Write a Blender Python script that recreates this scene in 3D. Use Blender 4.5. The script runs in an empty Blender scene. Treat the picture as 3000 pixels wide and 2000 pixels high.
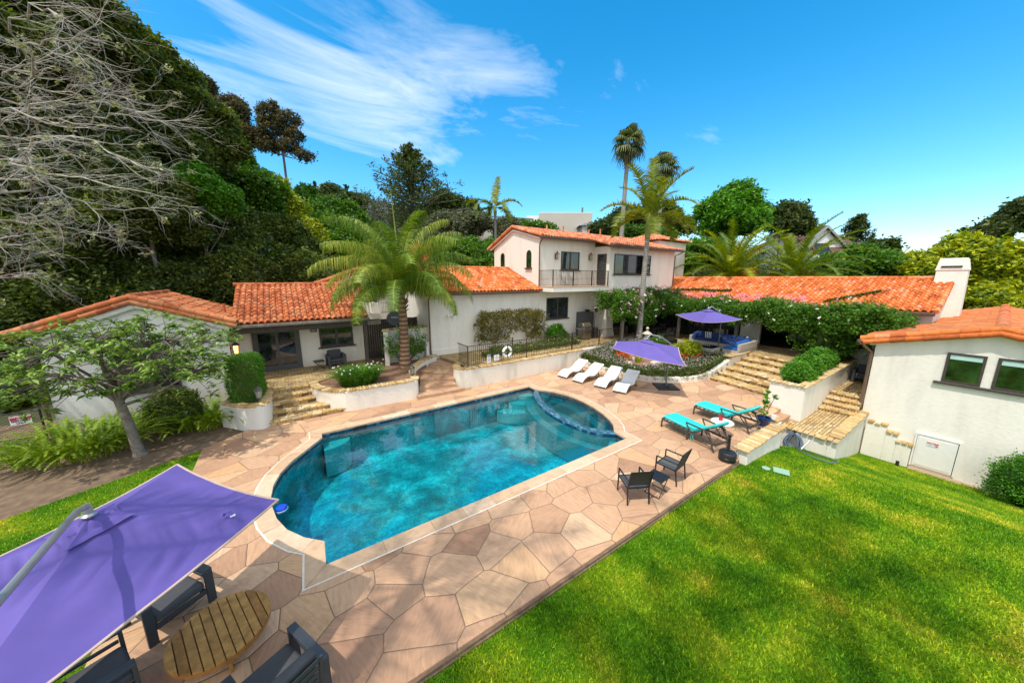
import bpy, bmesh, math, random
import numpy as np
from math import sin, cos, pi, radians as R, atan2, sqrt, hypot
from mathutils import Vector, Matrix, Quaternion, geometry
random.seed(7); RNG = np.random.default_rng(11)
sc = bpy.context.scene
COL = sc.collection

# ------------------------------------------------------------------ tagging
def tag(o, label=None, cat=None, group=None, kind=None):
    if label: o['label'] = label
    if cat: o['category'] = cat
    if group: o['group'] = group
    if kind: o['kind'] = kind
    return o
def thing(name, label, cat, loc=(0, 0, 0), rz=0, group=None):
    o = bpy.data.objects.new(name, None); COL.objects.link(o)
    o.location = loc; o.rotation_euler = (0, 0, rz); o.empty_display_size = .2
    return tag(o, label, cat, group)
def root_of(o):
    while o.parent: o = o.parent
    return o
def copy_tree(o, parent=None):
    c = o.copy(); COL.objects.link(c); c.parent = parent
    for ch in list(o.children): copy_tree(ch, c)
    return c
def dup(o, loc, rz, label, group=None):
    c = copy_tree(o); c.location = loc; c.rotation_euler = (0, 0, rz); c['label'] = label
    if group: c['group'] = group
    return c

# ------------------------------------------------------------------ mesh builder
class B:
    def __init__(s): s.v = []; s.f = []; s.r = []
    def add(s, vs, fs, r=None):
        n = len(s.v); s.v += [tuple(p) for p in vs]
        r = random.random() if r is None else r
        for f in fs: s.f.append(tuple(n + i for i in f)); s.r.append(r)
        return s
    def box(s, x0, x1, y0, y1, z0, z1, r=None):
        return s.add([(x0,y0,z0),(x1,y0,z0),(x1,y1,z0),(x0,y1,z0),(x0,y0,z1),(x1,y0,z1),(x1,y1,z1),(x0,y1,z1)],
            [(3,2,1,0),(4,5,6,7),(0,1,5,4),(1,2,6,5),(2,3,7,6),(3,0,4,7)], r)
    def obox(s, c, sx, sy, sz, m=None, r=None):
        m = m or Matrix.Identity(3); c = Vector(c); P = []
        for dz in (-.5, .5):
            for dx, dy in ((-.5,-.5),(.5,-.5),(.5,.5),(-.5,.5)):
                P.append(c + m @ Vector((dx*sx, dy*sy, dz*sz)))
        return s.add(P, [(3,2,1,0),(4,5,6,7),(0,1,5,4),(1,2,6,5),(2,3,7,6),(3,0,4,7)], r)
    def bar(s, p, q, w, h, up=(0, 0, 1), r=None):
        p, q = Vector(p), Vector(q); d = q - p; L = d.length; d.normalize()
        u = Vector(up)
        if abs(d.dot(u)) > .98: u = Vector((1, 0, 0))
        sx = d.cross(u).normalized(); u = sx.cross(d).normalized()
        m = Matrix((sx, d, u)).transposed()
        return s.obox((p + q) / 2, w, L, h, m, r)
    def tube(s, pts, rad, n=8, caps=True, r=None):
        pts = [Vector(p) for p in pts]; k = len(pts)
        rr = rad if isinstance(rad, (list, tuple)) else [rad] * k
        V = []; u = None
        for i, p in enumerate(pts):
            d = (pts[min(i+1, k-1)] - pts[max(i-1, 0)])
            if d.length < 1e-9: d = Vector((0, 0, 1))
            d.normalize()
            if u is None: u = Vector((0, 0, 1)) if abs(d.z) < .9 else Vector((1, 0, 0))
            u = (u - d * u.dot(d))
            if u.length < 1e-6: u = Vector((0, 1, 0)) - d * d.y
            u.normalize(); w = d.cross(u)
            for j in range(n):
                a = 2*pi*j/n; V.append(p + (u*cos(a) + w*sin(a)) * rr[i])
        F = [(i*n+j, i*n+(j+1) % n, (i+1)*n+(j+1) % n, (i+1)*n+j) for i in range(k-1) for j in range(n)]
        if caps: F += [tuple(range(n-1, -1, -1)), tuple((k-1)*n+j for j in range(n))]
        return s.add(V, F, r)
    def lathe(s, prof, c=(0, 0, 0), n=16, r=None):   # prof: (radius, z)
        V = []; k = len(prof)
        for q, z in prof:
            for j in range(n): V.append((c[0]+q*cos(2*pi*j/n), c[1]+q*sin(2*pi*j/n), c[2]+z))
        F = [(i*n+j, i*n+(j+1) % n, (i+1)*n+(j+1) % n, (i+1)*n+j) for i in range(k-1) for j in range(n)]
        F += [tuple(range(n-1, -1, -1)), tuple((k-1)*n+j for j in range(n))]
        return s.add(V, F, r)
    def prism(s, pts, z0, z1, r=None):               # plan polygon (ccw) extruded in z
        n = len(pts)
        V = [(x, y, z0) for x, y in pts] + [(x, y, z1) for x, y in pts]
        return s.add(V, [tuple(range(n-1, -1, -1)), tuple(range(n, 2*n))] + [(i, (i+1) % n, n+(i+1) % n, n+i) for i in range(n)], r)
    def prismx(s, pts, x0, x1, r=None):              # (y,z) polygon along x
        n = len(pts)
        V = [(x0, y, z) for y, z in pts] + [(x1, y, z) for y, z in pts]
        return s.add(V, [tuple(range(n-1, -1, -1)), tuple(range(n, 2*n))] + [(i, (i+1) % n, n+(i+1) % n, n+i) for i in range(n)], r)
    def prismy(s, pts, y0, y1, r=None):              # (x,z) polygon along y
        n = len(pts)
        V = [(x, y0, z) for x, z in pts] + [(x, y1, z) for x, z in pts]
        return s.add(V, [tuple(range(n-1, -1, -1)), tuple(range(n, 2*n))] + [(i, (i+1) % n, n+(i+1) % n, n+i) for i in range(n)], r)
    def holed(s, outer, holes, z0, z1, r=.5):
        loops = [[Vector((x, y, 0)) for x, y in outer]] + [[Vector((x, y, 0)) for x, y in h] for h in holes]
        tri = geometry.tessellate_polygon(loops); flat = [p for l in loops for p in l]; n = len(flat)
        V = [(p.x, p.y, z1) for p in flat] + [(p.x, p.y, z0) for p in flat]; F = []
        for t in tri:
            a, b, c = (flat[i] for i in t)
            if (b-a).cross(c-a).z < 0: t = t[::-1]
            F.append(tuple(t))
        o = 0
        for l in loops:
            k = len(l); F += [(o+i, o+(i+1) % k, n+o+(i+1) % k, n+o+i) for i in range(k)]; o += k
        return s.add(V, F, r)

def mk(name, b, mat, parent=None, world=True, smooth=False, bev=0, label=None, seg=1):
    off = root_of(parent).location if (parent and world) else Vector((0, 0, 0))
    me = bpy.data.meshes.new(name)
    me.from_pydata([(x-off[0], y-off[1], z-off[2]) for x, y, z in b.v], [], b.f)
    me.materials.append(M[mat] if isinstance(mat, str) else mat)
    a = me.attributes.new('rnd', 'FLOAT', 'FACE'); a.data.foreach_set('value', b.r)
    bm = bmesh.new(); bm.from_mesh(me); bmesh.ops.recalc_face_normals(bm, faces=bm.faces); bm.to_mesh(me); bm.free()
    if smooth:
        me.polygons.foreach_set('use_smooth', [True] * len(me.polygons))
        try: me.set_sharp_from_angle(angle=R(40))
        except Exception: pass
    o = bpy.data.objects.new(name, me); COL.objects.link(o)
    if parent: o.parent = parent
    if bev:
        m = o.modifiers.new('bev', 'BEVEL'); m.width = bev; m.segments = seg; m.limit_method = 'ANGLE'; m.angle_limit = R(35)
    if label: o['label'] = label
    return o
def solo(name, b, mat, label, cat, group=None, kind=None, **k):   # a thing that is one mesh
    return tag(mk(name, b, mat, None, **k), label, cat, group, kind)
def struct(name, b, mat, **k):
    return tag(mk(name, b, mat, None, **k), None, None, None, 'structure')

def np_mesh(name, V, F, mat, parent=None, rnd=None, world=True, smooth=False):
    """V (n,3) array, F (m,k) array of k-gons"""
    V = np.asarray(V, dtype=np.float32).copy(); F = np.asarray(F, dtype=np.int32)
    if parent and world:
        V -= np.array(root_of(parent).location, dtype=np.float32)
    me = bpy.data.meshes.new(name); m, k = F.shape
    me.vertices.add(len(V)); me.vertices.foreach_set('co', V.ravel())
    me.loops.add(m*k); me.loops.foreach_set('vertex_index', F.ravel())
    me.polygons.add(m); me.polygons.foreach_set('loop_start', np.arange(0, m*k, k, dtype=np.int32))
    me.polygons.foreach_set('loop_total', np.full(m, k, dtype=np.int32))
    if rnd is not None:
        a = me.attributes.new('rnd', 'FLOAT', 'FACE'); a.data.foreach_set('value', np.asarray(rnd, dtype=np.float32))
    me.update(calc_edges=True)
    if smooth: me.polygons.foreach_set('use_smooth', [True]*m)
    me.materials.append(M[mat] if isinstance(mat, str) else mat)
    o = bpy.data.objects.new(name, me); COL.objects.link(o)
    if parent: o.parent = parent
    return o

def txt(name, s, size, mat, parent, pos, right, up, proud=.004, align='CENTER', bold=0.0):
    """flat lettering at world pos, reading along 'right', standing along 'up'"""
    cu = bpy.data.curves.new(name, 'FONT'); cu.body = s; cu.size = size; cu.align_x = align; cu.align_y = 'CENTER'
    cu.offset = bold; cu.extrude = .001
    t = bpy.data.objects.new(name, cu); COL.objects.link(t)
    bpy.context.view_layer.update()
    dg = bpy.context.evaluated_depsgraph_get()
    me = bpy.data.meshes.new_from_object(t.evaluated_get(dg)); bpy.data.objects.remove(t)
    me.name = name; me.materials.clear(); me.materials.append(M[mat])
    r = Vector(right).normalized(); u = Vector(up).normalized(); n = r.cross(u)
    off = Vector(root_of(parent).location) if parent else Vector((0, 0, 0))
    mt = Matrix.Translation(Vector(pos) + n*proud - off) @ Matrix((r, u, n)).transposed().to_4x4()
    me.transform(mt)
    o = bpy.data.objects.new(name, me); COL.objects.link(o); o.parent = parent
    return o

# ------------------------------------------------------------------ materials
M = {}
def nt(name):
    m = bpy.data.materials.new(name); m.use_nodes = True; n = m.node_tree; n.nodes.clear()
    out = n.nodes.new('ShaderNodeOutputMaterial'); M[name] = m
    def N(t, **k):
        q = n.nodes.new('ShaderNode' + t)
        for a, b in k.items():
            if a.startswith('i_'):
                key = a[2:].replace('_', ' ')
                q.inputs[int(key) if key.isdigit() else key].default_value = b
            else: setattr(q, a, b)
        return q
    def L(a, b): n.links.new(a, b)
    return m, N, L, out
def ramp(N, stops, interp='LINEAR'):
    q = N('ValToRGB'); e = q.color_ramp.elements; q.color_ramp.interpolation = interp
    while len(e) > 1: e.remove(e[0])
    for i, (p, c) in enumerate(stops):
        c = tuple(c) + (1,) if len(c) == 3 else c
        if i == 0: e[0].position = p; e[0].color = c
        else: x = e.new(p); x.color = c
    return q
def S(m, f=1.0): return tuple(x*f for x in m)
def plain(name, col, rough=.6, metal=0, noise=.12, nscale=6, bump=0, bscale=60, spec=.5, coat=0, emit=None, coords='Object', stretch=None):
    """a solid colour with mottling and fine bump"""
    m, N, L, out = nt(name); p = N('BsdfPrincipled', i_Roughness=rough, i_Metallic=metal)
    p.inputs['Specular IOR Level'].default_value = spec
    if coat: p.inputs['Coat Weight'].default_value = coat
    tc = N('TexCoord'); mp = N('Mapping'); L(tc.outputs[coords], mp.inputs[0])
    if stretch: mp.inputs['Scale'].default_value = stretch
    nz = N('TexNoise', i_Scale=nscale, i_Detail=6, i_Roughness=.6); L(mp.outputs[0], nz.inputs['Vector'])
    rp = ramp(N, [(.25, S(col, 1-noise)), (.75, S(col, 1+noise))]); L(nz.outputs[0], rp.inputs[0]); L(rp.outputs[0], p.inputs['Base Color'])
    if bump:
        n2 = N('TexNoise', i_Scale=bscale, i_Detail=5); L(mp.outputs[0], n2.inputs['Vector'])
        bp = N('Bump', i_Strength=bump, i_Distance=.01); L(n2.outputs[0], bp.inputs['Height']); L(bp.outputs[0], p.inputs['Normal'])
    if emit:
        p.inputs['Emission Color'].default_value = emit[0] + (1,); p.inputs['Emission Strength'].default_value = emit[1]
    L(p.outputs[0], out.inputs[0]); return m

def rndmat(name, stops, rough=.7, bump=.2, bscale=30, noise=.25, nscale=8, dark=None):
    """colour picked per face from the 'rnd' attribute, weathered by noise"""
    m, N, L, out = nt(name); p = N('BsdfPrincipled', i_Roughness=rough); p.inputs['Specular IOR Level'].default_value = .3
    at = N('Attribute', attribute_name='rnd'); rp = ramp(N, stops); L(at.outputs['Fac'], rp.inputs[0])
    tc = N('TexCoord'); nz = N('TexNoise', i_Scale=nscale, i_Detail=8, i_Roughness=.65); L(tc.outputs['Object'], nz.inputs['Vector'])
    r2 = ramp(N, [(.3, (1-noise,)*3), (.7, (1+noise*.6,)*3)]); L(nz.outputs[0], r2.inputs[0])
    mx = N('Mix', data_type='RGBA', blend_type='MULTIPLY'); mx.inputs[0].default_value = 1
    L(rp.outputs[0], mx.inputs[6]); L(r2.outputs[0], mx.inputs[7]); c = mx.outputs[2]
    if dark:   # stains / moss
        n3 = N('TexNoise', i_Scale=dark[1], i_Detail=9, i_Roughness=.7); L(tc.outputs['Object'], n3.inputs['Vector'])
        r3 = ramp(N, [(dark[2], (0, 0, 0)), (dark[2]+.12, (1, 1, 1))]); L(n3.outputs[0], r3.inputs[0])
        m3 = N('Mix', data_type='RGBA'); L(r3.outputs[0], m3.inputs[0]); L(c, m3.inputs[6]); m3.inputs[7].default_value = dark[0]+(1,); c = m3.outputs[2]
    L(c, p.inputs['Base Color'])
    n2 = N('TexNoise', i_Scale=bscale, i_Detail=6); L(tc.outputs['Object'], n2.inputs['Vector'])
    bp = N('Bump', i_Strength=bump, i_Distance=.01); L(n2.outputs[0], bp.inputs['Height']); L(bp.outputs[0], p.inputs['Normal'])
    L(p.outputs[0], out.inputs[0]); return m

def leafmat(name, stops, trans=.3, rough=.5):
    m, N, L, out = nt(name)
    at = N('Attribute', attribute_name='rnd'); rp = ramp(N, stops); L(at.outputs['Fac'], rp.inputs[0])
    p = N('BsdfPrincipled', i_Roughness=rough); p.inputs['Specular IOR Level'].default_value = .35
    t = N('BsdfTranslucent'); L(rp.outputs[0], p.inputs['Base Color'])
    hs = N('HueSaturation', i_Hue=.49, i_Saturation=1.15, i_Value=1.5); L(rp.outputs[0], hs.inputs['Color']); L(hs.outputs[0], t.inputs[0])
    mx = N('MixShader'); mx.inputs[0].default_value = trans; L(p.outputs[0], mx.inputs[1]); L(t.outputs[0], mx.inputs[2]); L(mx.outputs[0], out.inputs[0])
    return m
# ------------------------------------------------------------------ material set
def mats():
    # stucco: trowel bumps, faint streaks and grime
    for nm, col, gr in (('stucco', (.80, .765, .69), .10), ('stucco_cool', (.74, .735, .70), .12), ('stucco_stained', (.74, .70, .62), .22)):
        m, N, L, out = nt(nm); p = N('BsdfPrincipled', i_Roughness=.9); p.inputs['Specular IOR Level'].default_value = .15
        tc = N('TexCoord'); mp = N('Mapping'); mp.inputs['Scale'].default_value = (1, 1, .25); L(tc.outputs['Object'], mp.inputs[0])
        a = N('TexNoise', i_Scale=1.6, i_Detail=8, i_Roughness=.62); L(mp.outputs[0], a.inputs['Vector'])
        r1 = ramp(N, [(.30, S(col, 1-gr*1.3)), (.5, col), (.75, S(col, 1.04))]); L(a.outputs[0], r1.inputs[0])
        b = N('TexNoise', i_Scale=9, i_Detail=7, i_Roughness=.7); L(tc.outputs['Object'], b.inputs['Vector'])
        r2 = ramp(N, [(.28, (.86, .85, .82)), (.42, (1, 1, 1))]); L(b.outputs[0], r2.inputs[0])
        mx = N('Mix', data_type='RGBA', blend_type='MULTIPLY'); mx.inputs[0].default_value = 1; L(r1.outputs[0], mx.inputs[6]); L(r2.outputs[0], mx.inputs[7]); L(mx.outputs[2], p.inputs['Base Color'])
        c = N('TexNoise', i_Scale=7, i_Detail=6, i_Roughness=.6); L(tc.outputs['Object'], c.inputs['Vector'])
        bp = N('Bump', i_Strength=.35, i_Distance=.03); L(c.outputs[0], bp.inputs['Height']); L(bp.outputs[0], p.inputs['Normal']); L(p.outputs[0], out.inputs[0])
    # flagstone
    m, N, L, out = nt('flagstone'); p = N('BsdfPrincipled', i_Roughness=.72); p.inputs['Specular IOR Level'].default_value = .3
    tc = N('TexCoord'); wob = N('TexNoise', i_Scale=.9, i_Detail=2); L(tc.outputs['Object'], wob.inputs['Vector'])
    sub = N('VectorMath', operation='SUBTRACT'); sub.inputs[1].default_value = (.5, .5, .5); L(wob.outputs[1], sub.inputs[0])
    sm = N('VectorMath', operation='MULTIPLY'); sm.inputs[1].default_value = (.10, .10, 0); L(sub.outputs[0], sm.inputs[0])
    ad = N('VectorMath', operation='ADD'); L(tc.outputs['Object'], ad.inputs[0]); L(sm.outputs[0], ad.inputs[1])
    mp = N('Mapping'); mp.inputs['Scale'].default_value = (1.0, 1.28, 1); L(ad.outputs[0], mp.inputs[0])
    v = N('TexVoronoi', voronoi_dimensions='2D', feature='F1', i_Scale=1.2, i_Randomness=.86); L(mp.outputs[0], v.inputs['Vector'])
    ve = N('TexVoronoi', voronoi_dimensions='2D', feature='DISTANCE_TO_EDGE', i_Scale=1.2, i_Randomness=.86); L(mp.outputs[0], ve.inputs['Vector'])
    sx = N('SeparateColor'); L(v.outputs['Color'], sx.inputs[0])
    rc = ramp(N, [(0, (.38, .22, .14)), (.2, (.52, .32, .20)), (.4, (.57, .365, .23)), (.6, (.45, .265, .17)), (.8, (.63, .43, .28)), (1, (.56, .34, .185))]); L(sx.outputs[0], rc.inputs[0])
    # grain: streaks rotated per stone
    vr = N('VectorRotate', rotation_type='Z_AXIS'); ma = N('Math', operation='MULTIPLY'); ma.inputs[1].default_value = 6.28; L(sx.outputs[1], ma.inputs[0]); L(tc.outputs['Object'], vr.inputs['Vector']); L(ma.outputs[0], vr.inputs['Angle'])
    m2 = N('Mapping'); m2.inputs['Scale'].default_value = (2.2, 13, 2); L(vr.outputs[0], m2.inputs[0])
    g = N('TexNoise', i_Scale=1.5, i_Detail=9, i_Roughness=.7, i_Distortion=.6); L(m2.outputs[0], g.inputs['Vector'])
    rg = ramp(N, [(.2, (.60, .55, .52)), (.45, (.92, .9, .88)), (.58, (1.02, 1, .97)), (.80, (1.32, 1.28, 1.2))]); L(g.outputs[0], rg.inputs[0])
    mx = N('Mix', data_type='RGBA', blend_type='MULTIPLY'); mx.inputs[0].default_value = 1; L(rc.outputs[0], mx.inputs[6]); L(rg.outputs[0], mx.inputs[7])
    st = N('TexNoise', i_Scale=1.1, i_Detail=8, i_Roughness=.7); L(tc.outputs['Object'], st.inputs['Vector'])
    rs = ramp(N, [(.30, (.66, .62, .60)), (.46, (1, 1, 1))]); L(st.outputs[0], rs.inputs[0])
    mx3 = N('Mix', data_type='RGBA', blend_type='MULTIPLY'); mx3.inputs[0].default_value = .8; L(mx.outputs[2], mx3.inputs[6]); L(rs.outputs[0], mx3.inputs[7])
    jr = ramp(N, [(0.006, (1, 1, 1)), (.012, (0, 0, 0))]); L(ve.outputs['Distance'], jr.inputs[0])
    mj = N('Mix', data_type='RGBA'); L(jr.outputs[0], mj.inputs[0]); L(mx3.outputs[2], mj.inputs[6]); mj.inputs[7].default_value = (.17, .115, .075, 1); L(mj.outputs[2], p.inputs['Base Color'])
    jr2 = ramp(N, [(0.005, (0, 0, 0)), (.03, (1, 1, 1))]); L(ve.outputs['Distance'], jr2.inputs[0])
    b1 = N('Bump', i_Strength=.6, i_Distance=.012); L(jr2.outputs[0], b1.inputs['Height'])
    b2 = N('Bump', i_Strength=.35, i_Distance=.008); L(g.outputs[0], b2.inputs['Height']); L(b1.outputs[0], b2.inputs['Normal']); L(b2.outputs[0], p.inputs['Normal']); L(p.outputs[0], out.inputs[0])
    # cobbled terrace: courses of small yellow-brown stones
    for nm, sc_, rot in (('cobble', 1.0, 0), ('cobble_cross', 1.0, pi/2)):
        m, N, L, out = nt(nm); p = N('BsdfPrincipled', i_Roughness=.8); p.inputs['Specular IOR Level'].default_value = .25
        tc = N('TexCoord'); mp = N('Mapping'); mp.inputs['Rotation'].default_value = (0, 0, rot); L(tc.outputs['Object'], mp.inputs[0])
        wn = N('TexNoise', i_Scale=5, i_Detail=3); L(mp.outputs[0], wn.inputs['Vector']); ws = N('VectorMath', operation='SCALE'); ws.inputs['Scale'].default_value = .05; L(wn.outputs[1], ws.inputs[0])
        wa = N('VectorMath', operation='ADD'); L(mp.outputs[0], wa.inputs[0]); L(ws.outputs[0], wa.inputs[1])
        br = N('TexBrick', offset=.45, squash=1.0, i_Scale=1, i_Mortar_Size=.010, i_Mortar_Smooth=.2, i_Bias=0, i_Brick_Width=.26, i_Row_Height=.10)
        br.inputs['Color1'].default_value = (0, 0, 0, 1); br.inputs['Color2'].default_value = (1, 1, 1, 1); br.inputs['Mortar'].default_value = (.5, .5, .5, 1); L(wa.outputs[0], br.inputs['Vector'])
        rc = ramp(N, [(0, (.33, .20, .085)), (.3, (.52, .36, .17)), (.55, (.62, .46, .24)), (.8, (.46, .34, .17)), (1, (.70, .58, .38))]); L(br.outputs['Color'], rc.inputs[0])
        nz = N('TexNoise', i_Scale=11, i_Detail=8, i_Roughness=.7); L(tc.outputs['Object'], nz.inputs['Vector']); rn = ramp(N, [(.3, (.6, .58, .55)), (.6, (1.1, 1.08, 1.0))]); L(nz.outputs[0], rn.inputs[0])
        mx = N('Mix', data_type='RGBA', blend_type='MULTIPLY'); mx.inputs[0].default_value = 1; L(rc.outputs[0], mx.inputs[6]); L(rn.outputs[0], mx.inputs[7])
        mj = N('Mix', data_type='RGBA'); L(br.outputs['Fac'], mj.inputs[0]); L(mx.outputs[2], mj.inputs[6]); mj.inputs[7].default_value = (.14, .10, .06, 1); L(mj.outputs[2], p.inputs['Base Color'])
        iv = N('Math', operation='SUBTRACT'); iv.inputs[0].default_value = 1; L(br.outputs['Fac'], iv.inputs[1])
        b1 = N('Bump', i_Strength=.8, i_Distance=.02); L(iv.outputs[0], b1.inputs['Height']); b2 = N('Bump', i_Strength=.3, i_Distance=.01); L(nz.outputs[0], b2.inputs['Height']); L(b1.outputs[0], b2.inputs['Normal']); L(b2.outputs[0], p.inputs['Normal']); L(p.outputs[0], out.inputs[0])
    rndmat('cap_stone', [(0, (.34, .20, .08)), (.25, (.55, .36, .14)), (.5, (.62, .46, .23)), (.75, (.48, .33, .15)), (1, (.72, .60, .40))], .8, .5, 25, .35, 7)
    rndmat('coping_stone', [(0, (.50, .33, .21)), (.3, (.60, .43, .29)), (.6, (.56, .37, .23)), (1, (.66, .52, .38))], .65, .25, 18, .2, 5)
    plain('grout', (.72, .68, .60), .8, noise=.2, nscale=30)
    rndmat('tile_orange', [(0, (.36, .085, .025)), (.15, (.58, .14, .03)), (.5, (.70, .185, .042)), (.8, (.76, .25, .08)), (1, (.66, .32, .19))], .75, .3, 40, .28, 7)
    rndmat('tile_pale', [(0, (.50, .13, .045)), (.3, (.66, .23, .10)), (.6, (.70, .30, .16)), (.85, (.74, .37, .23)), (1, (.45, .13, .05))], .8, .3, 40, .3, 6)
    rndmat('tile_aged', [(0, (.34, .085, .03)), (.25, (.50, .14, .05)), (.6, (.58, .185, .07)), (.85, (.62, .25, .11)), (1, (.42, .16, .08))], .8, .35, 40, .35, 6, dark=((.16, .12, .07), 2.2, .60))
    rndmat('tile_mossy', [(0, (.42, .10, .028)), (.5, (.62, .17, .045)), (1, (.60, .22, .08))], .85, .4, 40, .3, 6, dark=((.26, .17, .085), 3.5, .50))
    # turf base
    m, N, L, out = nt('turf'); p = N('BsdfPrincipled', i_Roughness=.9); p.inputs['Specular IOR Level'].default_value = .1
    tc = N('TexCoord'); a = N('TexNoise', i_Scale=.75, i_Detail=7, i_Roughness=.62); L(tc.outputs['Object'], a.inputs['Vector'])
    r1 = ramp(N, [(.32, (.03, .10, .004)), (.46, (.06, .16, .006)), (.57, (.13, .22, .010)), (.70, (.30, .30, .02))]); L(a.outputs[0], r1.inputs[0])
    b = N('TexNoise', i_Scale=45, i_Detail=6, i_Roughness=.75); L(tc.outputs['Object'], b.inputs['Vector']); r2 = ramp(N, [(.3, (.45, .5, .4)), (.62, (1.35, 1.3, 1.2))]); L(b.outputs[0], r2.inputs[0])
    mx = N('Mix', data_type='RGBA', blend_type='MULTIPLY'); mx.inputs[0].default_value = 1; L(r1.outputs[0], mx.inputs[6]); L(r2.outputs[0], mx.inputs[7]); L(mx.outputs[2], p.inputs['Base Color'])
    bp = N('Bump', i_Strength=.7, i_Distance=.03); L(b.outputs[0], bp.inputs['Height']); L(bp.outputs[0], p.inputs['Normal']); L(p.outputs[0], out.inputs[0])
    # grass blades: patchy by position, varied by blade
    m, N, L, out = nt('blade'); p = N('BsdfPrincipled', i_Roughness=.55); p.inputs['Specular IOR Level'].default_value = .3
    tc = N('TexCoord'); a = N('TexNoise', i_Scale=.75, i_Detail=7, i_Roughness=.62); L(tc.outputs['Object'], a.inputs['Vector'])
    r1 = ramp(N, [(.32, (.08, .25, .006)), (.46, (.17, .37, .008)), (.57, (.32, .47, .012)), (.70, (.66, .62, .06))]); L(a.outputs[0], r1.inputs[0])
    at = N('Attribute', attribute_name='rnd'); r2 = ramp(N, [(0, (.42, .5, .4)), (.6, (1.0, 1.05, 1)), (.88, (1.5, 1.3, 1.2)), (1, (2.4, 1.7, 2.0))]); L(at.outputs['Fac'], r2.inputs[0])
    mx = N('Mix', data_type='RGBA', blend_type='MULTIPLY'); mx.inputs[0].default_value = 1; L(r1.outputs[0], mx.inputs[6]); L(r2.outputs[0], mx.inputs[7]); L(mx.outputs[2], p.inputs['Base Color'])
    t = N('BsdfTranslucent'); L(mx.outputs[2], t.inputs[0]); ms = N('MixShader'); ms.inputs[0].default_value = .3; L(p.outputs[0], ms.inputs[1]); L(t.outputs[0], ms.inputs[2]); L(ms.outputs[0], out.inputs[0])
    plain('soil', (.17, .115, .075), .95, noise=.45, nscale=5, bump=.8, bscale=25)
    plain('mulch', (.24, .135, .085), .95, noise=.5, nscale=14, bump=1, bscale=40)
    plain('hillside', (.055, .065, .025), .95, noise=.4, nscale=.05, bump=.3, bscale=1)
    plain('clay_bank', (.50, .12, .03), .95, noise=.3, nscale=2, bump=.6, bscale=8)
    plain('gravel_path', (.42, .30, .20), .95, noise=.3, nscale=60, bump=.6, bscale=120)
    # pool plaster
    m, N, L, out = nt('pool_plaster'); p = N('BsdfPrincipled', i_Roughness=.5)
    tc = N('TexCoord'); a = N('TexNoise', i_Scale=1.25, i_Detail=12, i_Roughness=.74, i_Distortion=.25); L(tc.outputs['Object'], a.inputs['Vector'])
    r1 = ramp(N, [(.36, (.004, .14, .17)), (.48, (.008, .25, .29)), (.57, (.02, .42, .47)), (.70, (.06, .80, .86))]); L(a.outputs[0], r1.inputs[0])
    b = N('TexNoise', i_Scale=14, i_Detail=8, i_Roughness=.85); L(tc.outputs['Object'], b.inputs['Vector']); r2 = ramp(N, [(.38, (.55,)*3), (.60, (1.35,)*3)]); L(b.outputs[0], r2.inputs[0])
    mx = N('Mix', data_type='RGBA', blend_type='MULTIPLY'); mx.inputs[0].default_value = 1; L(r1.outputs[0], mx.inputs[6]); L(r2.outputs[0], mx.inputs[7]); L(mx.outputs[2], p.inputs['Base Color']); L(p.outputs[0], out.inputs[0])
    plain('step_plaster', (.10, .40, .42), .5, noise=.35, nscale=22)
    plain('bench_plaster', (.07, .28, .31), .5, noise=.5, nscale=40)
    # glazed blue tiles
    m, N, L, out = nt('pool_tile'); p = N('BsdfPrincipled', i_Roughness=.35)
    at = N('Attribute', attribute_name='rnd'); rp = ramp(N, [(0, (.004, .035, .09)), (.5, (.01, .07, .15)), (.8, (.03, .13, .22)), (1, (.12, .26, .34))]); L(at.outputs['Fac'], rp.inputs[0]); L(rp.outputs[0], p.inputs['Base Color']); L(p.outputs[0], out.inputs[0])
    # water
    m, N, L, out = nt('water'); tr = N('BsdfTransparent'); tr.inputs[0].default_value = (.34, .82, .87, 1)
    gl = N('BsdfGlossy', i_Roughness=.015); fr = N('Fresnel', i_IOR=1.33)
    tc = N('TexCoord'); a = N('TexNoise', i_Scale=2.2, i_Detail=4, i_Roughness=.55); L(tc.outputs['Object'], a.inputs['Vector'])
    bp = N('Bump', i_Strength=.18, i_Distance=.03); L(a.outputs[0], bp.inputs['Height']); L(bp.outputs[0], gl.inputs['Normal']); L(bp.outputs[0], fr.inputs['Normal'])
    ms = N('MixShader'); fm = N('Math', operation='MULTIPLY'); fm.inputs[1].default_value = .20; L(fr.outputs[0], fm.inputs[0]); L(fm.outputs[0], ms.inputs[0]); L(tr.outputs[0], ms.inputs[1]); L(gl.outputs[0], ms.inputs[2]); L(ms.outputs[0], out.inputs[0])
    # glass panes: dark reflecting
    for nm, c in (('pane', (.016, .02, .022)), ('pane_green', (.012, .03, .008))):
        m, N, L, out = nt(nm); p = N('BsdfPrincipled', i_Roughness=.03); p.inputs['Specular IOR Level'].default_value = .9
        tc = N('TexCoord'); a = N('TexNoise', i_Scale=2.5, i_Detail=3); L(tc.outputs['Object'], a.inputs['Vector']); r1 = ramp(N, [(.35, S(c, .5)), (.7, S(c, 2.6))]); L(a.outputs[0], r1.inputs[0]); L(r1.outputs[0], p.inputs['Base Color'])
        bp = N('Bump', i_Strength=.03, i_Distance=.02); L(a.outputs[0], bp.inputs['Height']); L(bp.outputs[0], p.inputs['Normal']); L(p.outputs[0], out.inputs[0])
    plain('frame_dark', (.055, .045, .036), .5, noise=.2); plain('gutter_brown', (.085, .05, .035), .45, noise=.15); plain('pipe_brown', (.14, .085, .06), .5, noise=.15)
    plain('door_grey', (.09, .088, .082), .45, noise=.1); plain('door_slate', (.075, .075, .08), .5, noise=.12)
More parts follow.
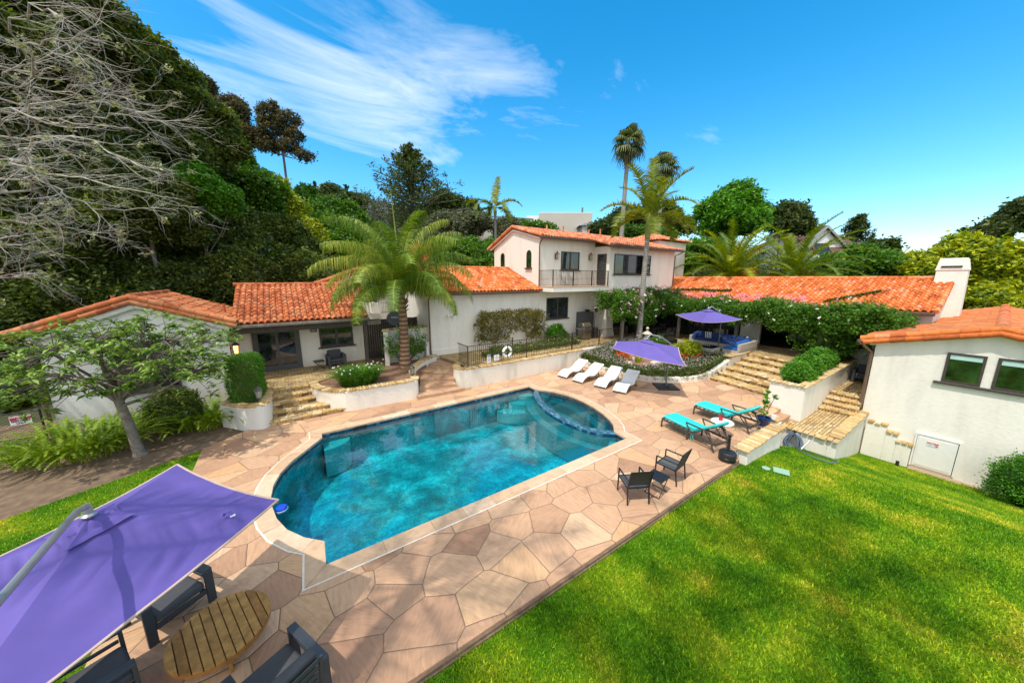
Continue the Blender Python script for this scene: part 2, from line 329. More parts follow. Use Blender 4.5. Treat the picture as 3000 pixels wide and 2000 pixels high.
    plain('iron_brown', (.06, .038, .026), .5, metal=.3, noise=.3, nscale=20); plain('iron_black', (.012, .012, .012), .5, noise=.2)
    plain('timber_dark', (.07, .058, .048), .75, noise=.35, nscale=4, bump=.5, bscale=30, stretch=(6, 6, .6)); plain('timber_grey', (.20, .17, .14), .8, noise=.35, nscale=5, bump=.6, bscale=30)
    plain('fence_wood', (.06, .05, .042), .8, noise=.35, nscale=4, bump=.4)
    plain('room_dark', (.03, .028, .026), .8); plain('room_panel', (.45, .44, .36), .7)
    plain('umbrella', (.115, .085, .34), .85, noise=.10, nscale=3, bump=.25, bscale=3.5); plain('umbrella_trim', (.48, .36, .30), .8)
    plain('alu_grey', (.42, .42, .43), .35, metal=.6, noise=.06); plain('pole_grey', (.17, .16, .165), .4, metal=.5, noise=.1)
    plain('plastic_black', (.014, .015, .017), .4, noise=.3, nscale=20)
    plain('sling_white', (.80, .80, .77), .8, noise=.05, bump=.15, bscale=150); plain('frame_black', (.018, .016, .015), .45, noise=.2)
    plain('teal', (.012, .56, .55), .8, noise=.10, nscale=5, bump=.3, bscale=12); plain('teal_piping', (.35, .75, .72), .8); plain('bronze', (.085, .07, .065), .45, metal=.4, noise=.25)
    plain('sling_grey', (.085, .09, .095), .7, noise=.12, nscale=40); plain('sling_black', (.03, .03, .03), .75, noise=.2, nscale=60)
    plain('alu_charcoal', (.055, .065, .078), .42, metal=.25, noise=.10); plain('cushion_charcoal', (.062, .066, .074), .92, noise=.16, nscale=8, bump=.5, bscale=9); plain('cushion_grey', (.13, .135, .14), .92, noise=.14, nscale=8, bump=.4, bscale=9)
    rndmat('teak', [(0, (.30, .145, .04)), (.4, (.44, .24, .07)), (.7, (.37, .19, .055)), (1, (.50, .29, .10))], .7, .4, 40, .45, 9, dark=((.15, .10, .05), 6, .66)); plain('teak_rim', (.34, .15, .035), .6, noise=.25, nscale=10)
    plain('wicker', (.40, .37, .33), .8, noise=.35, nscale=60, bump=.9, bscale=90); plain('cushion_blue', (.012, .045, .17), .85, noise=.15, bump=.3, bscale=10); plain('cushion_bright', (.01, .11, .40), .85, noise=.1, bump=.3, bscale=10)
    plain('white_paint', (.78, .77, .73), .6, noise=.04); plain('white_plastic', (.85, .85, .84), .4, noise=.03)
    m, N, L, out = nt('stripes'); p = N('BsdfPrincipled', i_Roughness=.85); tc = N('TexCoord'); sx = N('SeparateXYZ'); L(tc.outputs['Generated'], sx.inputs[0]); mu = N('Math', operation='MULTIPLY'); mu.inputs[1].default_value = 4.5; L(sx.outputs[0], mu.inputs[0]); fr = N('Math', operation='FRACT'); L(mu.outputs[0], fr.inputs[0]); r = ramp(N, [(.5, (.02, .03, .06)), (.52, (.85, .85, .85))], 'CONSTANT'); L(fr.outputs[0], r.inputs[0]); L(r.outputs[0], p.inputs['Base Color']); L(p.outputs[0], out.inputs[0])
    m, N, L, out = nt('rug'); p = N('BsdfPrincipled', i_Roughness=.95); tc = N('TexCoord'); w = N('TexBrick', offset=.5, i_Scale=3.0, i_Mortar_Size=.03, i_Brick_Width=.4, i_Row_Height=.12); w.inputs['Color1'].default_value = (.02, .02, .02, 1); w.inputs['Color2'].default_value = (.08, .07, .07, 1); w.inputs['Mortar'].default_value = (.6, .57, .52, 1); mp = N('Mapping'); mp.inputs['Rotation'].default_value = (0, 0, .78); L(tc.outputs['Object'], mp.inputs[0]); L(mp.outputs[0], w.inputs['Vector']); L(w.outputs['Color'], p.inputs['Base Color']); L(p.outputs[0], out.inputs[0])
    plain('steel', (.45, .44, .42), .3, metal=.8, noise=.1); plain('steel_lid', (.22, .19, .15), .35, metal=.6, noise=.2); plain('sign_white', (.80, .82, .85), .4, noise=.02); plain('sign_red', (.55, .012, .025), .45, noise=.04); plain('sign_black', (.01, .01, .012), .5)
    plain('stone_pale', (.50, .47, .40), .9, noise=.2, nscale=15, bump=.6, bscale=50); plain('dish_grey', (.085, .095, .105), .45, noise=.05); plain('hose_blue', (.10, .14, .20), .45, noise=.1); plain('pot_blue', (.008, .03, .13), .2, noise=.2)
    plain('lamp_frame', (.10, .095, .085), .5, noise=.2); plain('copper', (.30, .15, .08), .5, metal=.3, noise=.4, nscale=20); plain('lamp_glass', (.40, .40, .36), .15); plain('lamp_lit', (.9, .55, .2), .4, emit=((1, .5, .14), 3.5))
    plain('blue_float', (.01, .07, .60), .35, noise=.05); plain('valve_green', (.25, .42, .30), .7, noise=.08); plain('shingle_brown', (.12, .065, .05), .9, noise=.3, nscale=1.2, bump=.3, bscale=6); plain('roof_grey', (.13, .15, .18), .7, noise=.1, nscale=.5); plain('far_wall', (.50, .46, .41), .9, noise=.05, nscale=.4); plain('far_white', (.80, .80, .80), .8, noise=.03); plain('far_glass', (.06, .10, .16), .1, noise=.3, nscale=.3)
    plain('blind', (.42, .62, .58), .6)
    # bark
    rndmat('bark_grey', [(0, (.13, .11, .09)), (1, (.24, .21, .18))], .95, .9, 30, .4, 10); rndmat('bark_bare', [(0, (.30, .28, .24)), (1, (.50, .47, .40))], .95, .5, 30, .35, 6)
    for nm, c1, c2, sc_ in (('palm_bark', (.17, .155, .135), (.40, .37, .33), 16), ('queen_bark', (.14, .075, .04), (.36, .23, .14), 9)):
        m, N, L, out = nt(nm); p = N('BsdfPrincipled', i_Roughness=.9); tc = N('TexCoord'); w = N('TexWave', wave_type='BANDS', bands_direction='Z', i_Scale=sc_/6.28, i_Distortion=1.2, i_Detail=3); L(tc.outputs['Object'], w.inputs['Vector']); nz = N('TexNoise', i_Scale=5, i_Detail=6); L(tc.outputs['Object'], nz.inputs['Vector'])
        ad = N('Math', operation='MULTIPLY'); L(w.outputs['Fac'], ad.inputs[0]); L(nz.outputs[0], ad.inputs[1]); r = ramp(N, [(.1, c1), (.5, c2)]); L(ad.outputs[0], r.inputs[0]); L(r.outputs[0], p.inputs['Base Color']); bp = N('Bump', i_Strength=.6, i_Distance=.03); L(w.outputs['Fac'], bp.inputs['Height']); L(bp.outputs[0], p.inputs['Normal']); L(p.outputs[0], out.inputs[0])
    plain('crownshaft', (.22, .24, .02), .4, noise=.25, nscale=2)
    leafmat('oak_leaf', [(0, (.022, .042, .010)), (.35, (.058, .095, .016)), (.7, (.125, .175, .026)), (1, (.28, .31, .05))])
    leafmat('bronze_leaf', [(0, (.03, .038, .015)), (.5, (.085, .085, .035)), (1, (.19, .13, .06))])
    leafmat('lush_leaf', [(0, (.02, .055, .006)), (.4, (.055, .15, .012)), (.75, (.11, .25, .018)), (1, (.22, .36, .03))])
    leafmat('vivid_leaf', [(0, (.02, .07, .005)), (.4, (.06, .20, .010)), (.75, (.11, .31, .014)), (1, (.20, .42, .03))])
    leafmat('yellow_leaf', [(0, (.05, .10, .006)), (.35, (.18, .26, .012)), (.7, (.42, .46, .014)), (1, (.70, .62, .02))])
    leafmat('pine_leaf', [(0, (.018, .035, .010)), (.5, (.055, .085, .018)), (1, (.13, .16, .035))])
    leafmat('dark_leaf', [(0, (.018, .035, .010)), (.5, (.05, .085, .018)), (1, (.11, .16, .035))])
    leafmat('olive_leaf', [(0, (.05, .06, .03)), (.5, (.12, .14, .07)), (1, (.24, .26, .14))])
    leafmat('autumn_leaf', [(0, (.03, .035, .008)), (.4, (.10, .13, .015)), (.75, (.24, .19, .02)), (1, (.30, .12, .03))])
    leafmat('magnolia_leaf', [(0, (.05, .10, .015)), (.4, (.13, .24, .04)), (.8, (.28, .42, .09)), (1, (.55, .62, .28))], .2, .3)
    leafmat('fern_leaf', [(0, (.05, .12, .006)), (.5, (.17, .30, .014)), (1, (.42, .50, .03))])
    leafmat('palm_leaf', [(0, (.05, .08, .01)), (.4, (.12, .18, .018)), (.75, (.27, .31, .03)), (1, (.52, .45, .06))])
    leafmat('queen_leaf', [(0, (.04, .09, .010)), (.4, (.10, .20, .016)), (.7, (.22, .30, .03)), (1, (.55, .50, .10))])
    leafmat('date_leaf', [(0, (.04, .07, .01)), (.5, (.12, .20, .015)), (.85, (.25, .32, .02)), (1, (.65, .55, .02))])
    leafmat('fan_leaf', [(0, (.05, .05, .025)), (.5, (.09, .12, .03)), (1, (.30, .33, .12))])
    leafmat('dead_leaf', [(0, (.16, .09, .04)), (1, (.40, .24, .10))]); leafmat('moss', [(0, (.20, .22, .09)), (1, (.38, .40, .2))])
    leafmat('blade_leaf', [(0, (.03, .10, .01)), (.5, (.07, .20, .012)), (1, (.16, .34, .03))])
    leafmat('cover_leaf', [(0, (.03, .05, .010)), (.5, (.07, .12, .018)), (.85, (.13, .20, .03)), (1, (.25, .25, .06))])
    for nm, c1, c2 in (('petal_pink', (.80, .22, .42), (.95, .62, .75)), ('petal_lilac', (.50, .34, .44), (.88, .72, .80)), ('petal_white', (.8, .8, .75), (.95, .95, .92)), ('petal_orange', (.9, .30, .02), (.95, .5, .05)), ('petal_red', (.75, .03, .015), (.85, .12, .03)), ('date_orange', (.60, .20, .02), (.85, .42, .04)), ('petal_purple', (.40, .30, .70), (.6, .5, .85))):
        leafmat(nm, [(0, c1), (1, c2)], .3, .6)
mats()
# ------------------------------------------------------------------ terrain and setting
CA, SA = cos(.9742), sin(.9742)
LX = np.linspace(-20, 26, 185); LZ = np.interp(LX, [-20, 9, 11, 13, 15.5, 17.5, 20, 26], [-.10, -.10, -.13, -.33, -1.15, -1.72, -2.33, -2.7]); LZ = np.convolve(np.pad(LZ, 3, 'edge'), np.ones(7)/7, 'valid')
def lz(x, y=0):   # lawn falls away towards the guest house
    return float(np.interp(x, LX, LZ))
def hill_h(x, y):
    d = x*CA + y*SA; r = x*SA - y*CA; t = r / max(d, 1)
    amp = float(np.interp(t, [-1.6, -.67, -.2, 0, .26, .82, 1.6, 3], [40, 38, 30, 25, 20, 10, 5, 3]))
    q = min(max((d - 42) / 120, 0), 1); q = q*q*(3-2*q)
    near = lz(x) - .25 if y < 6 and x < 26 else -.3
    if y < 6 and x >= 26: near = -2.9 + min((x-26)/20, 1)*2.6
    if -4.5 < x < 15 and 4 < y < 15: near = -2.4
    return near + amp*q + (1.2*sin(x*.07)*cos(y*.06)*q)
def grid_axis(a, b, near, far):
    out = [0.0]; 
    while out[-1] < b: out.append(out[-1] + near + (far-near)*min(abs(out[-1])/150, 1))
    neg = [0.0]
    while neg[-1] > a: neg.append(neg[-1] - near - (far-near)*min(abs(neg[-1])/150, 1))
    return sorted(set(neg[1:] + out))
def heightfield(xs, ys, fn):
    X, Y = np.meshgrid(xs, ys); Zv = np.array([[fn(x, y) for x in xs] for y in ys])
    V = np.stack([X.ravel(), Y.ravel(), Zv.ravel()], 1); nx, ny = len(xs), len(ys)
    i = np.arange((nx-1)*(ny-1)); c = i % (nx-1); r = i // (nx-1); a = r*nx + c
    return V, np.stack([a, a+1, a+nx+1, a+nx], 1)
# ---- pool outlines
POOL = [(.10,6.25),(8.80,6.25),(8.86,6.80),(9.25,7.15),(9.52,7.55),(9.75,8.05),(9.95,8.7),(10.07,9.4),(10.10,10.05),(10.0,10.6),(9.82,11.1),(9.58,11.5),(9.36,11.75),(9.36,12.3),
        (.53,12.3),(.52,11.97),(.18,11.51),(-.34,10.8),(-.62,10.25),(-.76,9.72),(-.80,9.2),(-.76,8.7),(-.67,8.2),(-.49,7.7),(-.20,7.24),(.13,6.9)]
DAM_O = [(9.25,11.75),(8.95,11.4),(8.62,10.85),(8.36,10.2),(8.18,9.6),(8.09,9.0),(8.07,8.4),(8.13,7.85),(8.28,7.35),(8.50,6.98),(8.82,6.68)]
DAM_I = [(9.42,11.62),(9.15,11.25),(8.86,10.72),(8.62,10.1),(8.46,9.5),(8.37,8.95),(8.35,8.4),(8.40,7.9),(8.53,7.48),(8.73,7.15),(9.02,6.93)]
BENCH = [(9.05,12.27),(8.70,11.75),(8.30,11.0),(8.02,10.2),(7.84,9.5),(7.76,8.8),(7.78,8.1),(7.90,7.5),(8.08,7.05),(8.3,6.7),(8.4,6.3)]
def densify(pts, step, closed=True):
    out = []; n = len(pts)
    for i in range(n if closed else n-1):
        a, b = pts[i], pts[(i+1) % n]; L = hypot(b[0]-a[0], b[1]-a[1]); k = max(1, int(round(L/step)))
        for j in range(k): out.append((a[0]+(b[0]-a[0])*j/k, a[1]+(b[1]-a[1])*j/k))
    if not closed: out.append(pts[-1])
    return out
def offset(pts, d, closed=True):   # mitred offset; + is to the right of travel (outside for ccw loops)
    n = len(pts); out = []
    for i in range(n):
        p = pts[i]; a = pts[i-1] if (closed or i > 0) else None; b = pts[(i+1) % n] if (closed or i < n-1) else None
        def nrm(u, v):
            dx, dy = v[0]-u[0], v[1]-u[1]; L = hypot(dx, dy) or 1; return (dy/L, -dx/L)
        n1 = nrm(a, p) if a else nrm(p, b); n2 = nrm(p, b) if b else n1
        mx, my = n1[0]+n2[0], n1[1]+n2[1]; L2 = max(mx*mx+my*my, .35); out.append((p[0]+2*d*mx/L2, p[1]+2*d*my/L2))
    return out
def arc_path(pts, n=6):   # Catmull-Rom smoothing of an open path
    P = [pts[0]] + list(pts) + [pts[-1]]; out = []
    for i in range(1, len(P)-2):
        for j in range(n):
            t = j/n; a, b, c, d = (np.array(q, float) for q in P[i-1:i+3])
            out.append(tuple(.5*((2*b)+(-a+c)*t+(2*a-5*b+4*c-d)*t*t+(-a+3*b-3*c+d)*t**3)))
    out.append(tuple(pts[-1])); return out
def wall_run(b, pts, w, z0, z1):
    L, Rr = offset(pts, -w/2, False), offset(pts, w/2, False); n = len(pts)
    zs0 = z0 if isinstance(z0, list) else [z0]*n; zs1 = z1 if isinstance(z1, list) else [z1]*n
    V = [(*L[i], zs0[i]) for i in range(n)] + [(*Rr[i], zs0[i]) for i in range(n)] + [(*L[i], zs1[i]) for i in range(n)] + [(*Rr[i], zs1[i]) for i in range(n)]
    F = []
    for i in range(n-1):
        F += [(i, i+1, 2*n+i+1, 2*n+i), (n+i+1, n+i, 3*n+i, 3*n+i+1), (2*n+i, 2*n+i+1, 3*n+i+1, 3*n+i), (i+1, i, n+i, n+i+1)]
    F += [(0, 2*n, 3*n, n), (n-1, 2*n-1, 4*n-1, 3*n-1)]
    return b.add(V, F)
def cap_run(b, pts, w, z, sl=.115, h=.07):
    d = densify(pts, sl, False) if len(pts) < 400 else pts
    # resample evenly
    cum = [0]
    for i in range(1, len(pts)): cum.append(cum[-1] + hypot(pts[i][0]-pts[i-1][0], pts[i][1]-pts[i-1][1]))
    n = max(1, int(cum[-1]/sl)); xs = np.interp(np.linspace(0, cum[-1], n+1), cum, [p[0] for p in pts]); ys = np.interp(np.linspace(0, cum[-1], n+1), cum, [p[1] for p in pts])
    zs = np.interp(np.linspace(0, cum[-1], n+1), cum, z) if isinstance(z, list) else [z]*(n+1)
    for i in range(n):
        cx, cy = (xs[i]+xs[i+1])/2, (ys[i]+ys[i+1])/2; a = atan2(ys[i+1]-ys[i], xs[i+1]-xs[i]); l = hypot(xs[i+1]-xs[i], ys[i+1]-ys[i])
        m = Matrix.Rotation(a + random.uniform(-.04, .04), 3, 'Z') @ Matrix.Rotation(random.uniform(-.05, .05), 3, 'X')
        b.obox((cx+random.uniform(-.008, .008), cy+random.uniform(-.008, .008), zs[i]-h/2+random.uniform(-.01, .01)), l*.9, w+random.uniform(-.02, .03), h, m)
    return b
def stone_row(b, p, q, depth, z, side=1, h=.07):   # nosing of rounded edge stones; side=+1 puts depth to the left of p->q
    L = hypot(q[0]-p[0], q[1]-p[1]); a = atan2(q[1]-p[1], q[0]-p[0]); s = 0
    while s < L-.05:
        l = min(random.uniform(.16, .34), L-s); c = s+l/2; 
        b.obox((p[0]+cos(a)*c-sin(a)*depth/2*side, p[1]+sin(a)*c+cos(a)*depth/2*side, z-h/2+random.uniform(-.006, .01)), l-.014, depth+random.uniform(-.03, .03), h, Matrix.Rotation(a+random.uniform(-.02, .02), 3, 'Z')); s += l

def setting():
    xs = grid_axis(-320, 420, 2.2, 22); V, F = heightfield(xs, xs, hill_h)
    tag(np_mesh('ground', V, F, 'hillside', smooth=True), kind='structure')
    # lawn on the right
    xs = list(np.arange(-6, 21.6, .5)); ys = list(np.arange(-14, 3.61, .4)) + [3.6]
    V, F = heightfield(xs, ys, lambda x, y: lz(x)); tag(np_mesh('lawn', V, F, 'turf', smooth=True), kind='structure')
    LL = [(-2.6,13.2),(-5.7,11.62),(-9,9.9),(-15,7.2),(-15,2),(-3.0,2),(-2.72,6),(-2.65,10)]
    b = B().prism(LL, -.3, -.03, .5); struct('lawn_strip', b, 'turf')
    b = B().prism([(-2.62,13.18),(-1.2,14.4),(-1.2,18),(-30,24),(-30,1.5),(-14,1.5),(-15,7.2),(-9,9.9),(-5.7,11.62)], -.35, -.06, .5); struct('soil_bed', b, 'soil')
    # deck
    inner = densify(POOL, .25)
    outer = [(-2.7,3.6),(14,3.6),(14,5.05),(18,5.05),(18,8.2),(16.2,9.4),(15.3,11),(15.3,14.2),(-1.4,14.2),(-2.62,13.2),(-2.6,10),(-2.8,6.4)]
    struct('pool_deck', B().holed(outer, [offset(inner, .05)], -.16, 0), 'flagstone')
    struct('deck_footing', B().box(-2.7, 10.4, 3.53, 3.6, -.3, -.075).box(-2.7, 10.4, 3.56, 3.6, -.075, -.03), 'soil')
    return inner

inner = setting()
def pool():
    P = thing('swimming_pool', 'turquoise swimming pool with round ends and a built-in spa', 'swimming pool', (4, 9.3, 0))
    o1 = offset(inner, .34); b = B(); n = len(inner); i = 0
    cum = 0; k = 0
    while k < n:
        j = k; L = 0; lim = random.uniform(.7, 1.1)
        while j < n and L < lim:
            a, c = inner[j], inner[(j+1) % n]; L += hypot(c[0]-a[0], c[1]-a[1]); j += 1
            if j < n and inner[j] in [(.10,6.25),(8.80,6.25),(9.36,11.75),(9.36,12.3),(.53,12.3),(.52,11.97),(.13,6.9),(8.86,6.80)]: break
        ia = [inner[m % n] for m in range(k, j+1)]; oa = [o1[m % n] for m in range(k, j+1)]
        # shrink ends slightly for the joint
        def lerp(p, q, t): return (p[0]+(q[0]-p[0])*t, p[1]+(q[1]-p[1])*t)
        ia[0] = lerp(ia[0], ia[1], .03); oa[0] = lerp(oa[0], oa[1], .03)
        b.prism(oa + ia[::-1], -.05, .014+random.uniform(0, .003)); k = j
    mk('coping', b, 'coping_stone', P)
    o2 = offset(inner, .375); b = B(); 
    V = [(*p, .006) for p in o1] + [(*p, .006) for p in o2]; mk('grout_line', B().add(V, [(q, (q+1) % n, n+(q+1) % n, n+q) for q in range(n)]), 'grout', P)
    # basin: walls and floor
    ow = offset(inner, .04); V = [(*p, -.05) for p in ow] + [(*p, -1.35) for p in ow]
    b = B().add(V, [(q, (q+1) % n, n+(q+1) % n, n+q) for q in range(n)])
    tri = geometry.tessellate_polygon([[Vector((x, y, 0)) for x, y in ow]]); b.add([(*p, -1.35) for p in ow], [tuple(t) for t in tri])
    mk('basin', b, 'pool_plaster', P)
    fine = densify(POOL, .118); fin = offset(fine, .028); b = B(); nf = len(fine)
    for q in range(nf):
        a, c = fin[q], fin[(q+1) % nf]
        for z0, z1 in ((-.155, -.052), (-.262, -.161)):
            a2 = (a[0]+(c[0]-a[0])*.06, a[1]+(c[1]-a[1])*.06); b.add([(*a2, z0), (*c, z0), (*c, z1), (*a2, z1)], [(0, 1, 2, 3)])
    mk('tile_band', b, 'pool_tile', P)
    b = B(); off_ = offset(inner, .036); V = [(*p, -.05) for p in off_] + [(*p, -.27) for p in off_]; mk('tile_grout', B().add(V, [(q, (q+1) % n, n+(q+1) % n, n+q) for q in range(n)]), 'bench_plaster', P)
    # spa spillway wall
    do, di = densify(DAM_O, .115, False), densify(DAM_I, .115, False); k = min(len(do), len(di))
    do = [do[int(t)] for t in np.linspace(0, len(do)-1, k)]; di = [di[int(t)] for t in np.linspace(0, len(di)-1, k)]
    b = B().prism(do + di[::-1], -1.3, -.046); w = mk('spillway_wall', b, 'bench_plaster', P)
    b = B()
    for q in range(k-1):
        for r in range(3):
            t0, t1 = r/3+.02, (r+1)/3-.02
            pt = lambda s, t: (do[s][0]*(1-t)+di[s][0]*t, do[s][1]*(1-t)+di[s][1]*t)
            A, C, D, E_ = pt(q, t0), pt(q+1, t0), pt(q+1, t1), pt(q, t1); zc = lambda t: -.035+.03*sin(pi*t)
            mid = lambda p, c: (p[0]+(c[0]-p[0])*.05, p[1]+(c[1]-p[1])*.05)
            A, E_ = mid(A, C), mid(E_, D); b.add([(*A, zc(t0)), (*C, zc(t0)), (*D, zc(t1)), (*E_, zc(t1))], [(0, 1, 2, 3)], random.uniform(.55, 1))
        o = offset(do, .006, False)
        b.add([(*o[q], -.15), (*o[q+1], -.15), (*o[q+1], -.04), (*o[q], -.04)], [(0, 1, 2, 3)])
    mk('spillway_tile', b, 'pool_tile', w)
    # spa bench ring and floor
    spa_o = di + [(9.36, 7.2), (9.75,8.05),(9.95,8.7),(10.07,9.4),(10.10,10.05),(10.0,10.6),(9.82,11.1),(9.58,11.5)]
    spa_h = [(9.55,11.02),(9.18,10.2),(8.98,9.4),(8.95,8.6),(9.12,8.0),(9.35,8.05),(9.60,8.8),(9.74,9.6),(9.78,10.3),(9.72,10.85)]
    b = B().holed(spa_o[::-1], [spa_h], -.8, -.42); mk('spa_bench', b, 'bench_plaster', P)
    mk('spa_floor', B().prism(spa_h, -.95, -.78), 'step_plaster', P)
    b = B().prism([(9.42,11.62),(9.15,11.25),(9.42,11.0),(9.72,11.2),(9.6,11.5)], -.5, -.2); mk('spa_step', b, 'bench_plaster', P)
    # bench in the pool
    b = B().prism(BENCH + [(8.8, 6.3), (8.82, 6.68)] + DAM_O[::-1] + [(9.3, 12.27)], -1.3, -.50); mk('bench', b, 'bench_plaster', P)
    for zz, rr, c in ((-.30, .62, (9.33, 12.28)), (-.55, 1.05, (9.2, 12.28)), (-.80, 1.5, (9.0, 12.28))):
        b = B().prism([c] + [(c[0]-rr*cos(a), c[1]-rr*.72*sin(a)) for a in np.linspace(0, pi/2, 9)], -1.3, zz); mk('corner_step', b, 'step_plaster', P)
    b = B().prism([(.52, 12.28)] + [(.52+.85*sin(a), 12.28-.62*cos(a)) for a in np.linspace(0, pi/2, 9)], -1.3, -.34); mk('corner_step', b, 'step_plaster', P)
    b = B().prism([(8.84, 6.27)] + [(8.84-.6*sin(a), 6.27+.55*cos(a)) for a in np.linspace(0, pi/2, 9)], -1.3, -.3); mk('corner_step', b, 'step_plaster', P)
    mk('skimmer', B().box(1.52, 1.96, 12.29, 12.32, -.13, -.035), 'iron_black', P)
    for c in ((3.6, 8.6, -1.34), (9.35, 9.1, -.775), (9.72, 9.35, -.415)):
        mk('drain', B().lathe([(.11, 0), (.11, .012), (.08, .02)], c, 16), 'step_plaster', P)
    # water sheets
    wo = offset(inner, .02); 
    cut = [(x, y) for x, y in wo]
    tri = geometry.tessellate_polygon([[Vector((x, y, 0)) for x, y in wo]]); b = B().add([(*p, -.105) for p in wo], [tuple(t) for t in tri])
    o = struct('pool_water', b, 'water')
    b = B().prism(spa_o[::-1], -.07, -.068); tri = geometry.tessellate_polygon([[Vector((x, y, 0)) for x, y in spa_o]])
    struct('spa_water', B().add([(*p, -.068) for p in spa_o], [tuple(t) for t in tri]), 'water')
    f = solo('chlorine_floater', B().lathe([(.0, -.10), (.10, -.10), (.125, -.05), (.125, -.01), (.10, .02), (.03, .028)], (-.60, 8.72, -.06), 20), 'blue_float', 'blue round chlorine floater in the water at the curved pool edge', 'pool float', smooth=True)
    mk('rim', B().lathe([(.13, -.075), (.135, -.055), (.13, -.04)], (-.60, 8.72, -.06), 20), 'white_plastic', f, world=False)
pool()

def walls():
    # --- raised levels
    struct('patio', B().prism([(19.75,7.86),(21.6,7.8),(21.6,5.1),(25.2,5.0),(25.2,16.4),(19.2,16.4),(19.2,14.2),(19.75,13.2)], -.3, .93), 'cobble_cross')
    struct('walkway', B().prism([(7.0,14.2),(19.2,14.2),(19.2,17.4),(6.9,17.4),(6.78,17.04),(7.03,15.44)], -.3, .92), 'cobble')
    struct('cottage_terrace', B().prism([(-1.0,16.0),(.6,16.0),(1.0,16.3),(1.6,16.7),(3.4,17.2),(3.4,19.6),(-2.2,19.6),(-2.2,17.0)], -.3, .78), 'cobble')
    struct('planting_soil', B().prism([(.75,16.1),(.7,15.3),(1.0,14.7),(1.7,14.05),(4.2,13.9),(4.55,14.6),(5.0,15.6),(6.2,17.0),(6.35,18.6),(3.4,19.6),(3.4,17.2),(1.6,16.7)], -.3, .74), 'mulch')
    # left stone steps
    T = thing('stone_steps', 'broad rough stone steps climbing from the deck to the cottage porch', 'steps', (.2, 15, 0))
    lips = [((-1.05,13.97),(1.55,13.95),.155),((-.90,14.44),(1.0,14.33),.31),((-.86,14.9),(.72,15.05),.465),((-.83,15.36),(.64,15.45),.62),((-.83,15.86),(.62,15.88),.775)]
    for (a, c, z) in lips:
        back = 16.3
        b = B().prism([(a[0], a[1]+.05), (c[0], c[1]+.05), (min(c[0], .75), back), (a[0]+.05, back)], -.1, z-.03); mk('step', b, 'cobble', T)
        b = B(); stone_row(b, a, c, .16, z); mk('step_edge', b, 'cap_stone', T, bev=.018, seg=2)
        # loose courses of stone on the tread
        b = B()
        for k in range(2): stone_row(b, (a[0]+.02, a[1]+.17+.14*k), (min(c[0], 1.2 if k == 0 else .9)-.05, c[1]+.17+.14*k), .125, z-.004*k-.003, 1, .05)
        mk('step_course', b, 'cap_stone', T, bev=.012)
    # middle winding flagstone steps
    T = thing('winding_steps', 'winding flagstone steps between the palm bed and the fenced walkway', 'steps', (5.5, 15, 0))
    rl = [((4.25,13.56),(6.5,13.5)),((4.6,14.3),(6.25,13.85)),((4.9,15.05),(6.3,14.2)),((5.15,15.95),(6.42,14.55)),((5.9,16.5),(6.66,15.05)),((6.78,17.04),(7.03,15.44))]
    for i, (a, c) in enumerate(rl):
        z = .15*(i+1)
        nxt = [rl[j][0] for j in range(i+1, 6)]
        poly = [a, c] + ([rl[j][1] for j in range(i+1, 6)] if i < 5 else []) + [(7.2, 15.6), (7.2, 17.3)] + nxt[::-1]
        b = B().prism(poly, -.1, z-.055); mk('riser', b, 'coping_stone', T)
        ov = .025; dx, dy = c[0]-a[0], c[1]-a[1]; L = hypot(dx, dy); nx, ny = dy/L*ov, -dx/L*ov
        poly2 = [(a[0]+nx, a[1]+ny), (c[0]+nx, c[1]+ny)] + poly[2:]
        mk('tread', B().prism(poly2, z-.052, z+.001*i), 'flagstone', T)
    # big right steps
    T = thing('patio_steps', 'wide yellow stone steps from the pool deck up to the patio', 'steps', (19, 6.5, 0))
    lips = [((17.8,7.95),(17.25,5.0),.155),((18.5,7.9),(18.0,5.0),.31),((19.28,7.85),(18.8,5.0),.465),((20.1,7.8),(19.7,5.0),.62),((20.9,7.75),(20.45,5.0),.775),((21.65,7.75),(21.2,5.0),.93)]
    for (a, c, z) in lips:
        b = B().prism([(a[0]+.05, a[1]), (22.2, 7.9), (22.2, 5.0), (c[0]+.05, c[1])][::-1], -.1, z-.03); mk('step', b, 'cobble_cross', T)
        b = B(); stone_row(b, a, c, .17, z); mk('step_edge', b, 'cap_stone', T, bev=.018, seg=2)
        b = B()
        for k in range(4): stone_row(b, (a[0]+.17+.14*k, a[1]), (c[0]+.17+.14*k, c[1]), .125, z-.004-.002*k, 1, .05)
        mk('step_course', b, 'cap_stone', T, bev=.012)
    # --- walls
    W = thing('planter_wall', 'curved white planter wall with stone cap beside the porch steps', 'planter wall', (3, 14, 0))
    p1 = [(.62,16.1)] + arc_path([(.60,15.75),(.66,15.3),(.85,14.85),(1.2,14.35),(1.6,14.05)], 4) + arc_path([(1.9,14.0),(4.0,13.93),(4.33,14.02),(4.42,14.35)], 5)
    b = B(); wall_run(b, p1, .26, -.05, .80); mk('wall', b, 'stucco', W, bev=.03, seg=2)
    b = B(); cap_run(b, p1, .34, .865); mk('cap', b, 'cap_stone', W, bev=.015)
    W = thing('curved_wall', 'low curving white wall with stone cap left of the winding steps', 'garden wall', (5, 15.5, 0))
    p2 = arc_path([(4.42,14.5),(4.62,15.2),(5.0,15.85),(5.6,16.5),(6.5,17.15)], 6); zc = list(np.linspace(.93, 1.06, len(p2)))
    b = B(); wall_run(b, p2, .22, -.05, [z-.06 for z in zc]); mk('wall', b, 'stucco', W, bev=.02)
    b = B(); cap_run(b, p2, .30, zc); mk('cap', b, 'cap_stone', W, bev=.015)
    W = thing('retaining_wall', 'long white retaining wall with stone cap below the railing', 'retaining wall', (10, 14, 0))
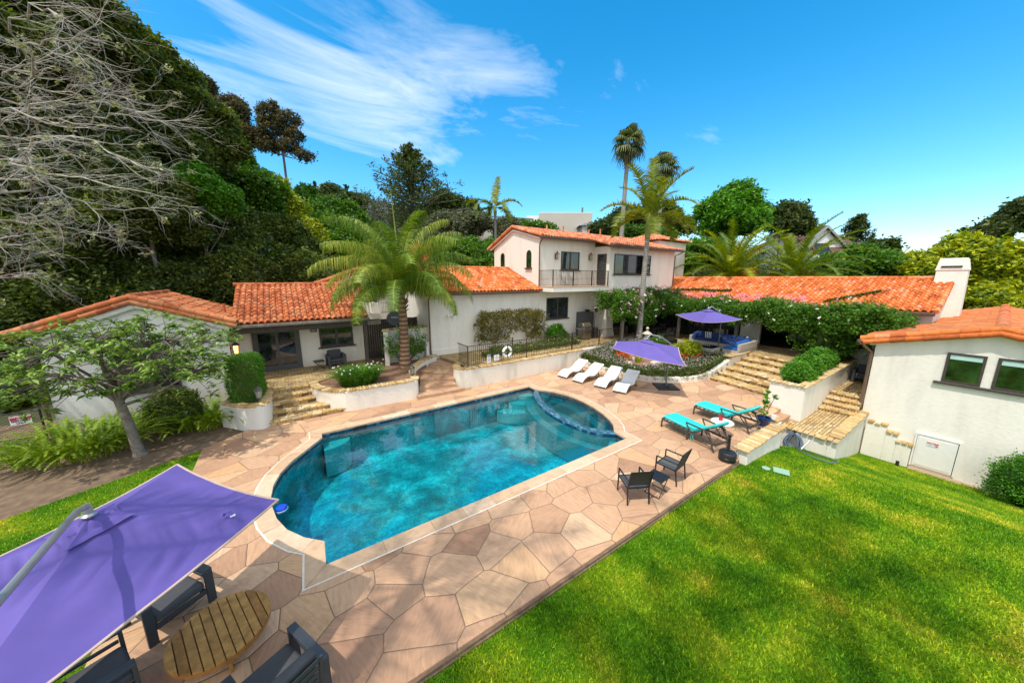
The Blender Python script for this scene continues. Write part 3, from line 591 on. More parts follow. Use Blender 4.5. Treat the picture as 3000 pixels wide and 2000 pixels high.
    p3 = arc_path([(7.3,15.3),(6.75,14.85),(6.52,14.4),(6.62,14.02),(7.0,13.92)], 6) + [(10,13.9),(14.6,13.95)]
    b = B(); wall_run(b, p3, .30, -.05, .90); mk('wall', b, 'stucco_stained', W, bev=.03, seg=2)
    b = B(); cap_run(b, p3, .36, .965); mk('cap', b, 'cap_stone', W, bev=.015)
    mk('back_curb', B().box(14.6, 19.2, 13.85, 14.2, -.1, .93), 'stucco_stained', W)
    W = thing('hedge_planter', 'rounded white planter with stone rim holding the clipped hedge', 'planter', (-1.5, 14.6, 0))
    p4 = arc_path([(-2.25,15.1),(-1.95,14.75),(-1.62,14.3),(-1.45,14.15)], 4) + arc_path([(-1.40,14.1),(-1.22,13.98),(-1.08,14.0),(-.98,14.3),(-.96,15.0),(-.98,16.0)], 5)
    z4 = list(np.linspace(.86, .93, len(p4)))
    b = B(); wall_run(b, p4, .24, -.1, [z-.06 for z in z4]); mk('wall', b, 'stucco_cool', W, bev=.03, seg=2)
    b = B(); cap_run(b, p4, .34, z4, .13); mk('cap', b, 'cap_stone', W, bev=.015)
    mk('soil', B().prism([(-2.2,15.1),(-1.9,14.7),(-1.5,14.3),(-1.1,14.1),(-1.0,16.6),(-2.15,17.6)], -.1, .78), 'soil', W)
    # island bed wall
    W = thing('island_wall', 'low curved white wall edging the flower island', 'planter wall', (16, 8.6, 0))
    p5 = arc_path([(14.5,13.9),(14.42,12.4),(14.45,11.0),(14.62,10.05),(15.2,9.25),(15.95,8.65),(16.9,8.22),(17.95,8.0)], 6)
    z5 = [.30]*int(len(p5)*.8) + list(np.linspace(.30, .42, len(p5)-int(len(p5)*.8)))
    p5b = [(18.6,7.97),(19.4,7.93),(20.3,7.9),(21.7,7.86)]
    b = B(); wall_run(b, p5, .22, -.05, z5); wall_run(b, [(17.93, 8.005)] + p5b, .22, -.05, [.42, .58, .80, .95, 1.0]); mk('wall', b, 'stucco', W, bev=.025)
    b = B(); cap_run(b, [(19.5,7.93),(21.75,7.86)], .42, 1.06, .4, .07); mk('cap', b, 'cap_stone', W, bev=.02)
    for x, z in ((18.3, .32), (19.3, .62), (20.1, .82)): mk('step_light', B().box(x, x+.16, 7.80, 7.83, z-.03, z+.02), 'iron_black', W)
    # island mound
    xs = np.arange(14.4, 20.01, .2); ys = np.arange(7.9, 14.41, .2)
    V, F = heightfield(xs, ys, lambda x, y: .18 + .72*min(max((hypot((x-14.3)*.8, 0)+max(y-8, 0)*.35)/5.2, 0), 1) + .04*sin(3*x)*cos(2.7*y))
    keep = []
    poly = p5 + [(18.6,8.1),(19.8,8.05),(19.95,13.2),(19.3,14.2),(14.5,14.2)]
    def inside(x, y):
        c = False; n = len(poly)
        for i in range(n):
            x1, y1 = poly[i]; x2, y2 = poly[(i+1) % n]
            if (y1 > y) != (y2 > y) and x < (x2-x1)*(y-y1)/(y2-y1)+x1: c = not c
        return c
    keep = [f for f in F if inside(V[f].mean(0)[0], V[f].mean(0)[1])]
    tag(np_mesh('planting_bed', V, np.array(keep), 'mulch', smooth=True), kind='structure')
    # big planter at right
    W = thing('raised_planter', 'tall white raised planter with stone coping beside the patio steps', 'planter', (18, 4.4, 0))
    b = B(); ring = [(16.62,3.83),(24.9,3.83),(24.9,5.0),(16.62,5.0)]
    b.box(16.62, 16.87, 3.83, 5.0, -.7, .92).box(16.872, 24.9, 3.83, 4.08, -.7, .92).box(16.872, 24.9, 4.78, 5.0, -.7, .92); mk('wall', b, 'stucco', W, bev=.02)
    b = B(); cap_run(b, [(16.72,5.08),(16.72,3.78)], .36, .985); cap_run(b, [(16.92,3.94),(24.9,3.94)], .34, .985, .13); cap_run(b, [(16.92,4.9),(21,4.9)], .3, .985, .13); mk('cap', b, 'cap_stone', W, bev=.018)
    mk('soil', B().box(16.88, 24.88, 4.09, 4.77, 0, .80), 'soil', W)
    # terracotta steps going down
    T = thing('terracotta_steps', 'short pinkish flagstone steps leading down beside the raised planter', 'steps', (15.4, 4.4, 0))
    for i, (y, z) in enumerate([(4.82,-.002),(4.48,-.16),(4.15,-.32)]):
        mk('tread', B().box(15.35, 16.6, y, 5.04, z-.06, z-.001*i), 'flagstone', T); mk('riser', B().box(15.35, 16.6, y+.02, 5.03, -.7, z-.062), 'coping_stone', T)
    # landing box
    W = thing('landing_wall', 'white box wall topped by the lower stone landing', 'retaining wall', (17, 3, -.5))
    b = B().box(15.62, 20.1, 2.5, 2.75, -2.6, -.56).box(15.62, 15.87, 2.752, 4.1, -2.6, -.56); mk('wall', b, 'stucco', W, bev=.02)
    b = B(); cap_run(b, [(15.68,4.12),(15.68,2.45)], .34, -.47, .16); cap_run(b, [(15.9,2.62),(20.1,2.62)], .36, -.40, .13, .09); mk('cap', b, 'cap_stone', W, bev=.02)
    struct('landing', B().box(15.75, 19.0, 2.7, 3.84, -2.4, -.485).box(15.65, 16.6, 3.842, 4.15, -1.2, -.487), 'cobble')
    T = thing('side_steps', 'narrow yellow stone steps climbing between raised planter and guest house', 'steps', (19.5, 3.2, -.5))
    for i, x in enumerate((18.88, 19.36, 19.8, 20.28)):
        z = -.485+.14*(i+1)
        mk('step', B().box(x+.05, 25.0, 2.70, 3.82, -1.5, z-.03), 'cobble', T)
        b = B(); stone_row(b, (x, 3.82), (x, 2.72), .16, z); mk('step_edge', b, 'cap_stone', T, bev=.018, seg=2)
        b = B()
        for k in range(2): stone_row(b, (x+.17+.14*k, 3.82), (x+.17+.14*k, 2.72), .125, z-.005, 1, .05)
        mk('step_course', b, 'cap_stone', T, bev=.012)
    # low wall by the lawn
    W = thing('low_wall', 'low white wall with slanting stone cap at the lawn end of the deck', 'garden wall', (12, 3.6, 0))
    b = B().box(10.5, 13.15, 3.42, 3.72, -.9, .29); mk('wall', b, 'stucco', W, bev=.02)
    b = B(); cap_run(b, [(10.42,3.57),(13.2,3.57)], .40, .365, .125, .08); mk('cap', b, 'cap_stone', W, bev=.018)
    W = thing('curb_wall', 'short stone-capped curb behind the far teal chaise', 'garden wall', (14, 4.4, 0))
    mk('wall', B().box(13.9, 14.12, 3.73, 5.1, -.8, .17), 'stucco', W); b = B(); cap_run(b, [(14.01,5.15),(14.01,3.75)], .26, .26, .24, .10); mk('cap', b, 'cap_stone', W, bev=.03, seg=2)
    # wall behind the palm bed
    W = thing('bed_wall', 'white garden wall with stone cap behind the flowering shrub', 'garden wall', (5, 18, .7))
    p = [(4.0,17.3),(4.15,17.9),(6.4,17.95)]
    b = B(); wall_run(b, p, .22, .3, 2.5); mk('wall', b, 'stucco', W); b = B(); cap_run(b, p, .34, 2.58, .16); mk('cap', b, 'cap_stone', W, bev=.02)
walls()

# ---- turf blades
def blades(name, n, region, zf, hmax, label):
    x0, x1, y0, y1, test = region
    P = np.column_stack([RNG.uniform(x0, x1, n), RNG.uniform(y0, y1, n)])
    P = P[test(P)]; n = len(P)
    z = zf(P); a = RNG.uniform(0, 2*pi, n); h = hmax*RNG.uniform(.5, 1, n); w = RNG.uniform(.006, .013, n); ln = RNG.uniform(.2, .9, n)*h
    dx, dy = np.cos(a)*w, np.sin(a)*w; b = RNG.uniform(0, 2*pi, n)
    V = np.empty((n, 3, 3)); V[:, 0] = np.column_stack([P[:, 0]-dx, P[:, 1]-dy, z]); V[:, 1] = np.column_stack([P[:, 0]+dx, P[:, 1]+dy, z]); V[:, 2] = np.column_stack([P[:, 0]+np.cos(b)*ln, P[:, 1]+np.sin(b)*ln, z+h])
    tag(np_mesh(name, V.reshape(-1, 3), np.arange(n*3).reshape(-1, 3), 'blade', rnd=RNG.random(n)), label, 'grass', None, 'stuff')
def lawn_test(P):
    x, y = P[:, 0], P[:, 1]; d = x*CA+y*SA; r = x*SA-y*CA
    f_ = d*.982+1.0; vis = (d > 1.6) & (r/f_ < 1.62) & (r/f_ > -1.0)
    ok = (y < 3.54+.05*np.sin(x*9)+.03*np.sin(x*31)) & ~((x > 10.45) & (x < 13.2) & (y > 3.4)) & ~((x > 15.6) & (y > 2.48)) & ~((x > 13.7) & (y > 3.58)) & (x < 20.05)
    # keep the near turf dense, thin the far turf
    k = RNG.random(len(x)) < np.clip(9.0/np.maximum(d, 1), .35, 1)
    return vis & ok & k
zl = lambda P: np.interp(P[:, 0], LX, LZ)
blades('lawn_grass', 820000, (-2, 20, -9, 3.6, lawn_test), zl, .058, 'short sunlit green and yellow turf right of the deck')
def strip_test(P):
    x, y = P[:, 0], P[:, 1]
    return (y < 11.62+(x+5.7)*.51) & (x < -2.68+.0*y) & (y > 3) & (x > -2.95-.0*y-12)
blades('strip_grass', 130000, (-12, -2.68, 3, 13.25, strip_test), lambda P: np.full(len(P), -.03), .05, 'short bright turf strip left of the deck behind the large parasol')
# ------------------------------------------------------------------ roofs
def tiles(b, P0, U, V, L, S, pitch=.235, course=.37, jit=.010, skip=None):
    P0, U, V = Vector(P0), Vector(U).normalized(), Vector(V).normalized(); Nn = U.cross(V)
    if Nn.z < 0: Nn = -Nn
    nu = int(round(L/pitch)); nv = int(math.ceil(S/course)); pu = L/nu; seg = 6
    b.add([P0, P0+U*L, P0+U*L+V*S, P0+V*S], [(0, 1, 2, 3)], .15)
    for i in range(nu):
        for j in range(nv):
            if skip and skip((i+.5)/nu, (j+.5)/nv): continue
            v0 = j*course + random.uniform(-jit, jit)*2; v1 = min(v0+course+.05, S); c = P0 + U*((i+.5)*pu + random.uniform(-jit, jit)); r = random.random(); tl = random.uniform(-.004, .008)
            Vs = []
            for (vv, rr, hh) in ((v0, .40*pu, .024+tl), (v1, .345*pu, .0)):
                for k in range(seg+1):
                    a = pi*k/seg; Vs.append(c + V*vv + U*(-cos(a)*rr) + Nn*(sin(a)*rr*1.0 + hh))
            for k in range(seg+1): a = pi*k/seg; Vs.append(c + V*(v0+.004) + U*(-cos(a)*rr*.98) + Nn*(sin(a)*.40*pu*.80 + .008))
            F = [(k, k+1, seg+2+k, seg+1+k) for k in range(seg)] + [(k+1, k, 2*seg+2+k, 2*seg+3+k) for k in range(seg)]
            b.add(Vs, F, r)
            # pan tile between the covers
            if i < nu-1:
                d = c + U*(pu*.5); q = .02
                b.add([d-U*.05+V*v0+Nn*(q+.004), d+U*.05+V*v0+Nn*(q+.004), d+U*.05+V*v1+Nn*.004, d-U*.05+V*v1+Nn*.004], [(0, 1, 2, 3)], (r*.7) % 1)
    return b
def barrels(b, P, Q, r=.10, l=.40, lift=.0, n=10):
    P, Q = Vector(P), Vector(Q); D = Q-P; L = D.length; D.normalize(); k = max(1, int(round(L/l))); st = L/k
    for i in range(k):
        a = P + D*(st*i) + Vector((0, 0, lift)); c = P + D*(st*(i+1)+.05) + Vector((0, 0, lift))
        b.tube([a, c], [r*1.08, r*.90], n, True)
    return b
def downpipe(parent, pts, mat='pipe_brown', r=.042): return mk('downpipe', B().tube(pts, r, 8), mat, parent, smooth=True)

def window(parent, axis, pos, u0, u1, z0, z1, n=2, out=-1, mat='frame_dark', pane='pane', sill=True, label=None, name='window', fr=.07, blind=0):
    """axis 'y': wall plane at y=pos, u runs along x; axis 'x': wall plane x=pos, u runs along y; out = outward sign"""
    b = B()
    def bx(bb, a0, a1, c0, c1, d0, d1):
        lo, hi = sorted((pos+out*d0, pos+out*d1))
        if axis == 'y': bb.box(a0, a1, lo, hi, c0, c1)
        else: bb.box(lo, hi, a0, a1, c0, c1)
    bx(b, u0, u1, z1-fr, z1, -.03, .045); bx(b, u0, u1, z0, z0+fr, -.03, .045)
    w = (u1-u0)/n
    for k in range(n+1):
        c = u0+w*k; h = fr*(.5 if 0 < k < n else .5); a0, a1 = (c, c+fr) if k == 0 else ((c-fr, c) if k == n else (c-fr*.8, c+fr*.8))
        bx(b, a0, a1, z0+fr, z1-fr, -.03, .043)
    f = mk(name, b, mat, parent, label=label)
    for k in range(n):
        c0 = u0+w*k+(fr if k == 0 else fr*.8); c1 = u0+w*(k+1)-(fr if k == n-1 else fr*.8)
        b = B(); bx(b, c0, c1, z0+fr, z1-fr, -.02, .012); mk('pane', b, pane, f)
        if blind:
            b = B(); bx(b, c0+.01, c1-.01, z1-fr-blind, z1-fr-.002, .013, .02); mk('blind', b, 'blind', f)
    if sill:
        b = B(); bx(b, u0-.10, u1+.10, z0-.07, z0-.004, -.02, .12); mk('sill', b, mat, f)
    return f
def arch_poly(c, w, z0, z1, n=8):
    r = w/2; return [(c-r, z0), (c+r, z0)] + [(c+r*cos(a), z1-r+r*sin(a)) for a in np.linspace(0, pi, n)]
def lantern(name, label, pos, facing, s=1, glass='lamp_glass', frame='copper', cat='wall lantern', group=None):
    """wall lantern: back plate, arm, cage, roof, glass"""
    t = thing(name, label, cat, pos, 0, group); fx, fy = facing
    c = Vector(pos) + Vector((fx*.16*s, fy*.16*s, 0))
    b = B().obox((pos[0]+fx*.012, pos[1]+fy*.012, pos[2]), .10*s if fy else .02, .02 if fy else .10*s, .30*s); b.bar(pos, c+Vector((0, 0, .2*s)), .02*s, .02*s)
    for sx in (-1, 1):
        for sy in (-1, 1): b.bar(c+Vector((sx*.055*s, sy*.055*s, -.17*s)), c+Vector((sx*.08*s, sy*.08*s, .13*s)), .014*s, .014*s)
    b.obox(c+Vector((0, 0, -.18*s)), .13*s, .13*s, .02*s); b.obox(c+Vector((0, 0, .135*s)), .2*s, .2*s, .02*s); mk('cage', b, frame, t)
    mk('lamp_roof', B().lathe([(.12*s, .14*s), (.05*s, .22*s), (.045*s, .25*s), (.018*s, .30*s), (.005*s, .34*s)], c, 8), frame, t)
    mk('glass', B().lathe([(.055*s, -.16*s), (.08*s, .12*s)], c, 4), glass, t)
    return t

def railing(name, label, pts, z0, h, posts, group=None, mat='iron_brown', step=.115, z1=None):
    t = thing(name, label, 'railing', (pts[0][0], pts[0][1], z0)); cum = [0]
    for i in range(1, len(pts)): cum.append(cum[-1]+hypot(pts[i][0]-pts[i-1][0], pts[i][1]-pts[i-1][1]))
    at = lambda s: (float(np.interp(s, cum, [p[0] for p in pts])), float(np.interp(s, cum, [p[1] for p in pts])))
    zz = lambda s: z0 + ((z1-z0)*s/cum[-1] if z1 else 0)
    b = B(); c = B()
    for i in range(len(pts)-1):
        za, zb = zz(cum[i]), zz(cum[i+1]); b.bar((*pts[i], za+h), (*pts[i+1], zb+h), .045, .028); c.bar((*pts[i], za+.09), (*pts[i+1], zb+.09), .03, .02)
    mk('top_rail', b, mat, t); mk('bottom_rail', c, mat, t)
    b = B(); n = int(cum[-1]/step)
    for i in range(1, n): x, y = at(cum[-1]*i/n); z = zz(cum[-1]*i/n); b.box(x-.007, x+.007, y-.007, y+.007, z+.1, z+h-.015); b.box(x-.012, x+.012, y-.012, y+.012, z+h*.45, z+h*.45+.05)
    mk('baluster_panel', b, mat, t)
    for s in posts: x, y = at(s); z = zz(s); mk('post', B().box(x-.02, x+.02, y-.02, y+.02, z-.03, z+h+.03), mat, t)
    return t

# ------------------------------------------------------------------ villa
def villa():
    V = thing('villa', 'white two storey villa with orange tile roofs and balcony above the pool', 'house', (16, 18, 0))
    b = B()
    # wing, wall at y=17.4
    b.box(6.4, 13.98, 17.4, 17.65, .3, 4.3); b.prismx([(17.652,.3),(22.0,.3),(24.6,.3),(24.6,4.3),(21.0,5.68),(17.652,4.36)], 6.4, 6.65)
    mk('wing_wall', b, 'stucco', V)
    b = B().box(6.40, 13.98, 17.34, 17.4, .9, 1.27); mk('wall_base', b, 'stucco', V, bev=.02)
    # two storeys
    b = B().prismx([(17.4,.3),(23.1,.3),(23.1,7.35),(20.3,8.55),(17.4,7.72)], 14.0, 14.25); b.box(14.252, 19.2, 17.4, 17.65, .3, 7.72)
    b.box(19.202, 19.45, 16.252, 17.65, .3, 7.4); b.box(19.202, 27.3, 16.0, 16.25, 4.2, 7.34); b.prismx([(16.252,.9),(23.1,.9),(23.1,7.35),(20.3,8.5),(16.252,7.34)], 27.05, 27.3)
    mk('wall', b, 'stucco', V)
    b = B().prism([(19.0,15.93),(19.9,15.93),(19.9,16.3),(19.0,16.3)], .9, 1.5); b = B().box(19.15, 19.92, 15.98, 16.45, .9, 4.2)
    mk('pillar', b, 'stucco', V, bev=.02); mk('pillar_foot', B().add([(19.05,15.86,.9),(20.0,15.86,.9),(20.0,16.3,.9),(19.05,16.3,.9),(19.15,15.975,1.7),(19.92,15.975,1.7),(19.92,16.3,1.7),(19.15,16.3,1.7)], [(3,2,1,0),(4,5,6,7),(0,1,5,4),(1,2,6,5),(2,3,7,6),(3,0,4,7)]), 'stucco', V, bev=.03)
    mk('balcony_slab', B().box(13.95, 19.3, 15.95, 17.4, 4.30, 4.60), 'stucco', V, bev=.015)
    mk('balcony_floor', B().box(13.93, 19.2, 15.93, 17.39, 4.602, 4.65), 'coping_stone', V)
    # long wing, wall at x=25.1
    b = B().box(25.1, 25.35, 8.48, 9.6, .9, 3.6); b.box(25.1, 25.35, 1.95, 5.8, -.5, 3.6); b.box(25.1, 25.35, 5.802, 8.478, 2.62, 3.6).box(25.1, 25.35, 9.602, 16.0, 2.75, 3.6)
    b.prismx([(0,0),(0,1),(1,1)], 0, .0001) if False else None
    mk('garden_wing_wall', b, 'stucco_cool', V)
    b = B().prismy([(25.1,-.5),(34.0,-.5),(34.0,3.6),(29.5,5.05),(25.1,3.6)], 1.7, 1.95); mk('end_wall', b, 'stucco', V)
    # dark rooms behind the openings
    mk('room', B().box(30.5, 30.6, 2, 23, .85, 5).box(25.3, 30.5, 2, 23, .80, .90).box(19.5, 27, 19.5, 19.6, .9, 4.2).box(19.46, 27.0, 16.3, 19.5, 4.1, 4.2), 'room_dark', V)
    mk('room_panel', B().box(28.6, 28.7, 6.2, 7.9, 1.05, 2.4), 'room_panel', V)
    b = B()
    for k in range(1, 4): b.box(28.57, 28.6, 6.2+1.7*k/4-.03, 6.2+1.7*k/4+.03, 1.05, 2.4)
    b.box(28.57, 28.6, 6.2, 7.9, 1.7, 1.76); b.box(28.55, 28.7, 5.9, 8.2, 2.42, 2.5); mk('room_panel_frame', b, 'room_dark', V)
    f = window(V, 'y', 16.12, 19.95, 25.1, .95, 4.1, 5, -1, sill=False, name='glass_door', fr=.08, mat='iron_black')
    f = window(V, 'x', 25.2, 9.65, 15.9, .95, 2.75, 7, -1, sill=False, name='glass_door', fr=.08, mat='iron_black')
    # roofs
    b = B(); tiles(b, (6.15, 16.98, 4.40), (1, 0, 0), (0, 4.02, 1.45), 7.85, 4.28); barrels(b, (6.15,21.0,5.90), (14.0,21.0,5.90), .10, .4); barrels(b, (6.15,16.98,4.44), (6.15,21.0,5.89), .10, .4)
    b.add([(6.15,21.0,5.85),(14,21.0,5.85),(14,24.9,4.3),(6.15,24.9,4.3)], [(0,1,2,3)], .5); mk('wing_roof', b, 'tile_orange', V, smooth=True)
    b = B(); sl = .272; vz = Vector((0, 1, sl)).normalized()
    tiles(b, (13.80, 16.95, 7.80), (1,0,0), vz, 4.85, 3.44/vz.y-.05); tiles(b, (18.62, 15.5, 7.41), (1,0,0), vz, 9.2, 4.83/vz.y)
    barrels(b, (13.80,20.35,8.77), (27.8,20.35,8.74), .10, .42); barrels(b, (13.82,16.95,7.84), (13.82,20.35,8.76), .105, .4); barrels(b, (13.82,20.35,8.76), (13.82,23.75,7.45), .105, .4); barrels(b, (18.62,15.5,7.45), (18.62,16.95,7.85), .105, .4)
    b.add([(13.82,20.35,8.72),(27.8,20.35,8.72),(27.8,23.75,7.42),(13.82,23.75,7.42)], [(0,1,2,3)], .5); mk('roof', b, 'tile_pale', V, smooth=True)
    b = B().bar((13.93,17.2,7.68), (13.93,20.35,8.53), .14, .12).bar((13.93,20.35,8.53), (13.93,23.5,7.34), .14, .12); mk('eave_cove', b, 'stucco', V, bev=.04, seg=2)
    b = B(); tiles(b, (24.62, 1.62, 3.62), (0, 1, 0), (4.9, 0, 1.55), 17.2, 5.14, skip=lambda u, v: u > .842 and v < .46); barrels(b, (29.5,1.55,5.20), (29.5,19.0,5.20), .10, .42); barrels(b, (24.62,1.62,3.66), (29.5,1.62,5.19), .10, .4)
    b.add([(29.5,1.62,5.15),(29.5,19,5.15),(34.3,19,3.6),(34.3,1.62,3.6)], [(0,1,2,3)], .5); mk('garden_wing_roof', b, 'tile_orange', V, smooth=True)
    # turret-like room at the back right
    cx, cy, w = 30.2, 20.2, 2.6
    mk('tower_wall', B().box(cx-w+.35, cx+w-.35, cy-w+.35, cy+w-.35, 4.2, 8.45), 'stucco', V)
    b = B(); A = Vector((cx, cy, 9.35))
    for k in range(4):
        c0 = Vector((cx+w*[-1,1,1,-1][k], cy+w*[-1,-1,1,1][k], 8.5)); c1 = Vector((cx+w*[1,1,-1,-1][k], cy+w*[-1,1,1,-1][k], 8.5)); U = (c1-c0).normalized(); mid = (c0+c1)/2; Vv = (A-mid); S = Vv.length
        tiles(b, c0, U, Vv, 2*w, S, skip=lambda u, v: v > 1-abs(2*u-1)); barrels(b, c0+Vector((0,0,.04)), A+Vector((0,0,.04)), .09, .4)
        b.f.pop(-1) if False else None
    mk('tower_roof', B(), 'tile_pale', V) if False else None
    # drop the rectangular underlays of the hip roof, keep triangles
    keep = B(); 
    for f, r in zip(b.f, b.r): keep.f.append(f); keep.r.append(r)
    keep.v = b.v; nf = [(f, r) for f, r in zip(keep.f, keep.r) if not (r == .15 and len(f) == 4)]; keep.f = [x[0] for x in nf]; keep.r = [x[1] for x in nf]
    for k in range(4):
        c0 = (cx+w*[-1,1,1,-1][k], cy+w*[-1,-1,1,1][k], 8.5); c1 = (cx+w*[1,1,-1,-1][k], cy+w*[-1,1,1,-1][k], 8.5); keep.add([c0, c1, tuple(A)], [(0, 1, 2)], .3)
    mk('tower_roof', keep, 'tile_pale', V)
    # vents on the roof
    for x, y, h in ((16.4,19.6,.32),(18.3,19.9,.45),(20.7,19.5,.3),(21.7,19.2,.38)): mk('roof_vent', B().tube([(x,y,8.4),(x,y,8.62+h)], .05, 8).tube([(x,y,8.6+h),(x,y,8.68+h)], .075, 8), 'tile_pale', V)
    # gutters and pipes
    mk('gutter', B().box(6.05, 13.6, 16.84, 16.98, 4.26, 4.38), 'gutter_brown', V, bev=.02); mk('gutter', B().box(13.6, 18.55, 16.80, 16.94, 7.66, 7.79), 'gutter_brown', V, bev=.02)
    mk('gutter', B().box(18.6, 27.85, 15.36, 15.50, 7.27, 7.40), 'gutter_brown', V, bev=.02); mk('gutter', B().box(24.48, 24.62, 1.62, 16.0, 3.46, 3.6), 'gutter_brown', V, bev=.02)
    downpipe(V, [(6.30,16.92,4.3),(6.30,17.1,4.15),(6.34,17.33,3.95),(6.34,17.33,.95)]); downpipe(V, [(13.85,16.9,7.7),(13.88,17.2,7.45),(13.95,17.36,7.25),(13.95,17.36,4.5)]); downpipe(V, [(27.75,15.45,7.35),(27.6,15.7,7.15),(27.34,15.95,7.0),(27.34,15.95,4.3)])
    # windows
    window(V, 'y', 17.4, 14.65, 16.63, 2.42, 3.86, 2, label='casement window beside the grill'); window(V, 'y', 17.4, 15.87, 17.6, 5.74, 6.97, 2, label='balcony window'); window(V, 'y', 16.0, 19.69, 24.0, 5.46, 6.88, 4, label='four part upper window')
    for x0, x1 in ((21.3,21.55),(22.9,22.6)):
        b = B(); [b.bar((x0,15.98,z), (x1,15.5,z), .04, .05) for z in (5.54,6.82)]; b.bar((x1,15.5,5.54), (x1,15.5,6.82), .04, .05); f = mk('open_casement', b, 'frame_dark', V); mk('pane', B().add([(x0,15.98,5.56),(x0,15.98,6.80),(x1,15.51,6.80),(x1,15.51,5.56)], [(0,1,2,3)]), 'pane', f)
    d = window(V, 'x', 19.2, 16.28, 17.1, 4.68, 6.88, 1, -1, sill=False, name='balcony_door', fr=.10); window(V, 'x', 25.1, 3.45, 4.5, 1.55, 2.5, 2, label='wide window under the vine')
    # arched windows in the gable
    for c in (18.56, 21.87):
        b = B().prismx(arch_poly(c, .56, 5.88, 7.05), 13.985, 14.02); f = mk('arched_window', b, 'frame_dark', V); mk('pane', B().prismx(arch_poly(c, .44, 5.93, 6.99), 13.975, 14.0), 'pane_green', f)
        mk('sill', B().box(13.88, 14.0, c-.36, c+.36, 5.79, 5.875), 'frame_dark', f)
    # chimney
    b = B(); P = lambda z, y0, y1, x0, x1: [(x0,y0,z),(x1,y0,z),(x1,y1,z),(x0,y1,z)]
    def frus(q0, q1): b.add(q0+q1, [(3,2,1,0),(4,5,6,7),(0,1,5,4),(1,2,6,5),(2,3,7,6),(3,0,4,7)])
    frus(P(-.5,1.02,2.25,28.5,30.2), P(5.58,1.20,2.22,28.7,30.0)); c = mk('chimney', b, 'stucco', V, bev=.02)
    b = B(); frus(P(5.585,1.17,2.26,28.66,30.05), P(6.20,1.29,2.18,28.74,29.95)); mk('chimney_cap', b, 'stucco', c, bev=.015); mk('chimney_slot', B().box(28.62, 28.8, 1.40, 2.08, 5.74, 5.81), 'iron_black', c)
    # flood light, vents and meters on the wing wall
    mk('flood_light', B().box(7.48,7.62,17.34,17.4,3.05,3.15).tube([(7.5,17.35,3.12),(7.36,17.2,3.05)], .045, 8).tube([(7.6,17.35,3.12),(7.74,17.2,3.05)], .045, 8), 'white_plastic', V)
    mk('meter_box', B().box(6.12, 6.3, 17.4, 17.6, .95, 1.75), 'white_plastic', V, bev=.01)
    return V
villa()
railing('balcony_railing', 'brown iron railing around the upper balcony', [(13.97,17.36),(13.97,16.0),(19.15,16.0)], 4.64, 1.03, (0, 1.36, 3.1, 4.85, 6.5))
railing('terrace_railing', 'long brown iron railing on top of the pool retaining wall', [(6.95,15.1),(6.95,14.02),(10,14.02),(14.6,14.05),(19.1,14.1)], .96, 1.02, (1.08, 4.6, 8.0, 10.4, 13.2), z1=.93)
mk('gate_scroll', B().tube([(19.1,14.1,1.9),(19.1,14.1,.9)], .02, 6), 'iron_brown', bpy.data.objects['terrace_railing'], world=True)
lantern('wall_lantern', 'weathered lantern on the balcony wall left of the window', (15.36,17.4,6.62), (0,-1), 1.15); lantern('wall_lantern', 'weathered lantern on the balcony wall beside the balcony door', (18.6,17.4,6.66), (0,-1), 1.15)

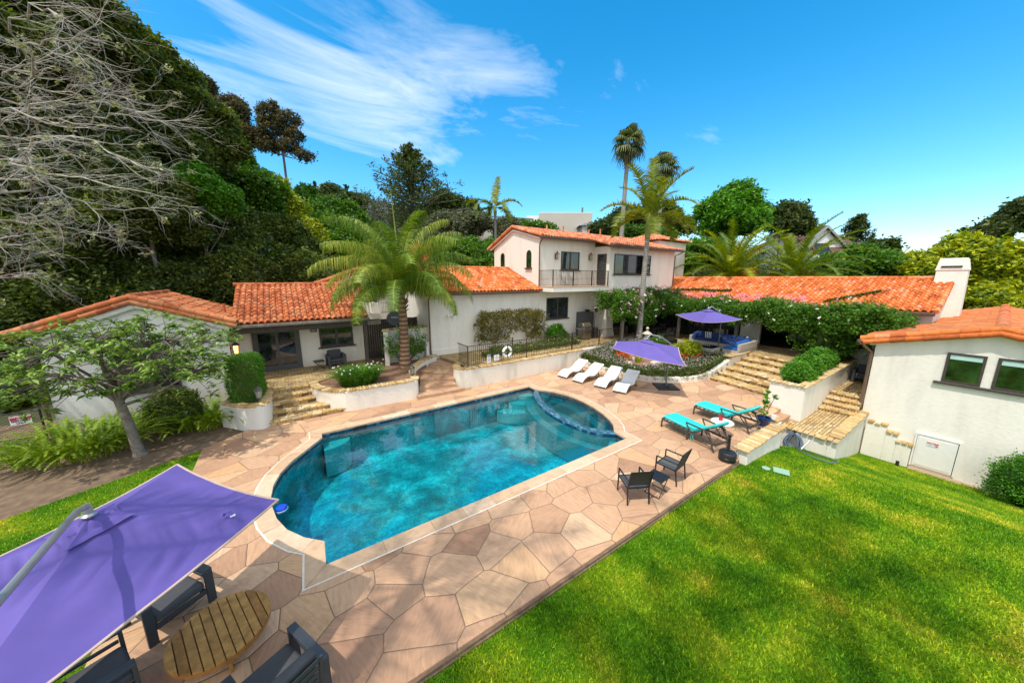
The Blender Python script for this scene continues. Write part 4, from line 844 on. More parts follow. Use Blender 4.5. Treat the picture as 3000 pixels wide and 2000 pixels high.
# ------------------------------------------------------------------ cottage
def cottage():
    C = thing('cottage', 'low white cottage with tiled gable and timber porch beside the pool steps', 'house', (-2, 19, 0))
    b = B().prismy([(-7.0,-.2),(-2.15,-.2),(-2.15,3.22),(-4.55,4.22),(-7.0,3.22)], 17.7, 17.95); b.box(-2.40,-2.15,17.952,19.3,-.2,3.22); b.box(-7.0,-6.75,17.952,24,-.2,3.22)
    mk('gable_wall', b, 'stucco_cool', C, bev=.05, seg=2)
    b = B().box(-2.148, 3.3, 19.3, 19.5, .6, 3.4); mk('porch_wall', b, 'stucco', C)
    b = B().prismx([(19.502,.6),(24.2,.6),(24.2,3.6),(21.7,4.68),(19.502,3.75)], 3.05, 3.3); mk('side_wall', b, 'stucco_cool', C)
    b = B().bar((-7.1,17.68,3.18), (-4.55,17.68,4.22), .34, .22).bar((-2.0,17.68,3.18), (-4.55,17.68,4.22), .34, .22); mk('eave_cove', b, 'stucco_cool', C, bev=.07, seg=3)
    # roofs
    b = B(); R0 = 4.50; E = 3.42; L = 5.0
    vl = Vector((2.85, 0, R0-E)); vr = Vector((-2.85, 0, R0-E))
    tiles(b, (-7.45,17.5,E), (0,1,0), vl, L, vl.length); tiles(b, (-1.78,17.5,E), (0,1,0), vr, L, vr.length)
    barrels(b, (-4.6,17.45,R0+.05), (-4.6,22.4,R0+.05), .11, .4); barrels(b, (-7.45,17.48,E+.02), (-4.62,17.48,R0+.02), .115, .42); barrels(b, (-1.78,17.48,E+.02), (-4.58,17.48,R0+.02), .115, .42)
    barrels(b, (-7.45,17.46,E-.14), (-4.62,17.46,R0-.14), .10, .42); barrels(b, (-1.78,17.46,E-.14), (-4.58,17.46,R0-.14), .10, .42); mk('gable_roof', b, 'tile_aged', C, smooth=True)
    b = B(); v = Vector((0, 4.1, 1.50)); tiles(b, (-2.0,17.62,3.30), (1,0,0), v, 5.35, v.length); barrels(b, (-2.1,21.75,4.86), (3.45,21.75,4.86), .10, .42)
    b.add([(-2.0,21.72,4.8),(3.35,21.72,4.8),(3.35,25.8,3.3),(-2.0,25.8,3.3)], [(0,1,2,3)], .5); tiles(b, (3.36,19.0,3.92), (1,0,0), v, .5, 2.9)
    mk('porch_roof', b, 'tile_aged', C, smooth=True)
    mk('gutter', B().box(-1.85,3.35,17.48,17.62,3.14,3.27), 'timber_grey', C, bev=.02); mk('gutter', B().box(-1.78,-1.66,17.5,19.0,3.26,3.38), 'gutter_brown', C, bev=.02)
    mk('porch_beam', B().box(-2.1,3.9,17.85,18.03,2.86,3.12), 'timber_dark', C, bev=.01)
    b = B()
    for k in range(9): x = -1.8+k*.62; b.box(x-.05, x+.05, 17.66, 19.3, 3.12, 3.24)
    mk('rafter_set', b, 'timber_dark', C); mk('porch_ceiling', B().box(-2.14,3.3,17.7,19.3,3.25,3.27), 'timber_dark', C)
    mk('porch_post', B().box(3.1,3.24,17.88,18.02,.78,2.86), 'timber_dark', C, bev=.01); mk('tail_beam', B().box(3.3,3.95,17.84,18.04,2.85,3.08), 'timber_grey', C, bev=.03, seg=2)
    # door and windows
    b = B().box(-1.5,-1.40,19.22,19.3,.8,2.85).box(.28,.38,19.22,19.3,.8,2.85).box(-1.40,.28,19.22,19.3,2.75,2.85).box(-.62,-.50,19.21,19.3,.8,2.75).box(-1.40,-1.28,19.23,19.3,.8,2.75).box(.16,.28,19.23,19.3,.8,2.75).box(-1.28,-.62,19.23,19.3,.8,1.05).box(-.5,.16,19.23,19.3,.8,1.05).box(-1.28,-.62,19.23,19.3,2.62,2.75).box(-.5,.16,19.23,19.3,2.62,2.75)
    d = mk('french_door', b, 'door_slate', C); mk('pane', B().box(-1.28,-.62,19.26,19.3,1.05,2.62), 'pane', d); mk('pane', B().box(-.5,.16,19.26,19.3,1.05,2.62), 'pane', d); mk('handle', B().lathe([(.03,0),(.035,.02)], (-.66,19.18,1.75), 8).lathe([(.03,0),(.035,.02)], (-.46,19.18,1.75), 8), 'iron_black', d)
    window(C, 'y', 19.3, 1.22, 2.78, 1.70, 2.74, 2, fr=.08)
    f = window(C, 'y', 17.7, -5.35, -3.75, 1.0, 2.45, 2, label='arched window half hidden by the small tree'); mk('arch', B().prismy([(-5.35,2.452),(-3.75,2.452)] + [(-4.55+.8*cos(a), 2.452+.45*sin(a)) for a in np.linspace(0.05, pi-.05, 9)], 17.62, 17.68), 'frame_dark', f)
    downpipe(C, [(-7.12,17.66,3.2),(-7.12,17.66,-.1)], 'pipe_brown', .07)
    for x, y, z in ((-5.6,19.6,4.15),(-2.3,19.3,3.7)): mk('roof_vent', B().tube([(x,y,z-.2),(x,y,z+.38)], .055, 8), 'tile_aged', C)
    mk('house_number', B().box(.86,1.14,19.25,19.3,2.52,2.68), 'iron_black', C)
    return C
C_ = cottage()
txt('number', '829', .13, 'sign_white', bpy.data.objects['house_number'], (1.0,19.25,2.60), (1,0,0), (0,0,1))
lantern('wall_lantern', 'glowing lantern on the cottage corner above the clipped hedge', (-2.15,17.9,2.25), (1,0), 1.2, 'lamp_lit', 'iron_black')

# ------------------------------------------------------------------ guest house at right
def guest():
    G = thing('guest_house', 'white guest house with orange tiled gable at the lawn edge', 'house', (21, 0, -2.3))
    b = B().prismx([(-2.98,-3.2),(2.66,-3.2),(2.66,2.62),(-.16,3.28),(-2.98,2.62)], 20.1, 20.4); b.box(20.402, 34, 2.42, 2.66, -3.2, 2.62); mk('wall', b, 'stucco', G)
    b = B().bar((20.02,2.86,2.52), (20.02,-.16,3.29), .2, .16).bar((20.02,-3.2,2.52), (20.02,-.16,3.29), .2, .16); mk('eave_cove', b, 'stucco', G, bev=.06, seg=2)
    b = B(); v = Vector((0, -3.21, .80)); tiles(b, (19.88,3.05,2.68), (1,0,0), v, 15.5, v.length); v2 = Vector((0, 3.21, .80)); tiles(b, (19.88,-3.37,2.68), (1,0,0), v2, 15.5, v2.length)
    mk('roof', b, 'tile_mossy', G, smooth=True)
    b = B(); barrels(b, (19.86,-.16,3.55), (35.2,-.16,3.55), .15, .40); mk('ridge', b, 'tile_pale', G, smooth=True)
    b = B(); barrels(b, (19.90,3.1,2.70), (19.90,-.16,3.50), .115, .42); barrels(b, (19.90,-3.42,2.70), (19.90,-.16,3.50), .115, .42); barrels(b, (19.86,3.1,2.55), (19.86,-.16,3.35), .11, .42); barrels(b, (19.86,-3.42,2.55), (19.86,-.16,3.35), .11, .42); mk('rake_tiles', b, 'tile_orange', G, smooth=True)
    window(G, 'x', 20.1, -.03, .83, 1.40, 2.50, 1, sill=False, pane='pane_green', blind=.17); window(G, 'x', 20.1, -1.12, -.25, 1.40, 2.50, 1, sill=False, pane='pane_green', blind=.17)
    mk('long_sill', B().box(19.98, 20.1, -1.6, 1.0, 1.30, 1.385), 'frame_dark', G, bev=.01)
    downpipe(G, [(19.75,3.06,2.62),(19.85,2.95,2.4),(20.05,2.74,2.15),(20.05,2.74,-.42)], 'pipe_brown', .055); mk('gutter', B().box(19.75,35,3.06,3.19,2.52,2.66), 'gutter_brown', G, bev=.02)
    # hatch door
    b = B().box(20.02,20.1,.0,.05,-2.15,-.77).box(20.02,20.1,1.05,1.10,-2.15,-.77).box(20.02,20.1,.05,1.05,-.83,-.77); mk('hatch_frame', b, 'white_paint', G); d = mk('hatch_door', B().box(20.04,20.1,.07,1.04,-2.12,-.84).box(20.025,20.04,.12,.99,-2.05,-.9), 'white_paint', G, bev=.004)
    mk('hatch_gap', B().box(20.06,20.1,.05,.07,-2.14,-.83), 'iron_black', d)
    # stepped garden wall in front of the house
    b = B().box(19.9, 20.095, 1.85, 2.45, -3, -.80).box(19.9, 20.095, 1.53, 1.848, -3, -1.05).box(19.9, 20.095, 1.12, 1.528, -3, -1.34); mk('stepped_wall', b, 'stucco', G, bev=.015)
    b = B()
    for y0, y1, z in ((1.83,2.42,-.70),(1.50,1.84,-.96),(1.08,1.55,-1.26)): b = B(); cap_run(b, [(19.97,y1),(19.97,y0)], .26, z, .15, .11); mk('stepped_cap', b, 'cap_stone', G, bev=.03, seg=2)
    struct('gravel_strip', B().box(19.5,20.1,-.2,1.1,-2.9,-2.235).box(19.6,20.1,-6,-.21,-2.9,-2.26), 'gravel_path')
guest()
def sign_board(name, label, c, r, u, w, h, parts, mat='sign_white', th=.01):
    """flat printed board: parts = list of ('band'|'text'|'oval', ...) in board units, origin at the centre"""
    t = thing(name, label, 'sign', c); r = Vector(r).normalized(); u = Vector(u).normalized(); n = r.cross(u); C0 = Vector(c)
    m = Matrix((r, u, n)).transposed()
    mk('board', B().obox(C0, w, h, th, m), mat, t)
    for p in parts:
        if p[0] == 'band': mk('colour_band', B().obox(C0+r*p[1]+u*p[2]+n*(th/2+.001), p[3], p[4], .003, m), p[5], t)
        elif p[0] == 'oval':
            pts = [C0+r*(p[1]+p[3]/2*cos(a))+u*(p[2]+p[4]/2*sin(a))+n*(th/2+.003) for a in np.linspace(0, 2*pi, 20, False)]; mk('colour_oval', B().add(pts, [tuple(range(20))]), p[5], t)
        else: txt('lettering', p[3], p[4], p[5], t, C0+r*p[1]+u*p[2]+n*th/2, r, u, .004, bold=p[6] if len(p) > 6 else 0)
    return t
RX = (0,-1,0); UZ = (0,0,1)
sign_board('warning_sign', 'small red and white restricted area sign on the hatch door', (20.015,.64,-1.10), RX, UZ, .30, .17, [('band',-.0,.045,.28,.07,'sign_red'),('text',-.0,.055,'RESTRICTED',.045,'sign_white',.001),('text',-.02,.022,'AREA',.035,'sign_white',.001),('text',-.05,-.02,'AUTHORIZED PERSONNEL',.017,'sign_black'),('text',-.05,-.045,'ONLY',.022,'sign_black'),('oval',.095,-.035,.09,.06,'sign_red'),('text',.095,-.035,'STOP',.024,'sign_white')])
# ------------------------------------------------------------------ furniture
def dirv(a): return (cos(a), sin(a))
def canopy(corners, hub, sag=.10, n=14, wr=.012, seed=0):
    """square parasol cloth between four corners and a raised hub"""
    rg = random.Random(seed); V = []; F = []; h = Vector(hub); cs = [Vector(c) for c in corners]
    for k in range(4):
        a, c = cs[k], cs[(k+1) % 4]; base = len(V)
        for i in range(n+1):
            t = i/n
            for j in range(n+1):
                u = j/n; e = a.lerp(c, u); p = h.lerp(e, t); s = 4*u*(1-u)
                p.z -= sag*s*t*(1-.15*t) + .03*sin(pi*t)*.5
                mid = ((a+c)/2 - h); mid.z = 0; p -= mid.normalized()*(.025*s*t*t)
                p.z += wr*(sin(9*t+7*u*t+seed)+.7*sin(15*u+3*k+seed*2)+.5*sin(23*u*t+5*t))*t*(1.05-t)*2.4*s
                V.append(tuple(p))
        for i in range(n):
            for j in range(n):
                q = base+i*(n+1)+j; F.append((q, q+1, q+n+2, q+n+1))
    return V, F
def umbrella(label, corners, hub, pole, pole_top, arm, base_z, seed, sag=.10, group='violet cantilever parasols', strap=None, wr=.012, basebox=True):
    U = thing('cantilever_umbrella', label, 'parasol', (pole[0], pole[1], base_z), 0, group)
    V, F = canopy(corners, hub, sag, 16, wr, seed); b = B().add(V, F, .5); o = mk('canopy', b, 'umbrella', U, smooth=True)
    b = B(); n = 16
    for k in range(4):
        base = k*(n+1)**2 + n*(n+1)
        for j in range(n):
            p, q = V[base+j], V[base+j+1]; b.bar(Vector(p)+Vector((0, 0, .004)), Vector(q)+Vector((0, 0, .004)), .03, .012)
    mk('trim', b, 'umbrella_trim', o)
    h = Vector(hub); sm = [h + (Vector(c)-h)*.20 + Vector((0, 0, .035)) for c in corners]
    V2, F2 = canopy(sm, h+Vector((0, 0, .07)), .02, 8, .03, seed+3); mk('vent', B().add(V2, F2, .5), 'umbrella', o, smooth=True)
    b = B()
    for c in corners: b.bar(h-Vector((0, 0, .06)), Vector(c)-Vector((0, 0, .03)), .025, .025)
    mk('rib_set', b, 'alu_grey', U)
    mk('arm', B().tube(arm, .030, 10), 'alu_grey', U, smooth=True); mk('hub', B().lathe([(.06, .06), (.065, .08), (.04, .10), (.035, .17), (.03, .20)], hub, 16), 'alu_grey', U, smooth=True)
    mk('pole', B().tube([(pole[0], pole[1], base_z+.03), pole_top], .034, 12), 'pole_grey', U, smooth=True)
    mk('crank', B().tube([Vector(pole_top)*.45+Vector((pole[0], pole[1], base_z))*.55, Vector(pole_top)*.45+Vector((pole[0], pole[1], base_z))*.55+Vector((.08, -.08, 0))], .03, 8), 'pole_grey', U)
    mk('strut', B().tube([Vector(pole_top)-Vector((0, 0, .35)), Vector(arm[-2])*.5+Vector(arm[-1])*.5], .016, 6), 'alu_grey', U)
    if basebox:
        a = R(52)
        for k in range(4):
            m = Matrix.Rotation(a+k*pi/2, 3, 'Z'); b = B(); s = .50; pts = [(.04,.04),(s,.04),(s,s),(.04,s)]
            P = [m @ Vector((x-.02, y-.02, 0)) + Vector((pole[0], pole[1], base_z)) for x, y in pts]
            b.add([(p.x, p.y, base_z) for p in P]+[(p.x, p.y, base_z+.07) for p in P], [(3,2,1,0),(4,5,6,7),(0,1,5,4),(1,2,6,5),(2,3,7,6),(3,0,4,7)]); mk('base_weight', b, 'plastic_black', U, bev=.02, seg=2)
    if strap:
        s0 = Vector(strap); b = B(); pts = [s0, s0+Vector((.02, -.03, .05)), s0+Vector((.07, -.06, .06)), s0+Vector((.10, -.11, .03))]
        for p, q in zip(pts, pts[1:]): b.bar(p, q, .035, .006)
        mk('strap', b, 'umbrella', o); mk('buckle', B().obox(pts[-1], .05, .03, .012), 'white_plastic', o)
    return U
umbrella('large violet parasol in the foreground above the grey armchairs', [(-1.756,7.17,2.2),(-3.6,5.17,2.2),(-2.24,3.17,2.2),(-.378,5.17,2.2)], (-2.0,5.17,2.62), (-1.62,1.9), (-1.62,1.9,3.15), [(-2.0,5.17,2.80),(-1.985,4.95,2.87),(-1.87,3.6,3.0),(-1.7,2.2,3.14),(-1.62,1.7,3.12)], 0, 1, .08, wr=.028, strap=(-.92,5.02,2.30))
umbrella('violet parasol standing on the pool deck by the white loungers', [(11.6,9.4,2.2),(13.5,6.95,1.6),(15.0,8.2,2.0),(13.2,10.3,2.15)], (13.4,8.8,2.40), (14.78,8.51), (14.78,8.51,2.12), [(13.4,8.8,2.50),(13.6,8.78,2.66),(14.2,8.65,2.52),(14.78,8.51,2.18),(14.95,8.47,2.02)], 0, 5, .13, strap=(13.15,7.1,1.80))
umbrella('violet parasol over the blue sofa on the upper patio', [(19.7,11.1,3.0),(17.2,8.3,3.0),(20.35,7.74,3.0),(22.85,10.5,3.0)], (20.0,9.4,3.40), (20.84,9.01), (20.84,9.01,2.95), [(20.02,9.38,3.48),(20.15,9.3,3.58),(20.6,9.1,3.30),(20.98,8.94,2.95),(21.1,8.89,2.78)], .93, 9, .10)

def lounger():
    t = thing('sun_lounger', '', 'sun lounger'); W = .60
    prof = [(0,.10),(.12,.20),(.30,.30),(.48,.345),(.66,.33),(.85,.285),(1.02,.285),(1.2,.36),(1.4,.47),(1.62,.60),(1.84,.70)]
    pr = arc_path(prof, 4)
    b = B(); n = len(pr)
    V = []
    for (x, z) in pr:
        for (y, dz) in ((-W/2-.012,-.055),(-W/2-.012,.0),(-W/2+.02,.018),(0,.012),(W/2-.02,.018),(W/2+.012,0),(W/2+.012,-.055)): V.append((x, y, z+dz))
    F = [(i*7+j, i*7+j+1, (i+1)*7+j+1, (i+1)*7+j) for i in range(n-1) for j in range(6)]; F += [(0,1,2,3,4,5,6), tuple((n-1)*7+j for j in range(6, -1, -1))]
    mk('cover', b.add(V, F), 'sling_white', t, smooth=True)
    b = B()
    for s in (-1, 1): b.tube([(x, s*(W/2-.02), z-.05) for x, z in pr], .022, 6)
    b.bar((0.01,-W/2,.07),(0.01,W/2,.07),.03,.04); b.bar((1.84,-W/2,.66),(1.84,W/2,.66),.03,.04); mk('frame', b, 'frame_black', t)
    for x, z in ((.03,.10),(.62,.30),(1.38,.42)):
        for s in (-1, 1): mk('leg', B().tube([(x, s*(W/2-.02), z-.04), (x+(.12 if x > 1 else 0), s*(W/2-.01), 0)], .017, 6), 'frame_black', t)
    mk('cross_bar', B().bar((1.49,-W/2,.05),(1.49,W/2,.05),.025,.025), 'frame_black', t)
    p = B().obox((1.62, 0, .645), .24, .36, .055, Matrix.Rotation(-R(31), 3, 'Y')); mk('pillow', p, 'sling_white', t, bev=.02, seg=2)
    return t
L0 = lounger(); GL = 'white sun loungers in a row behind the spa'
L0.location = (11.66, 12.47, 0); L0.rotation_euler = (0, 0, .12); L0['label'] = 'leftmost white lounger of the row, nearest the retaining wall'; L0['group'] = GL
for (x, y, a, l) in ((11.72,11.41,.12,'second white lounger from the retaining wall, in a row'), (12.02,10.21,.25,'third white lounger in the row behind the spa'), (12.18,9.21,.30,'rightmost white lounger, the one nearest the deck parasol')): dup(L0, (x, y, 0), a, l, GL)

def chaise():
    t = thing('chaise_longue', '', 'chaise longue'); W = .70
    b = B()
    for s in (-1, 1): b.bar((0, s*W/2, .30), (1.95, s*W/2, .27), .045, .06)
    b.bar((0,-W/2,.30),(0,W/2,.30),.045,.06); b.bar((1.95,-W/2,.25),(1.95,W/2,.25),.04,.05)
    for k in range(7): b.bar((.15+.17*k,-W/2,.30),(.15+.17*k,W/2,.30),.05,.015)
    mk('frame', b, 'bronze', t, bev=.008)
    b = B()
    for s in (-1, 1): b.bar((1.22, s*.28, .32), (1.90, s*.28, .80), .035, .03)
    for k in range(5): b.bar((1.25+.155*k,-.28,.335+.11*k),(1.25+.155*k,.28,.335+.11*k),.06,.012)
    mk('back_frame', b, 'bronze', t)
    for s in (-1, 1):
        mk('leg', B().bar((.02, s*W/2, .28), (-.0, s*W/2, 0), .045, .045), 'bronze', t, bev=.006); mk('leg', B().bar((1.05, s*W/2, .30), (1.04, s*W/2, 0), .045, .05), 'bronze', t, bev=.006)
        mk('leg', B().tube([(1.60, s*W/2, .58), (1.78, s*W/2, .50), (1.88, s*W/2, .32), (1.90, s*W/2, .15), (1.98, s*W/2, .03)], .028, 8), 'bronze', t, smooth=True)
        b = B().tube([(1.06, s*W/2, .30), (1.10, s*(W/2+.02), .40), (1.03, s*(W/2+.03), .50), (1.0, s*(W/2+.03), .56)], .022, 8); b.bar((.98, s*(W/2+.03), .585), (1.66, s*(W/2+.02), .585), .055, .03); b.bar((1.66, s*(W/2+.02), .585), (1.80, s*W/2, .54), .055, .03); mk('armrest', b, 'bronze', t)
        mk('back_prop', B().bar((1.55, s*.26, .52), (1.80, s*.28, .26), .03, .02), 'bronze', t)
    mk('cushion', B().obox((.62, 0, .385), 1.22, W-.06, .09, Matrix.Rotation(R(.9), 3, 'Y')), 'teal', t, bev=.03, seg=3)
    mk('back_cushion', B().obox((1.58, 0, .625), .82, W-.08, .085, Matrix.Rotation(-R(35), 3, 'Y')), 'teal', t, bev=.03, seg=3)
    b = B()
    for s in (-1, 1): b.tube([(.03, s*(W/2-.035), .42), (1.22, s*(W/2-.035), .40), (1.27, s*(W/2-.045), .425), (1.93, s*(W/2-.045), .89)], .007, 5)
    b.tube([(.01,-W/2+.035,.42),(.01,W/2-.035,.42)], .007, 5); b.tube([(1.93,-W/2+.045,.89),(1.93,W/2-.045,.89)], .007, 5); mk('piping', b, 'teal_piping', t)
    b = B().tube([(1.2,-W/2,.30),(1.19,-W/2-.03,.18),(1.22,-W/2-.02,.08)], .008, 5).tube([(1.22,-W/2,.30),(1.27,-W/2-.03,.2),(1.29,-W/2-.02,.07)], .008, 5); mk('tie', b, 'teal', t)
    b = B().tube([(1.92,-.25,.16),(2.14,-.25,.17),(2.18,-.2,.18),(2.18,.2,.18),(2.14,.25,.17),(1.92,.25,.16)], .016, 6); mk('pull_bar', b, 'alu_grey', t)
    return t
T0 = chaise(); T0.location = (10.93, 6.06, 0); T0.rotation_euler = (0, 0, R(-101)); T0['label'] = 'teal cushioned chaise nearest the pool, beside the empty parasol stand'; T0['group'] = 'teal chaises on the deck'
dup(T0, (13.0, 6.04, 0), R(-95), 'teal cushioned chaise farther from the pool, beside the blue pot', 'teal chaises on the deck')

def side_table():
    t = thing('round_side_table', 'small pale round table between the two teal chaises', 'side table', (11.62,4.62,0))
    mk('table_top', B().lathe([(.33,.47),(.34,.485),(.33,.50)], (11.62,4.62,0), 28), 'white_paint', t, smooth=True)
    for k in range(3): a = k*2.09; mk('leg', B().tube([(11.62+.2*cos(a),4.62+.2*sin(a),.47),(11.62+.05*cos(a),4.62+.05*sin(a),.25),(11.62+.24*cos(a),4.62+.24*sin(a),0)], .012, 6), 'bronze', t)
side_table()
def arm_chair():
    t = thing('armchair', '', 'chair'); w = .26
    for s in (-1, 1):
        mk('leg', B().bar((.26, s*w, .60), (.27, s*w, 0), .028, .028), 'frame_black', t); mk('leg', B().bar((-.24, s*w, .44), (-.30, s*w, 0), .028, .028), 'frame_black', t)
        mk('armrest', B().bar((.27, s*w, .61), (-.28, s*w, .60), .035, .028), 'frame_black', t, bev=.005)
    b = B()
    for s in (-1, 1): b.bar((.24, s*w, .42), (-.24, s*w, .40), .025, .03); b.bar((-.24, s*w, .40), (-.38, s*w, .88), .028, .022)
    b.bar((.24,-w,.42),(.24,w,.42),.025,.03).bar((-.24,-w,.40),(-.24,w,.40),.025,.03).bar((-.38,-w,.88),(-.38,w,.88),.025,.025).bar((-.27,-w,.50),(-.27,w,.50),.02,.02); mk('frame', b, 'frame_black', t)
    mk('seat', B().add([(.24,-w,.425),(.24,w,.425),(0,w,.412),(0,-w,.412),(-.23,-w,.41),(-.23,w,.41)], [(0,1,2,3),(3,2,5,4)]), 'sling_grey', t)
    mk('backrest', B().add([(-.275,-w,.52),(-.275,w,.52),(-.315,w,.68),(-.315,-w,.68),(-.375,-w,.865),(-.375,w,.865)], [(0,1,2,3),(3,2,5,4)]), 'sling_black', t)
    return t
K0 = arm_chair(); K0.location = (6.45, 4.30, 0); K0.rotation_euler = (0, 0, R(61)); K0['label'] = 'black sling chair with its back to the lawn, left of the folding table'; K0['group'] = 'black sling chairs at the pool edge'
dup(K0, (7.93, 4.24, 0), R(96), 'black sling chair right of the folding table, turned to the pool', 'black sling chairs at the pool edge')
def fold_table(label, c, z, a, s=.42, h=.45, sy=None):
    t = thing('folding_table', label, 'side table', (*c, z), a); sy = sy or s
    t.rotation_euler = (0, 0, a)
    b = B()
    for k in range(6): b.box(-s/2+s*k/6+.003, -s/2+s*(k+1)/6-.003, -sy/2, sy/2, h-.02, h)
    b.box(-s/2, s/2, -sy/2, -sy/2+.02, h-.035, h-.018).box(-s/2, s/2, sy/2-.02, sy/2, h-.035, h-.018); mk('table_top', b, 'plastic_black', t, world=False)
    for y in (-sy/2+.03, sy/2-.03):
        for q in (-1, 1): mk('leg', B().bar((-q*s*.45, y, h-.03), (q*s*.5, y+(.008 if q > 0 else -.008), 0), .016, .016), 'frame_black', t, world=False)
    mk('foot_bar', B().bar((s*.5,-sy/2+.03,.01),(s*.5,sy/2-.03,.01),.016,.016), 'frame_black', t, world=False); mk('foot_bar', B().bar((-s*.5,-sy/2+.03,.01),(-s*.5,sy/2-.03,.01),.016,.016), 'frame_black', t, world=False)
    return t
fold_table('small black folding table between the two black sling chairs', (7.08, 4.08), 0, R(3)); fold_table('small black folding table under the porch beside the grey armchair', (1.02, 18.45), .78, R(5), .45, .42)
def patio_chair():
    t = thing('cushioned_armchair', '', 'armchair'); m = 'alu_charcoal'
    for s in (-1, 1):
        mk('leg', B().box(.35,.39, s*.36-.055, s*.36+.055, 0, .57), m, t, bev=.005); mk('leg', B().box(-.40,-.36, s*.36-.055, s*.36+.055, 0, .57), m, t, bev=.005)
        mk('armrest', B().box(-.40,.39, s*.36-.055, s*.36+.055, .571, .605), m, t, bev=.005); mk('side_rail', B().box(-.355,.345, s*.36-.02, s*.36+.02, .42, .46), m, t, bev=.004)
    b = B().box(.352,.388,-.30,.30,.20,.28).box(-.388,-.352,-.30,.30,.20,.28).box(-.35,.35,-.31,-.27,.20,.27).box(-.35,.35,.27,.31,.20,.27)
    for k in range(5): b.box(-.35+.14*k,-.28+.14*k,-.268,.268,.235,.255)
    mk('seat_frame', b, m, t, bev=.004)
    b = B()
    for k in range(4): b.bar((-.385-.02*k,-.30,.36+.115*k),(-.385-.02*k,.30,.36+.115*k),.015,.065)
    b.bar((-.37,-.30,.28),(-.46,-.30,.76),.035,.03).bar((-.37,.30,.28),(-.46,.30,.76),.035,.03); mk('back_frame', b, m, t, bev=.003)
    mk('seat_cushion', B().box(-.27,.37,-.30,.30,.285,.42), 'cushion_charcoal', t, bev=.045, seg=4); c = mk('back_cushion', B().obox((-.305, 0, .60), .13, .58, .42, Matrix.Rotation(-R(11), 3, 'Y')), 'cushion_charcoal', t, bev=.045, seg=4)
    mk('piping', B().tube([(.365,-.28,.36),(.365,.28,.36)], .008, 5).tube([(-.24,.295,.36),(.35,.295,.36)], .008, 5).tube([(-.24,-.295,.36),(.35,-.295,.36)], .008, 5), 'cushion_charcoal', t)
    return t
A0 = patio_chair(); GA = 'charcoal cushioned armchairs around the wooden table'
A0.location = (-2.02, 6.61, 0); A0.rotation_euler = (0, 0, R(-54)); A0['label'] = 'charcoal armchair half under the large parasol, behind the wooden table'; A0['group'] = GA
dup(A0, (-2.50, 5.46, 0), R(24), 'charcoal armchair cut by the lower left frame edge, beside the parasol', GA); dup(A0, (-.57, 4.22, 0), R(115), 'charcoal armchair nearest the viewer, right of the wooden table', GA)
dup(A0, (1.80, 18.62, .78), R(-86), 'grey cushioned armchair under the cottage porch window', 'armchairs'); dup(A0, (23.63, 3.3, .08), R(185), 'grey cushioned armchair at the end of the narrow side passage', 'armchairs')
def wood_table():
    c = Vector((-1.24, 5.46, 0)); t = thing('round_coffee_table', 'low round slatted wooden table beside the large violet parasol', 'coffee table', c); r = .57; z = .38
    b = B(); n = 11; a = R(17); w = 2*r/n; m = Matrix.Rotation(a, 3, 'Z')
    for k in range(n):
        x0 = -r+w*k+.006; x1 = -r+w*(k+1)-.006; q = 5; top = []; 
        xs = [x0+(x1-x0)*i/q for i in range(q+1)]; up = [(x, sqrt(max((r-.002)**2-x*x, 1e-6))) for x in xs]; pts = up + [(x, -y) for x, y in up[::-1]]
        P = [m @ Vector((x, y, 0)) + c for x, y in pts]; b.prism([(p.x, p.y) for p in P][::-1], z-.03, z, random.random())
    mk('table_top', b, 'teak', t, bev=.003); mk('dark_underlay', B().lathe([(r-.04, z-.06), (r-.04, z-.035)], c, 24), 'iron_black', t); mk('rim', B().lathe([(r-.03, z-.085), (r-.005, z-.085), (r-.003, z-.031), (r-.03, z-.031)], c, 48), 'teak_rim', t, smooth=True)  # added black disc under the slats paints the shade in the gaps
    for k in range(3):
        q = a+k*2.094+.5; p = c+Vector((cos(q)*.40, sin(q)*.40, 0)); mk('leg', B().obox(p+Vector((0, 0, .15)), .10, .035, .30, Matrix.Rotation(q, 3, 'Z')), 'teak', t, bev=.004)
wood_table()
